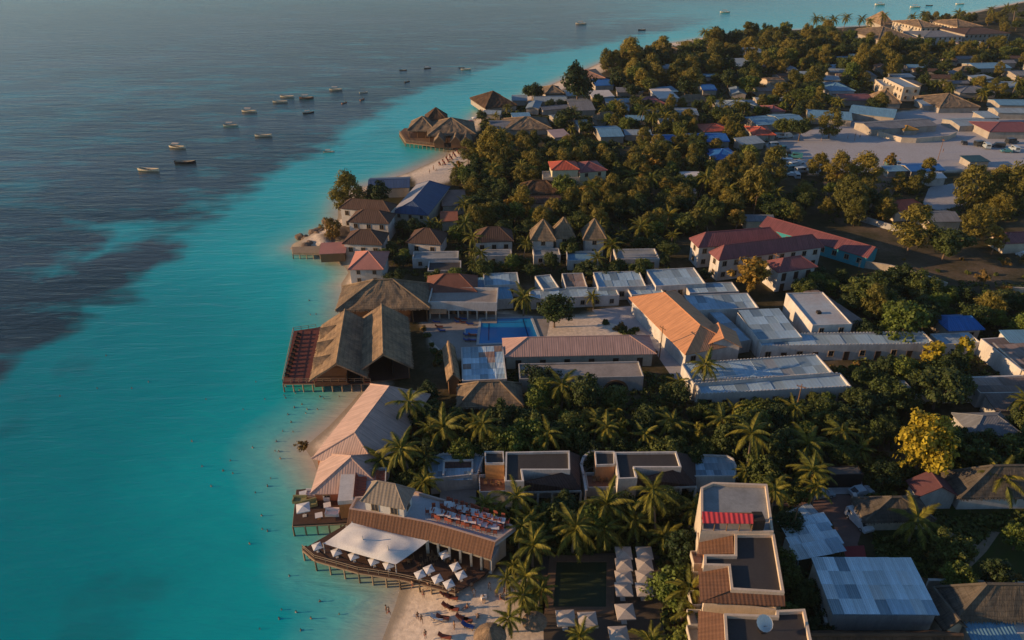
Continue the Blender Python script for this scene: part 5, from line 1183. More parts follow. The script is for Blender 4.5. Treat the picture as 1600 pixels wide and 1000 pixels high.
COLUMN = [(crown(.95, 3.4, 40, 20, .5, 'column', 1.6, .55).mesh('crown', L_PALM), trunk(1.2, .12, .4, 3), 4.0), (crown(1.1, 3.0, 40, 20, .5, 'column', 1.5, .6).mesh('crown', L_BROAD), trunk(1.2, .12, .4, 3), 3.6)]
GOLDCOL = (crown(1.5, 3.0, 46, 20, .5, 'column', 1.5, .7).mesh('crown', L_YEL), trunk(1.2, .14, .5, 3), 3.6)
DRYT = [(crown(2.6, 2.4, 32, 22, .4, 'round', 1.5, .9).mesh('crown', L_DRY), trunk(1.8, .15, 1.6, 6), 2.9)]
SHRUB = [crown(1.1, .8, 16, 18, .42, cr=.5).mesh('shrub', L_BROAD), crown(1.3, .7, 18, 18, .42, cr=.5).mesh('shrub', L_BROAD), crown(.9, .8, 14, 18, .4, cr=.5).mesh('shrub', L_DRY)]
def frond_mesh(L, arch, droop, seed):
    random.seed(seed); mb = MB(); pts = []; n = 9
    for k in range(n+1):
        s = k/n; pts.append(Vector((L*(s-.12*s*s*arch), 0, arch*L*(.42*s-.78*s*s))))
    mb.tube(pts[:6], [.07-.008*k for k in range(6)], 3, cap=False)
    m = 17
    for k in range(1, m+1):
        s = .1+.9*k/m; f = s*n; i = min(n-1, int(f)); p = pts[i].lerp(pts[i+1], f-i); d = (pts[i+1]-pts[i]).normalized()
        ll = (.95-.55*abs(s-.42)/.58)*1.05*L/4.4
        for sy in (-1, 1):
            tip = p+d*ll*.62+Vector((0, sy*ll*.8, -ll*(droop+random.uniform(-.12,.15))))
            w = d*.17
            mb.face([p-w, p+w, tip+d*.03])
    return mb.mesh('frond', L_PALM)
FRONDS = [frond_mesh(4.4, 1.0, .45, 1), frond_mesh(4.7, .75, .55, 2), frond_mesh(4.1, 1.3, .6, 3), frond_mesh(4.5, .95, .35, 4)]
DEADF = FRONDS[2].copy(); DEADF.materials.clear(); DEADF.materials.append(L_DRY)
random.seed(21)
def ptrunk(h):
    mb = MB(); bx = random.uniform(-.9,.9); by = random.uniform(-.6,.6); pts = []; rs = []
    for k in range(8): s = k/7; pts.append((bx*s*s, by*s*s, -.3+(h+.3)*s)); rs.append(.24-.1*s+(.1 if k == 0 else 0))
    mb.tube(pts, rs, 7); return mb.mesh('trunk', PTRUNK), Vector(pts[-1])
PT = [ptrunk(h) for h in (5.0, 6.0, 7.0, 8.2)]
NUT = MB()
for k in range(6):
    a = k*1.05; NUT.tube([(.25*math.cos(a),.25*math.sin(a),-.45),(.28*math.cos(a),.28*math.sin(a),-.28),(.25*math.cos(a),.25*math.sin(a),-.1)], [.05,.16,.05], 6)
NUTM = NUT.mesh('coconuts', plain('coconut_husk', (.10,.09,.025)))
def frond_set(n):
    r = []
    for k in range(n):
        tier = k/n; az = k*2.39996+random.uniform(-.2,.2); up = 62-105*tier+random.uniform(-8,8)
        r.append((random.randrange(4), az, rad(up), random.uniform(.82,1.08)))
    return r
def fmat(az, up): return (Matrix.Rotation(az, 4, 'Z') @ Matrix.Rotation(-up, 4, 'Y'))
def joined_crown(n):
    mb = MB()
    for fi, az, up, s in frond_set(n):
        M_ = fmat(az, up); me = FRONDS[fi]; base = len(mb.v)
        mb.v += [tuple(M_ @ (v.co*s)) for v in me.vertices]
        for p in me.polygons: mb.f.append(tuple(base+i for i in p.vertices)); mb.u.append(None); mb.m.append(0)
    return mb.mesh('crown', L_PALM)
PCROWN = [joined_crown(20) for _ in range(5)]
def palm(x, y, label, group, detail, ti=None, sc=None, z0=0.0):
    tm, top = PT[random.randrange(4) if ti is None else ti]; s = sc or random.uniform(.85,1.15)
    t = thing('coconut_palm', label, 'palm', (x, y, z0), random.uniform(0, 6.28), group, s); t.rotation_euler.x = random.gauss(0, .11); t.rotation_euler.y = random.gauss(0, .11)
    put('trunk', tm, t)
    if detail:
        put('coconuts', NUTM, t, top)
        for _ in range(random.randrange(4)): put('dead_frond', DEADF, t, top, rot=fmat(random.uniform(0,6.28), rad(-random.uniform(58,78))).to_euler(), sc=random.uniform(.55,.8))
        for fi, az, up, fs in frond_set(random.randrange(15,21)):
            put('frond', FRONDS[fi], t, top, rot=fmat(az, up).to_euler(), sc=fs)
    else: put('crown', PCROWN[random.randrange(5)], t, top, random.uniform(0, 6.28))
    return t
def tree(name, cat, proto, x, y, label, group, s, sq=1.0, z0=0.0):
    c, tr, zc = proto; t = thing(name, label, cat, (x, y, z0), random.uniform(0, 6.28), group, s)
    put('trunk', tr, t); put('crown', c, t, (0, 0, zc), random.uniform(0, 6.28), (random.uniform(.85,1.15), random.uniform(.85,1.15), sq*random.uniform(.82,1.15))); return t
TREES = []                                      # plan positions, to keep stems apart
def clear(x, y, r, pad=.6):
    for q in FOOT:
        if inside(x, y, q) or (pad and pdist(x, y, q) < pad): return False
    for a, b, c in TREES:
        if (a-x)**2+(b-y)**2 < (r+c)**2*.36: return False
    return sdist(np.array([[x]]), np.array([[y]]), LAND)[0,0] > 1.5
# --- trees singled out in the photograph: kind, pixel of the crown centre, crown width in pixels, label
def at_crown(px, py, zc):
    p = P(px, py, zc); return p.x, p.y, p.length and (P(px, py, zc)-Vector((0,0,CH))).length
SINGLE = [
 ('YEL',1447,690,92,'golden yellow flowering tree standing out in the dark inland belt'),
 ('BROAD',867,482,70,'round bushy green tree at the inland end of the tiled pool'),
 ('RUSTY',1176,424,66,'orange brown bushy tree in front of the maroon roofed pair'),
 ('CASU',1138,404,34,'slim yellowish tree against the orange hip of the maroon roofed pair'),
 ('CASU',542,296,48,'feathery tree alone over the water on the seaward point'),
 ('BROAD',588,301,44,'dark bush between the lone feathery tree and the low navy roof'),
 ('BROAD',1482,376,78,'big round dark green tree in the dry field'),
 ('CASU',1430,352,54,'olive gold tree at the seaward flank of the big round field tree'),
 ('CASU',1527,345,40,'small golden tree behind the big round field tree'),
 ('RUSTY',1558,372,36,'orange bush beside the maroon roof at the inland edge'),
 ('CASU',1328,302,50,'leaning golden tree in the yard below the square'),
 ('CASU',1280,256,34,'orange topped tree on the near rim of the square, seaward one of the pair'),
 ('CASU',1312,260,34,'gold topped tree on the near rim of the square, inland one of the pair'),
 ('CASU',1352,262,44,'larger golden tree by the square rim, before the tin shed'),
 ('CASU',1300,190,34,'lone orange tree standing inside the town square'),
 ('BROAD',1226,196,32,'round olive tree beside the salmon kiosk'),
 ('BROAD',1252,198,30,'round dark olive tree between the kiosk and the lone square tree'),
 ('CASU',1182,288,62,'tall golden tree at the seaward foot of the parked trucks'),
 ('CASU',1210,258,50,'golden tree screening the parked trucks'),
 ('RUSTY',838,244,26,'rust orange tree in the mid belt above the cream villa'),
 ('RUSTY',898,243,28,'brownish orange tree just behind the red villa roof'),
 ('CASU',770,228,66,'large golden olive tree at the head of the near bay beach'),
 ('BROAD',882,288,44,'bright green tree hiding the front of the cream villa'),
 ('BROAD',832,142,40,'round dark bush on the sand of the far beach'),
 ('BROAD',903,128,52,'dense dark tree beside the cream and red beach house'),
 ('BROAD',888,180,44,'clipped dark green tree above the slate roof'),
 ('CASU',985,78,38,'shaggy tree at the corner of the far bay'),
 ('BROAD',1352,455,62,'broad tree with gold sunlit side above the shaded tin roofs'),
 ('YEL',1345,455,34,'yellow blossoming tree by the white block with the black hatch'),
 ('BROAD',1412,498,64,'wide bright green tree leaning toward the vivid blue roof'),
 ('RUSTY',1408,478,30,'small orange tipped tree above the wide bright green tree'),
 ('BROAD',1470,605,96,'wide dark tree with gilded top below the mast trees'),
 ('BROAD',845,590,66,'leafy dark tree beside the shaded thatched house'),
 ('BROAD',1218,690,50,'dark tree by the back of the villas'),
 ('CASU',1590,290,48,'golden olive tree cut by the inland edge below the square'),
 ('CASU',1520,290,48,'golden tree inland of the blue tarpaulin shelter'),
 ('CASU',1560,284,44,'golden tree between its two tall neighbours at the inland rim of the square'),
 ('CASU',1450,266,30,'small gold tree just behind the blue tarpaulin shelter'),
 ('RUSTY',1392,250,20,'bare orange sapling by the small grey tin roof'),
 ('GOLDCOL',1457,556,26,'bright yellow columnar tree below the toothed wing, seaward one of the pair'),
 ('GOLDCOL',1505,553,26,'yellow columnar tree below the toothed wing, inland one of the pair'),
 ('COLUMN',973,676,20,'narrow columnar tree behind the second villa'),
 ('COLUMN',1091,680,20,'narrow columnar tree at the inland corner behind the second villa'),
 ('DRY',472,694,24,'yellow dry bush on the little sand spit'),
 ('DRY',519,355,44,'dry orange bush on the rocks of the point'),
 ('DRY',552,820,18,'dry golden bush between the pier and the dining deck'),
 ('BROAD',1210,720,40,'dark round tree behind the tall hotel block'),
 ('BROAD',1236,815,46,'dark tree shading the seaward side of the staggered tin shed'),
 ('BROAD',1385,740,56,'dark tree in front of the shaded shelter'),
 ('BROAD',912,612,60,'dense green tree below the arched building'),
 ('BROAD',655,652,44,'dark bushy tree pressed against the inland slope of the long cream pavilion'),('BROAD',628,688,46,'dark bush by the lower inland slope of the long cream pavilion'),('BROAD',668,612,36,'dark bush at the jetty end of the long cream pavilion'),('BROAD',606,722,36,'dark bush between the short cream pavilion and the roof house'),
 ('BROAD',1100,430,30,'dark tree by the corner of the maroon roofed pair'),
]
random.seed(31)
for kd, px, py, w, lb in SINGLE:
    kind, nm, cat = {'YEL':(YEL,'flowering_tree','tree'),'BROAD':(BROAD[4] if 'bright' in lb else random.choice(BROAD[2:4]) if 'dark' in lb or 'dense' in lb else random.choice(BROAD[:2]),'broadleaf_tree','tree'),'CASU':(random.choice(CASU),'casuarina_tree','tree'),'RUSTY':(random.choice(RUSTY),'rusty_leaved_tree','tree'),
                     'GOLDCOL':(GOLDCOL,'columnar_tree','tree'),'COLUMN':(COLUMN[0],'columnar_tree','tree'),'DRY':(DRYT[0],'dry_bush','bush')}[kd]
    ext = max(abs(v.co.x) for v in kind[0].vertices)*1.86
    s = 1.0
    for _ in range(3):
        x, y, dist = at_crown(px, py, kind[2]*s); s = w*dist/F/ext
    if lb.startswith('dry orange') or lb.startswith('yellow dry') or lb.startswith('feathery'): z0 = -.3
    else: z0 = 0
    tree(nm, cat, kind, x, y, lb, None, s, min(1.15, max(.8, 1.0)), z0); TREES.append((x, y, w*dist/F/2*(1.7 if kd in ('YEL','GOLDCOL') else .8)))
# --- palms singled out
PALMS = [(640,626,'big feathery palm right beside the cream seafront pavilion'),(703,668,'palm standing clear between the pavilion and the villas'),(755,662,'palm behind the tin court of the villas'),
 (878,605,'palm leaning over the arched building'),(930,662,'tall palm behind the gap between the two villas'),(957,640,'palm with yellow crown above the second villa'),(1040,655,'wide palm inland of the columnar tree'),
 (1176,686,'golden palm behind the tall hotel block'),(1150,642,'palm below the long pale tin roof'),(897,826,'large golden palm above the green pool'),(952,790,'palm in front of the second villa veranda'),(805,783,'palm before the first villa veranda'),
 (1032,778,'palm before the rounded tin terrace'),(806,888,'low yellow palm where the dining deck meets the sand'),(955,386,'big date palm in front of the pointed thatch towers'),(740,395,'yellow palm seaward of the cottage between palms'),
 (992,352,'golden palm above the white arched wall block'),(780,325,'dusty palm below the low brown mid belt roof'),(928,466,'small thin palm in the courtyard inland of the round tree'),(818,467,'palm at the corner of the tiled pool terrace'),
 (1432,812,'dark wide palm on the lawn by the grey thatched hut'),(1578,752,'palm before the big grey thatched house'),(1262,692,'palm above the parked cars'),(1322,672,'palm inland of the parked cars'),(1276,742,'palm leaning over the car yard'),
 (1062,598,'small palm by the corner of the long pale tin block'),(1098,570,'potted looking palm in front of the white gable wing'),(842,925,'young yellow palm on the sand beside the lawn patch'),(797,965,'small bright palm on the beach sand'),
 (600,720,'bushy palm behind the sun terrace'),(640,700,'palm behind the hipped roof house'),(905,985,'low palm between the front parasols and the bottom edge'),(1288,30,'far palm on the headland skyline, among the tallest'),(1590,625,'grey palm by the rusty striped tin roof')]
random.seed(41)
def palm_at(px, py, lb, gr=None, detail=None, ti=None, sc=None):
    ti = random.randrange(4) if ti is None else ti; s = sc or random.uniform(.88,1.12); p = P(px, py, PT[ti][1].z*s)
    if detail is None: detail = py > 560
    TREES.append((p.x, p.y, 2.2)); return palm(p.x, p.y, lb, gr, detail, ti, s)
for px, py, lb in PALMS: palm_at(px, py, lb, ti=0 if 'small' in lb or 'low' in lb or 'young' in lb or 'bushy' in lb else None, sc=.6 if ('small' in lb or 'low' in lb or 'young' in lb) else None)
for _i, (px, py) in enumerate(((1272,26),(1298,32),(1307,28),(1321,25),(1345,27),(1357,31),(1386,22),(1428,24),(1442,20),(1496,18),(1552,12),(1570,10),(1590,9),(1105,48),(1114,45))):
    palm_at(px, py+3, ORD[_i]+' slim palm counted from the lone far palm at the seaward end' if _i < 13 else ('outer' if _i == 13 else 'inner')+' slim palm of the pair by the cream bungalow', 'palms along the far sea edge', False, 3, 1.25)
# --- belts of trees, each tree named by the landmark it stands nearest to
LMK = [('the large white tent',585,845),('the dark square pier',505,785),('the red boarded jetty',470,560),('the short cream pavilion',545,725),('the long cream pavilion',600,630),('the sun terrace',580,760),
 ('the roof terrace with red seats',740,815),('the green pool',905,915),('the first black roofed villa',840,730),('the second black roofed villa',1010,730),('the rounded tin terrace',1115,728),('the red awning',1137,810),('the hotel dark roofs',1180,900),
 ('the staggered tin shed',1270,840),('the patched tin warehouse',1370,920),('the grey thatched hut',1405,800),('the maroon gate house',1465,765),('the big grey thatched house',1560,760),('the footpath fork',1515,860),('the golden yellow tree',1447,700),
 ('the car yard',1320,755),('the long pale tin block',1200,595),('the white gable wing',1125,545),('the orange block roof',1060,500),('the arched building',910,582),('the long pink roof',900,545),('the tiled pool',795,518),('the patchwork tin hall',750,572),('the shaded thatched house',765,620),
 ('the white terrace building',725,475),('the brown hipped house',705,440),('the gabled thatch hall',610,530),('the rough thatched hall',600,460),('the salmon hipped house',575,410),('the two storey villa on the point',570,330),('the navy blue hall',660,310),('the seaward brown cottage',665,375),
 ('the cottage between palms',770,372),('the pale thatch towers',865,365),('the big date palm',955,395),('the arched wall block',1000,398),('the blue back row block',970,440),('the grey striped block',1060,435),('the maroon roofed pair',1180,385),('the crimson gallery house',1245,415),('the turquoise gable end',1375,405),
 ('the toothed tin wing',1320,535),('the white block with hatch',1285,485),('the vivid blue roof',1505,507),('the slanting tin parapet',1570,555),('the mast tree pair',1480,560),('the rusty striped roof',1560,605),('the patched grey roof',1560,665),('the curved wall end',1400,615),('the wide dark tree with gilded top',1470,612),
 ('the big round field tree',1482,380),('the orange red hipped roof',1427,325),('the blue tarpaulin shelter',1450,265),('the parked trucks',1235,245),('the salmon kiosk',1195,208),('the walled compound',1430,205),('the long brick red roof',1590,200),('the lone square tree',1300,195),('the pointed village hut',1390,155),('the cream two storey block',1410,130),
 ('the market roofs',1290,180),('the red hipped village roof',1122,200),('the long bright blue roof',1110,216),('the blue hipped roof',1138,242),('the cream villa with red roof',885,280),('the golden tree by the bay beach',770,240),('the over water restaurant',690,210),('the dark pyramid bar',785,160),('the wide grey thatch',825,195),('the slate roof with white eaves',910,165),
 ('the tin row above the belt',960,207),('the cream and red beach house',925,115),('the white gabled village house',1045,148),('the shaggy corner tree',985,85),('the white grove block',1165,98),('the far palm row',1310,38),('the brown thatched lodge',1405,55),('the cream far hotel',1470,45),('the pale blue far roofs',1560,100),('the grey palm roof',1160,163),('the dark belt path',1080,300),('the low brown belt roof',855,315),('the thatched lawn house',1580,945),('the grey tin seaward shed',1190,342)]
LMW = [(n, P(x, y, 2)) for n, x, y in LMK]
FILL = []
BKIND = [('broadleaf_tree','bushy mid green tree'),('broadleaf_tree','bushy mid green tree'),('dark_broadleaf_tree','dark spreading tree'),('dark_broadleaf_tree','dark spreading tree'),('fresh_broadleaf_tree','fresh green tree')]  # all one broadleaf tree, its crown variants named by leaf tone
KN = {'broad':('broadleaf_tree','tree','bushy broadleaf tree'),'casu':('casuarina_tree','tree','feathery casuarina'),'rust':('rusty_leaved_tree','tree','rust leaved tree'),'dry':('dry_tree','tree','thin dry tree'),'col':('columnar_tree','tree','columnar tree'),'palm':('coconut_palm','palm','coconut palm'),'shrub':('shrub','shrub','low leafy shrub')}
def name_by_landmark(items, ordn=9):
    'items: object, x, y, phrase; labels by the nearest landmark, its side and the order of distance'
    g = {}
    for o, x, y, ph in items:
        n, p = min(LMW, key=lambda q: (q[1].x-x)**2+(q[1].y-y)**2); dx, dy = x-p.x, y-p.y
        side = ('inland of ' if dx > 0 else 'seaward of ') if abs(dx) > abs(dy) else ('behind ' if dy > 0 else 'in front of ')
        g.setdefault((ph, side+n), []).append((math.hypot(dx, dy), o))
    for (ph, w), l in g.items():
        l.sort(key=lambda q: q[0])
        for k, (d, o) in enumerate(l):
            if len(l) == 1: o['label'] = 'single '+ph+' '+w
            elif k < ordn: o['label'] = ph+' '+w+', '+('closest' if k == 0 else ORD[k]+' closest')
            else: o['label'] = ph+' '+w+', farther ones'; o['group'] = ph+' farther '+w
def fillzone(poly, n, kinds, label, group, r=3.0, smin=.8, smax=1.2, tries=40, pad=.5, detail=False, zc=4.5):
    pls = {z: pxpoly(poly, z) for z in (zc, 6.0, .5)}; k = 0; tot = 0
    while k < n and tot < n*tries:
        tot += 1; kd = random.choices([a for a, b in kinds], [b for a, b in kinds])[0]
        pl = pls[6.0 if kd == 'palm' and zc else (.5 if kd == 'shrub' else zc)]; xs = [p[0] for p in pl]; ys = [p[1] for p in pl]
        x = random.uniform(min(xs), max(xs)); y = random.uniform(min(ys), max(ys)); rr = r if kd != 'shrub' else r*.6
        if not inside(x, y, pl) or not clear(x, y, rr, pad): continue
        s = random.uniform(smin, smax); g = group+' - '+kd; nm, cat, ph = KN[kd]
        if kd == 'palm': o_ = palm(x, y, None, g, detail, None, s*.9); tag(o_, None, 'palm')
        elif kd == 'shrub': o_ = put('shrub', random.choice(SHRUB), None, (x, y, .35*s), random.uniform(0,6), s); tag(o_, None, 'shrub', g)
        else:
            pt = {'broad':BROAD,'casu':CASU,'rust':RUSTY,'dry':DRYT,'col':[COLUMN[1]]}[kd]
            q_ = random.randrange(len(pt))
            if kd == 'broad': nm, ph = BKIND[q_]
            o_ = tree(nm, cat, pt[q_], x, y, None, g, s*(.9 if kd == 'rust' else 1))
        FILL.append((o_, x, y, ph)); TREES.append((x, y, rr)); k += 1
    return k
random.seed(51); Z = []
Z.append(fillzone([(965,84),(1040,74),(1110,58),(1180,48),(1290,46),(1345,66),(1440,72),(1440,108),(1370,122),(1330,150),(1200,150),(1090,140),(1000,150),(950,128),(945,98)], 210, [('casu',5),('broad',6)], 'in the dense headland grove', 'headland grove', 2.7, 1.0, 1.6, 90))
Z.append(fillzone([(1440,70),(1640,60),(1640,150),(1440,155)], 60, [('casu',3),('broad',4),('palm',2)], 'among the far inland roofs', 'far inland roofs', 2.7, .7, 1.1))
Z.append(fillzone([(1345,66),(1640,60),(1640,84),(1345,90)], 34, [('casu',4),('broad',4),('palm',2)], '', 'before the far hotel', 2.6, .8, 1.2))
Z.append(fillzone([(1400,44),(1440,26),(1540,22),(1540,30),(1450,36)], 14, [('broad',1),('casu',1)], '', 'seaward of the far hotel', 2.6, .8, 1.1))
Z.append(fillzone([(1540,26),(1660,8),(1660,46),(1560,44)], 26, [('casu',4),('broad',2)], 'behind the far hotel blocks', 'behind the far hotel', 3.2, .9, 1.2))
Z.append(fillzone([(1000,150),(1200,150),(1400,150),(1400,175),(1180,185),(1180,205),(1080,208),(990,218),(950,190),(955,155)], 85, [('casu',3),('broad',5),('palm',3)], 'between the village roofs', 'village roofs', 2.6, .7, 1.1))
Z.append(fillzone([(752,170),(880,135),(960,145),(950,195),(860,200),(740,205)], 26, [('broad',3),('palm',2),('shrub',2)], 'in the shore village by the far beach', 'shore village', 2.6, .6, .9))
Z.append(fillzone([(1040,180),(1180,200),(1170,255),(1080,245),(990,215)], 22, [('casu',3),('broad',3),('palm',1)], 'around the blue village roofs', 'blue village roofs', 3.0, .7, 1.1))
Z.append(fillzone([(735,232),(830,208),(960,225),(1080,245),(1180,255),(1200,300),(1260,285),(1260,330),(1150,340),(1050,350),(870,345),(740,345),(700,290),(705,262)], 215, [('casu',5),('broad',6),('rust',.6),('palm',1)], 'in the wide belt behind the cream villa', 'wide mid belt', 2.35, .75, 1.15, 60))
Z.append(fillzone([(595,345),(740,335),(1050,345),(1062,392),(1045,418),(760,425),(620,432),(590,400)], 64, [('broad',4),('palm',3),('shrub',2)], 'around the cottages and thatch towers', 'cottage gardens', 2.3, .6, .95, 60))
Z.append(fillzone([(1255,275),(1400,275),(1500,300),(1640,300),(1640,345),(1560,335),(1420,315),(1290,345)], 15, [('casu',4),('broad',2)], 'in the scrub below the town square', 'scrub below square', 3.2, .7, 1.1))
Z.append(fillzone([(1300,425),(1400,425),(1480,448),(1640,455),(1640,520),(1540,492),(1460,525),(1345,515),(1310,470)], 46, [('broad',6),('casu',1),('shrub',2)], 'in the green belt below the dry field', 'green belt', 2.8, .7, 1.1, 60))
Z.append(fillzone([(1255,420),(1300,420),(1310,440),(1260,450)], 6, [('broad',1)], 'by the crimson gallery house', 'gallery garden', 2.4, .7, .9))
Z.append(fillzone([(1335,565),(1440,560),(1545,560),(1600,600),(1510,610),(1400,640),(1335,625)], 34, [('broad',5),('shrub',3)], 'in the shaded garden below the toothed wing', 'shaded garden', 2.4, .6, 1.0, 60))
Z.append(fillzone([(1082,630),(1332,616),(1336,630),(1086,646)], 24, [('broad',3),('shrub',2)], '', 'tin block front', 1.7, .45, .65, 60, .3, False, 3.0))
Z.append(fillzone([(1190,553),(1330,552),(1335,562),(1190,562)], 10, [('shrub',1)], '', 'wing front', 1.4, .8, 1.2, 60, .3))
Z.append(fillzone([(650,655),(690,640),(780,640),(830,600),(1060,610),(1085,630),(1340,628),(1430,660),(1420,712),(1330,735),(1200,735),(1060,702),(900,700),(650,702),(625,680)], 110, [('broad',6),('palm',2),('shrub',3)], 'in the grove behind the black roofed villas', 'villa grove', 2.4, .6, 1.05, 60, .4, True))
Z.append(fillzone([(690,800),(770,785),(1088,775),(1086,1010),(1018,1010),(1012,862),(860,870),(815,850),(800,815)], 70, [('palm',5),('broad',2),('shrub',3)], 'in the palm garden between villas and green pool', 'palm garden', 2.2, .75, 1.0, 80, .3, True))
Z.append(fillzone([(568,690),(650,610),(680,620),(668,700),(665,760),(640,755),(605,740)], 16, [('broad',3),('palm',2),('shrub',2)], 'behind the cream seafront pavilions', 'pavilion garden', 2.0, .6, .9, 60, .3, True))
Z.append(fillzone([(1205,745),(1300,735),(1300,770),(1215,770)], 8, [('broad',3),('palm',2)], 'beside the car yard', 'car yard', 2.4, .7, .9, 40, .3, True))
Z.append(fillzone([(1360,800),(1640,790),(1640,900),(1452,902)], 16, [('shrub',6),('broad',1)], 'on the dim inland lawn', 'inland lawn', 2.4, .6, .9, 40, .3, True))
Z.append(fillzone([(1500,700),(1640,690),(1640,725),(1500,728)], 16, [('col',1)], 'in the hedge row above the big grey thatch', 'columnar hedge row', 1.0, .8, 1.1, 60, .2))
Z.append(fillzone([(1420,690),(1640,640),(1640,690),(1430,720)], 14, [('broad',1)], 'inland of the golden yellow tree', 'yellow tree surroundings', 2.6, .7, 1.0))
Z.append(fillzone([(1228,880),(1275,885),(1290,985),(1240,990)], 12, [('shrub',2),('broad',1)], 'between hotel block and warehouse', 'warehouse gap', 1.6, .6, .8, 60, .2))
Z.append(fillzone([(930,490),(990,500),(1060,560),(1066,590),(1030,570)], 14, [('shrub',1)], 'in the hedge beds along the orange block', 'hedge beds', 1.3, .8, 1.1, 60, .0))
Z.append(fillzone([(1390,395),(1640,385),(1640,440),(1480,440)], 12, [('dry',2),('shrub',1)], 'scattered on the dry field', 'dry field', 3.0, .5, .9))
Z.append(fillzone([(660,480),(690,520),(700,580),(680,570),(660,530)], 10, [('shrub',1)], 'in the strip behind the gabled thatch hall', 'thatch hall strip', 1.2, .7, 1.0, 60, 0))
Z.append(fillzone([(1270,575),(1345,570),(1345,600),(1330,590)], 6, [('shrub',1)], 'at the inland end of the long pale tin block', 'tin block end', 1.5, .8, 1.1))
Z.append(fillzone([(800,825),(850,900),(815,925),(785,890)], 10, [('shrub',2),('palm',1)], 'at the garden edge above the beach loungers', 'garden edge', 1.5, .6, .8, 60, .2, True))
name_by_landmark(FILL); name_by_landmark(VH, 8)
# --- undergrowth too thick to count
mb = MB(); cnt = 0; random.seed(61)
UZ = [([(650,640),(1340,625),(1430,660),(1420,715),(1210,740),(1060,705),(650,705)],900),([(690,795),(1090,770),(1090,1010),(1015,1010),(1010,862),(860,870),(800,850)],800),([(1310,425),(1640,450),(1640,620),(1400,640),(1335,570)],900),
      ([(595,345),(1050,345),(1050,425),(620,432)],900),([(735,235),(1180,255),(1260,330),(1050,350),(740,345)],900),([(1205,740),(1640,700),(1640,800),(1452,905),(1370,880),(1350,780)],900),([(570,690),(660,610),(668,760),(605,745)],150),([(1230,880),(1290,900),(1280,990),(1235,990)],90),([(800,560),(1060,590),(1050,640),(700,640)],300),([(965,84),(1110,58),(1290,46),(1440,72),(1440,140),(1200,170),(1000,200),(940,150)],2600),([(1440,90),(1640,60),(1640,150),(1440,165)],700),([(760,175),(950,150),(1180,190),(1170,250),(900,225),(740,210)],900),([(1260,280),(1640,290),(1640,345),(1290,350)],500)]
for poly, n in UZ:
    pl = pxpoly(poly); xs = [p[0] for p in pl]; ys = [p[1] for p in pl]; k = 0
    for _ in range(n*6):
        x, y = random.uniform(min(xs), max(xs)), random.uniform(min(ys), max(ys))
        if not inside(x, y, pl) or any(inside(x, y, q) for q in FOOT): continue
        clump(mb, Vector((x, y, .25)), random.uniform(.5,1.3)*(1 if y < 260 else 1.6), 9, .55 if y < 260 else .95); k += 1
        if k >= n: break
o = mb.build('undergrowth', L_BROAD); tag(o, 'low tangled green undergrowth covering the shaded ground between trees and roofs', 'undergrowth', None, 'stuff')
mb = MB(); pl = pxpoly([(456,384),(500,350),(530,345),(538,372),(500,394)], SEA); xs = [p[0] for p in pl]; ys = [p[1] for p in pl]
bm = bmesh.new(); bmesh.ops.create_icosphere(bm, subdivisions=2, radius=1)
for v in bm.verts: v.co *= 1+.35*noise.noise(v.co*1.3)
rm = bpy.data.meshes.new('rock'); bm.to_mesh(rm); bm.free(); rm.materials.append(plain('coral_rock', (.17,.12,.085), .95, .6, .8, .6))
k = 0
while k < 26:
    x, y = random.uniform(min(xs), max(xs)), random.uniform(min(ys), max(ys))
    if inside(x, y, pl): tag(put('rock', rm, None, (x, y, -.5), random.uniform(0,6), (random.uniform(.8,2.4), random.uniform(.8,2.0), random.uniform(.6,1.4))), 'brown coral rock heaped on the seaward point', 'rock', 'rocks on the point'); k += 1
for i in range(44):
    s = i/44; u = s*4; pp = [(476,862),(492,877),(560,896),(624,906),(655,912)]; j = min(3, int(u)); f = u-j
    p = P(pp[j][0]*(1-f)+pp[j+1][0]*f, pp[j][1]*(1-f)+pp[j+1][1]*f, SEA)
    tag(put('rock', rm, None, (p.x, p.y+.6, SEA), random.uniform(0,6), (random.uniform(.3,.8),)*3), 'brown rock in the line under the dining deck edge', 'rock', 'rocks under the dining deck')
# ================================================================== boats
def hull_mesh(L, B, H, sheer=.35):
    mb = MB(); n = 11; rows = []
    for k in range(n):
        s = k/(n-1); x = L*(s-.5); w = B/2*(math.sin(math.pi*min(1, .18+s*.82))**.7 if s < .98 else .04); z = H*(1+sheer*(2*s-1)**2)
        rows.append([(x, -w, z), (x, -w*.75, z*.35), (x, 0, 0), (x, w*.75, z*.35), (x, w, z), (x, w*.86, z-.05), (x, w*.6, z*.45), (x, -w*.6, z*.45), (x, -w*.86, z-.05)])
    for a, b in zip(rows[:-1], rows[1:]):
        m = len(a)
        for i in range(m): mb.face([a[i], b[i], b[(i+1) % m], a[(i+1) % m]], 1 if i in (5, 6, 7) else 0)
    mb.face(rows[0][:5][::-1]); mb.face(rows[-1][:5]); return mb
BPAL = plain('cream_boat_paint', (.85,.74,.54), .6, .3); BDK = plain('dark_boat_paint', (.035,.037,.042), .6, .3); BIN = plain('boat_floor', (.50,.42,.30), .8, .4); BBR = plain('rust_boat_paint', (.36,.17,.11), .7, .3)
HULLS = {k: hull_mesh(7.4, 2.1, .95).mesh('hull', [m_, BIN]) for k, m_ in (('cream', BPAL), ('dark', BDK), ('rust', BBR))}
bm_ = MB()
for x in (-2.0, -.4, 1.2): bm_.box(x-.18, x+.18, -.85, .85, .62, .7)
BENCH = bm_.mesh('bench', WOOD)
cm_ = MB(); cm_.patch((-2.2,-1.0,2.2), (1.0,-1.0,2.2), (1.0,0,2.4), (-2.2,0,2.4), 2, 1, .06); cm_.patch((1.0,1.0,2.2), (-2.2,1.0,2.2), (-2.2,0,2.4), (1.0,0,2.4), 2, 1, .06)
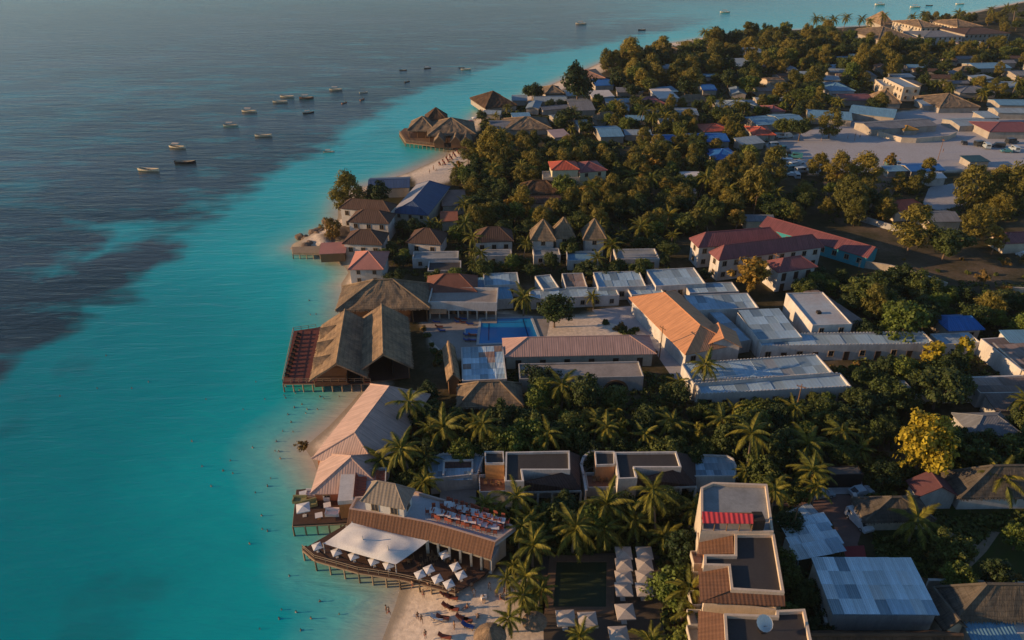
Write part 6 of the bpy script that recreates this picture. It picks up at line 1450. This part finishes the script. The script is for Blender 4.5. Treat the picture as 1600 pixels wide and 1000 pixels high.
BCAN = cm_.mesh('canopy', CREAMF)
pm_ = MB()
for x in (-2.1, .9):
    for y in (-.9, .9): pm_.tube([(x,y,.6),(x,y,2.2)], [.04,.04], 5)
BPOST = pm_.mesh('canopy_post', WOOD)
mm_ = MB(); mm_.tube([(.6,0,.3),(.5,0,5.2)], [.08,.05], 6); mm_.tube([(-2.2,.2,3.4),(2.6,-.2,4.6)], [.05,.03], 5); BMAST = mm_.mesh('mast', WOOD)
BOATS = [(278,231,'cream','c',1.0,-12,'cream canopied boat second from the outer end of the moored boats'),(233,267,'cream','',1.15,-8,'pale open boat farthest out among the moored boats'),(290,255,'dark','',1.1,4,'black open boat just landward of the cream canopied boat'),
 (361,197,'cream','c',.9,5,'small cream canopied boat moored alone beyond the flat pale boat'),(412,213,'cream','',1.0,2,'flat pale open boat on the dark seagrass edge'),(390,175,'cream','c',1.0,-5,'cream boat with bulky canopy in the middle of the moored boats'),
 (438,160,'cream','',1.0,2,'long cream boat below the pair of far moored boats'),(449,152,'cream','',1.0,-4,'cream boat touching the rust coloured boat in the far row'),(479,154,'rust','c',1.0,4,'rust coloured boat with canopy in the far row'),
 (525,141,'cream','c',.95,0,'orange lit canopied boat ahead of the far row'),(482,177,'dark','c',.75,30,'stubby dark boat just inside the seagrass edge'),(514,238,'cream','c',.62,10,'tiny white boat alone on the turquoise shallows'),
 (538,161,'rust','m',.55,60,'small brown masted boat, seaward of two masted ones'),(566,156,'rust','m',.6,70,'small brown masted boat, landward of two masted ones'),(568,145,'cream','m',.6,20,'small pale masted boat behind the two brown masted ones'),
 (636,128,'dark','m',.55,50,'small dark masted boat near the turquoise bay edge'),(630,110,'dark','',.6,0,'small dark boat in the far water, outer one'),(668,107,'dark','c',.6,20,'dark canopied boat in the far water'),(728,109,'cream','',.85,0,'pale boat right at the bay edge in the far water'),
 (721,106,'dark','',.5,10,'dark dinghy tied beside the pale boat at the bay edge'),(908,38,'cream','c',1.2,0,'pale boat far out beyond the headland bay'),(1003,47,'dark','',.8,0,'dark boat far out beyond the headland corner'),(1133,20,'cream','c',1.2,0,'pale boat off the headland palms'),
 (1375,8,'cream','c',1.3,0,'pink lit boat off the far palm row'),(1430,12,'cream','c',1.3,0,'pale boat off the cream far hotel'),(1452,9,'dark','',.9,0,'dark boat off the far hotel palms'),(1500,7,'cream','',1.1,0,'pale flat boat near the far inland shore')]
for px, py, hk, kd, s, rz, lb in BOATS:
    p = P(px, py, SEA); t = thing('motor_boat' if kd != 'm' else 'sailing_boat', lb, 'boat', (p.x, p.y, SEA-.25), rad(rz), 'moored boats', s)
    put('hull', HULLS[hk], t); put('bench', BENCH, t)
    if kd == 'c': c_ = put('canopy', BCAN, t); put('canopy_post', BPOST, c_)
    if kd == 'm': put('mast', BMAST, t)

# ================================================================== people
def skinned(name, V, E, R, root, mat, lv=1):
    me = bpy.data.meshes.new('sk'); me.from_pydata(V, E, []); ob = bpy.data.objects.new('sk', me); COL.objects.link(ob)
    ob.modifiers.new('s', 'SKIN'); sv = me.skin_vertices[0].data
    for i, r in enumerate(R): sv[i].radius = (r, r) if not isinstance(r, tuple) else r
    sv[root].use_root = True
    sb_ = ob.modifiers.new('b', 'SUBSURF'); sb_.levels = lv; sb_.render_levels = lv
    dg = bpy.context.evaluated_depsgraph_get(); m = bpy.data.meshes.new_from_object(ob.evaluated_get(dg)); bpy.data.objects.remove(ob); m.name = name
    m.materials.clear(); m.materials.append(mat); m.polygons.foreach_set('use_smooth', [True]*len(m.polygons)); return m
def body(pose):
    if pose == 'stand': lg = [((.09,0,.88),(.10,.01,.47),(.10,.03,.09),(.11,-.15,.03)), ((-.09,0,.88),(-.10,-.02,.47),(-.11,.02,.09),(-.12,-.16,.03))]; up = 0; ar = ((.19,0,1.40),(.25,.03,1.12),(.25,-.06,.88)), ((-.19,0,1.40),(-.25,.03,1.12),(-.25,-.05,.88))
    if pose == 'walk': lg = [((.09,0,.88),(.10,-.20,.50),(.10,-.16,.09),(.11,-.33,.06)), ((-.09,0,.88),(-.10,.10,.47),(-.10,.36,.15),(-.11,.24,.05))]; up = 0; ar = ((.19,0,1.40),(.25,.18,1.15),(.23,.14,.92)), ((-.19,0,1.40),(-.25,-.10,1.13),(-.24,-.28,1.0))
    if pose == 'sit': lg = [((.09,0,.14),(.16,-.40,.34),(.15,-.72,.07),(.15,-.86,.08)), ((-.09,0,.14),(-.14,-.42,.30),(-.13,-.76,.07),(-.13,-.90,.08))]; up = -.76; ar = ((.19,.06,.64),(.28,.2,.36),(.26,.32,.08)), ((-.19,.06,.64),(-.26,.05,.38),(-.20,-.25,.36))
    z = up; V = [(0,0,.92+z),(0,.01,1.12+z),(0,.01,1.32+z),(0,.01,1.46+z),(0,0,1.53+z),(0,-.02,1.63+z),(0,-.02,1.74+z)]; E = [(i,i+1) for i in range(6)]; R = [.135,.12,.15,.075,.055,.095,.075]
    for l in lg:
        b = len(V); V += l; E += [(0,b),(b,b+1),(b+1,b+2),(b+2,b+3)]; R += [.095,.06,.042,.035]
    for a in ar:
        b = len(V); V += a; h = Vector(a[2])+(Vector(a[2])-Vector(a[1])).normalized()*.13; V.append(tuple(h)); E += [(2,b),(b,b+1),(b+1,b+2),(b+2,b+3)]; R += [.06,.042,.03,.028]
    return skinned('person', V, E, R, 0, plain('skin', (.30,.17,.10), .6, .1, 2, .05)), lg, up
CLO = [plain('navy_swimwear', (.03,.05,.14), .8, .1), plain('red_swimwear', (.40,.04,.04), .8, .1), plain('white_cotton', (.62,.60,.56), .8, .1), plain('black_swimwear', (.02,.02,.022), .8, .1)]
CNAME = ['navy shorts', 'red swimwear', 'white clothes', 'black swimwear']
HAIR = plain('dark_hair', (.02,.014,.010), .7, .1)
BODY = {}; 
for ps in ('stand', 'walk', 'sit'):
    m_, lg, up = body(ps); k1 = [tuple(Vector(l[0]).lerp(Vector(l[1]), .55)) for l in lg]
    sh = [skinned('shorts', [(0,0,.96+up),(0,0,.88+up),lg[0][0],k1[0],lg[1][0],k1[1]], [(0,1),(1,2),(2,3),(1,4),(4,5)], [.145,.14,.11,.095,.11,.095], 1, c) for c in CLO]
    top = skinned('shirt', [(0,0,.95+up),(0,.01,1.14+up),(0,.01,1.34+up),(0,.01,1.43+up)], [(0,1),(1,2),(2,3)], [.145,.135,.172,.10], 1, CLO[2])
    hm = bmesh.new(); bmesh.ops.create_icosphere(hm, subdivisions=2, radius=.118)
    for v in hm.verts: v.co = Vector((v.co.x*.92, v.co.y+.015, v.co.z+1.70+up)); 
    bmesh.ops.delete(hm, geom=[v for v in hm.verts if v.co.z < 1.655+up or (v.co.y < -.05 and v.co.z < 1.73+up)], context='VERTS')
    hme = bpy.data.meshes.new('hair'); hm.to_mesh(hme); hm.free(); hme.materials.append(HAIR)
    fm = MB()
    for sx in (-.036, .036): fm.box(sx-.014, sx+.014, -.122, -.10, 1.655+up, 1.672+up)
    fm.box(-.03,.03,-.118,-.10,1.585+up,1.597+up); fme = fm.mesh('eyes_and_mouth', HAIR)
    BODY[ps] = (m_, sh, top, hme, fme)
PEOPLE = []
def person(px, py, z, pose, cl, rz, label=None, group=None, sink=0.0, sc=1.0):
    m_, sh, top, hme, fme = BODY[pose]; p = P(px, py, z); o_ = put('person', m_, None, (p.x, p.y, z-sink), rad(rz), sc)
    put('shorts', sh[cl], o_); put('hair', hme, o_); put('eyes_and_mouth', fme, o_)
    if cl == 2: put('shirt', top, o_)
    tag(o_, label, 'person', group); return o_
random.seed(77)
SWIM = [(232,597),(152,607),(206,607),(94,619),(166,556),(322,624),(400,597),(444,618),(462,615),(500,620),(506,623),(472,632),(460,637),(450,648),(478,646),(442,674),(458,675),(414,624),(316,729),(360,720),(349,736),(364,740),(436,706),(438,717),(423,748),(399,770),(409,806),(410,827),(436,967),(486,967),(463,957),(406,983),(440,953),(485,492),(494,491),(483,470),(520,612),(530,620),(496,640),(455,660),(430,705),(418,760),(395,700),(300,690),(330,760),(390,850),(452,900),(500,940),(530,960),(470,985),(380,640),(446,622),(468,610),(480,640),(432,690),(418,830)]
SW = []
for i, (px, py) in enumerate(SWIM):
    o_ = person(px, py, SEA, 'stand', i % 4, random.uniform(0,360), None, 'bathers in the shallow sea', random.uniform(.95,1.15), .8)
    p = o_.location; SW.append((o_, p.x, p.y, 'bather in the water'))
SEAL = [('the jetty stilts',515,600),('the sand spit bush',470,694),('the dark pier',455,795),('the dining deck',480,865),('the beach sand edge',600,960),('the open teal water',200,600),('the dark reef patch',20,580),('the rocks of the point',470,400),('the middle shallows',350,730)]
_k = LMW; LMW = [(n, P(x, y, SEA)) for n, x, y in SEAL]; name_by_landmark(SW, 8); LMW = _k
BP = [(604,958,'stand',3,90,'person in black swimwear at the water edge of the bottom beach'),(608,961,'walk',1,60,'person in red swimwear beside the black clad one at the water edge'),(653,969,'walk',0,200,'person in navy shorts, one of a couple walking on the bottom beach'),(659,973,'walk',3,200,'person in black swimwear, one of a couple walking on the bottom beach'),
 (662,934,'stand',1,0,'person in red swimwear below the deck edge on the sand'),(645,919,'walk',1,120,'person in red swimwear near the wet sand under the deck'),(669,921,'walk',0,120,'person in navy shorts close under the deck edge'),(665,997,'stand',1,30,'person in red swimwear cut by the bottom edge of the beach'),
 (741,932,'stand',2,10,'person in white clothes inland of the beach loungers'),(737,922,'stand',3,10,'person in black swimwear by the corner of the deck'),(747,966,'sit',3,200,'person in black swimwear seated on the shaded sand'),(776,932,'stand',3,0,'person in black swimwear before the planted garden edge'),
 (788,930,'walk',1,70,'person in red swimwear before the planted garden edge'),(782,936,'sit',1,70,'person in red swimwear seated before the garden edge'),(755,936,'sit',2,10,'person in white clothes seated on the shaded sand'),(730,950,'sit',1,300,'person in red swimwear seated beside the loungers'),(710,983,'stand',3,300,'person in black swimwear standing among the lower loungers'),
 (765,922,'walk',2,200,'person in white clothes on the path under the yellow palm'),(793,921,'stand',1,200,'person in red swimwear at the palm garden steps')]
for px, py, ps, cl, rz, lb in BP: person(px, py, 0.0, ps, cl, rz, lb, 'people on the bottom beach')
SQ = []
for i, (px, py) in enumerate(((1324,217),(1336,214),(1335,220),(1343,216),(1296,217),(1283,221),(1486,216),(1473,238),(1413,210),(1405,255),(1451,252),(1360,190),(1345,188),(1395,262),(1380,258))):
    o_ = person(px, py, .01, 'walk' if i % 2 else 'stand', (3,0,2)[i % 3], random.uniform(0,360), None, 'people on the town square'); p = o_.location; SQ.append((o_, p.x, p.y, 'person in '+CNAME[(3,0,2)[i % 3]]))
name_by_landmark(SQ, 8)
BB = []
for i in range(16):
    s = i/15; px, py = 668+62*s+random.uniform(-8,8), 268-38*s+random.uniform(-5,6); o_ = person(px, py, -.2, ('stand','walk','sit')[i % 3], i % 4, random.uniform(0,360), None, 'people on the near bay beach'); p = o_.location; BB.append((o_, p.x, p.y, 'person in '+CNAME[i % 4]))
for i in range(10):
    px, py = 742+30*i/9+random.uniform(-5,5), 186-12*i/9+random.uniform(-3,3); o_ = person(px, py, -.3, ('stand','walk')[i % 2], i % 4, random.uniform(0,360), None, 'people on the far beach'); p = o_.location; BB.append((o_, p.x, p.y, 'person in '+CNAME[i % 4]))
name_by_landmark(BB, 8)
# ================================================================== beach furniture
LB = [(697,931,0,'first red lounger under the deck point, seaward one'),(706,936,0,'red lounger just inland of the first under the deck point'),(699,940,0,'red lounger third down from the deck point'),(711,943,0,'red lounger at the shaded side, third down from the deck'),(700,950,0,'red lounger in the middle cluster, seaward one'),(707,953,0,'red lounger in the middle cluster, front one'),(711,949,0,'red lounger in the middle cluster, shaded one'),
 (683,968,1,'pale lounger alone on the seaward side of the lower row'),(692,967,0,'red lounger of the lower row, next to the pale one'),(701,969,0,'red lounger ending the lower seaward row'),(722,968,0,'red lounger of the inland pair, outer one'),(728,971,0,'red lounger of the inland pair, front one'),(733,966,2,'blue lounger behind the inland red pair'),(731,980,2,'blue lounger in front of the inland red pair'),(695,997,0,'red lounger near the bottom edge'),(720,993,2,'blue lounger near the bottom edge, inland one'),(714,999,2,'blue lounger near the bottom edge, seaward one'),(688,992,0,'red lounger near the bottom edge, farthest seaward')]
BLUEF = plain('blue_cushion_fabric', (.05,.10,.28)); cm3 = LCUSH.copy(); cm3.materials.clear(); cm3.materials.append(BLUEF)
for px, py, k, lb in LB[:2]+LB[4:6]+LB[7:9]+LB[10:12]+LB[13:15]: lounger(P(px, py, .0), rad(75+random.uniform(-12,12)), lb, 'loungers on the bottom beach', (LCUSH, cm2, cm3)[k])
for i in range(18):
    s = (i//2)/8; px, py = 690+44*s+(5 if i % 2 else -3), 257-32*s; lounger(P(px, py, .0), rad(20), ORD[i//2]+' red lounger along the near bay beach, '+('inland' if i % 2 else 'seaward')+' row', 'loungers on the near bay beach')
for i in range(6): parasol(P(735+7*i, 196-5*i, -.2), ORD[i]+' pink parasol along the far beach strip', 'parasols on the far beach', .3, .9, CAN.mesh('canopy', plain('pink_canvas', (.50,.17,.20), .85, .2)) if i == 0 else None)
def palapa(px, py, lb, s=1.0):
    p = P(px, py, 0); t = thing('thatched_parasol', lb, 'parasol', (p.x, p.y, 0), 0, None, s); mb = MB(); n = 14
    for k in range(n):
        a0, a1 = 2*math.pi*k/n, 2*math.pi*(k+1)/n
        for r0, r1, z0, z1 in ((2.0,1.1,2.1,2.75),(1.15,.02,2.68,3.5)): mb.face([(r0*math.cos(a0),r0*math.sin(a0),z0),(r0*math.cos(a1),r0*math.sin(a1),z0),(r1*math.cos(a1),r1*math.sin(a1),z1),(r1*math.cos(a0),r1*math.sin(a0),z1)], 0, [(k*.5,0),(k*.5+.5,0),(k*.5+.5,1),(k*.5,1)])
    mb.build('thatch', THATCH, t); mb = MB(); mb.tube([(0,0,0),(0,0,3.4)],[.08,.07],6); mb.build('pole', WOOD, t)
palapa(766,1012,'tan thatched parasol on the sand at the bottom edge', 1.15); palapa(835,985,'thatched parasol half hidden in the planting by the green pool court', .9)
tag(put('cool_box', (lambda m: (m.box(-.4,.4,-.3,.3,0,.5), m.box(-.42,.42,-.32,.32,.5,.58), m.mesh('cool_box', FABRIC))[-1])(MB()), None, P(756,935,0), .3), 'white cool box on the shaded sand below the deck', 'cool box')
# ================================================================== vehicles
def vehicle(px, py, z, rz, col, kind, label, group=None):
    p = P(px, py, z); L, Wd, H = {'van':(4.9,1.95,2.0),'car':(4.2,1.8,1.5),'truck':(5.4,2.1,2.3)}[kind]
    t = thing({'van':'passenger_van','car':'parked_car','truck':'safari_truck'}[kind], label, {'van':'van','car':'car','truck':'truck'}[kind], p, rad(rz), group)
    key = (kind, col)
    if key not in VM:
        paint = plain('vehicle_paint_%s' % col, {'white':(.66,.68,.70),'teal':(.05,.20,.22),'dark':(.03,.035,.04),'silver':(.36,.42,.46),'green':(.12,.22,.15)}[col], .3, .15, .5, .03, None, .5)
        prof = {'van':[(-L/2,.35),(L/2,.35),(L/2,.85),(L/2-.75,1.05),(L/2-1.35,H-.05),(L/2-1.7,H),(-L/2+.12,H),(-L/2,H-.25)],
                'car':[(-L/2,.35),(L/2,.35),(L/2,.75),(L/2-1.0,.92),(L/2-1.65,H),(-L/2+1.1,H),(-L/2+.35,.95),(-L/2,.9)],
                'truck':[(-L/2,.5),(L/2,.5),(L/2,1.05),(L/2-1.1,1.15),(L/2-1.5,H-.1),(L/2-1.9,H),(-L/2+.05,H),(-L/2,H-.15)]}[kind]
        mb = MB(); h = Wd/2; n = len(prof); zc = .95 if kind != 'car' else .8
        q = [(-h*(1 if z_ < 1.1 else .88)) for x_, z_ in prof]
        A_ = [(x_, w_, z_) for (x_, z_), w_ in zip(prof, q)]; B_ = [(x_, -w_, z_) for (x_, z_), w_ in zip(prof, q)]
        mb.face(A_); mb.face(B_[::-1])
        for i in range(n): mb.face([A_[i], B_[i], B_[(i+1) % n], A_[(i+1) % n]][::-1])
        wm = MB()
        x0, x1 = prof[4][0]-.25, prof[6][0]+.35 if kind != 'car' else prof[5][0]+.05; zb, zt_ = (1.12, H-.25) if kind != 'car' else (.95, H-.12)
        for sy in (-1, 1):
            m_ = 3 if kind != 'car' else 2
            for i in range(m_): a, b = x0+(x1-x0)*i/m_, x0+(x1-x0)*(i+1)/m_+.1; wm.face([(a,sy*(h*.885+.04),zb),(b,sy*(h*.885+.04),zb),(b,sy*(h*.88+.02),zt_),(a,sy*(h*.88+.02),zt_)])
        a, b = prof[3], prof[4]; wm.face([(a[0]-.02,-h*.8,a[1]+.08),(a[0]-.02,h*.8,a[1]+.08),(b[0]+.05,h*.78,b[1]-.05),(b[0]+.05,-h*.78,b[1]-.05)])
        wm.face([(-L/2-.02,-h*.7,H*.62),(-L/2-.02,h*.7,H*.62),(-L/2-.0,h*.66,H*.85),(-L/2-.0,-h*.66,H*.85)] if kind != 'car' else [(-L/2+.3,-h*.7,1.0),(-L/2+.3,h*.7,1.0),(-L/2+1.02,h*.66,H-.03),(-L/2+1.02,-h*.66,H-.03)])
        wh = MB(); wh.tube([(0,-.12,0),(0,.12,0)], [.34,.34], 12); wh.face([(.34*math.cos(k*math.pi/6),-.12,.34*math.sin(k*math.pi/6)) for k in range(12)])
        rm_ = MB(); rm_.face([(.2*math.cos(k*math.pi/5),-.125,.2*math.sin(k*math.pi/5)) for k in range(10)]); rm_.face([(.2*math.cos(-k*math.pi/5),.125,.2*math.sin(-k*math.pi/5)) for k in range(10)])
        li = MB(); li.box(-.04,.04,-.16,.16,-.09,.09)
        VM[key] = (mb.mesh('body', paint), wm.mesh('windows', PANE), wh.mesh('wheel', plain('rubber', (.02,.02,.02), .9, .1)), rm_.mesh('rim', plain('alloy', (.4,.4,.4), .4, .1)), li.mesh('headlight', glassy('lamp_glass', (.6,.6,.55), .1)), H, L, Wd)
    b_, w_, wh, rm_, li, H, L, Wd = VM[key]
    put('body', b_, t); put('windows', w_, t)
    for x in (-L*.31, L*.31):
        for y in (-Wd/2+.1, Wd/2-.1): o_ = put('wheel', wh, t, (x, y, .34)); put('rim', rm_, o_)
    for y in (-Wd*.34, Wd*.34): put('headlight', li, t, (L/2+.01, y, .7))
    return t
VM = {}
vehicle(1341,818,.03,-72,'white','van','white van driving on the brick road beside the grey thatched hut')
vehicle(1283,775,.03,10,'silver','car','silver car parked at the seaward end of the car yard'); vehicle(1344,772,.03,15,'silver','car','silver car parked by the low white forecourt wall')
vehicle(1600,404,.03,100,'white','van','white van cut by the inland edge above the dry field')
TR = [(1211,230,'silver'),(1222,236,'teal'),(1229,241,'dark'),(1225,246,'silver'),(1242,247,'teal'),(1226,256,'white'),(1241,260,'silver'),(1248,256,'white'),(1252,270,'silver'),(1238,267,'teal'),(1244,277,'silver'),(1236,275,'white'),(1164,224,'white'),(1172,223,'silver'),(1181,221,'silver'),(1193,219,'green'),(1205,218,'dark'),(1219,216,'silver'),(1231,215,'white'),
      (1506,225,'dark'),(1531,228,'dark'),(1540,231,'silver'),(1559,230,'dark'),(1572,238,'teal'),(1584,236,'silver'),(1300,272,'white'),(1392,258,'teal'),(1402,258,'silver'),(1580,224,'dark')]
random.seed(91); VV = []
for i, (px, py, c_) in enumerate(TR):
    t = vehicle(px, py, .015, random.choice((10, 20, 165, 80))+random.uniform(-10,10), c_, ('truck','truck','van','car')[i % 4], None, 'vehicles parked on the town square'); VV.append((t, t.location.x, t.location.y, c_+' '+('safari truck','safari truck','van','car')[i % 4]+' on the square'))
name_by_landmark(VV, 8)
# utility poles seen against the roofs
pm_ = MB(); pm_.tube([(0,0,0),(0,0,8.5)], [.13,.09], 7); UP = pm_.mesh('post', WOOD); pm_ = MB(); pm_.box(-.9,.9,-.06,.06,7.8,7.95)
for x in (-.8,-.3,.3,.8): pm_.tube([(x,0,7.95),(x,0,8.15)], [.05,.04], 5)
UA = pm_.mesh('cross_arm', WOOD)
for px, py, lb in ((1176,345,'by the grey tin seaward shed'),(1205,440,'beside the crimson gallery house'),(1030,560,'at the head of the hedge beds'),(1240,655,'in the grove behind the long pale block'),(1232,850,'leaning by the staggered tin shed'),(1465,250,'near the blue tarpaulin shelter')):
    p = P(px, py, 0); t = thing('utility_pole', 'wooden utility pole with cross arm '+lb, 'pole', p, random.uniform(0,3), 'utility poles'); put('post', UP, t); put('cross_arm', UA, t)
# shared labels belong to one group
_by = {}
for o_ in S.objects:
    if o_.parent is None and 'label' in o_: _by.setdefault(o_['label'], []).append(o_)
for l_, os_ in _by.items():
    if len(os_) > 1:
        for o_ in os_: o_['group'] = os_[0].get('group', l_)

# ================================================================== thin evening haze
hz = MB(); hz.box(-4700, 4700, -150, 2700, -5.2, 104); ho = hz.build('haze', None); ho.data.materials.clear(); tag(ho, 'thin evening haze over bay and village', 'haze', None, 'stuff')
hm_ = bpy.data.materials.new('haze'); hm_.use_nodes = True; t_ = hm_.node_tree; t_.nodes.clear(); v_ = t_.nodes.new('ShaderNodeVolumePrincipled'); o2 = t_.nodes.new('ShaderNodeOutputMaterial')
v_.inputs['Color'].default_value = (.80,.86,.95,1); v_.inputs['Density'].default_value = .00005; v_.inputs['Anisotropy'].default_value = .2
t_.links.new(v_.outputs[0], o2.inputs['Volume']); ho.data.materials.append(hm_)
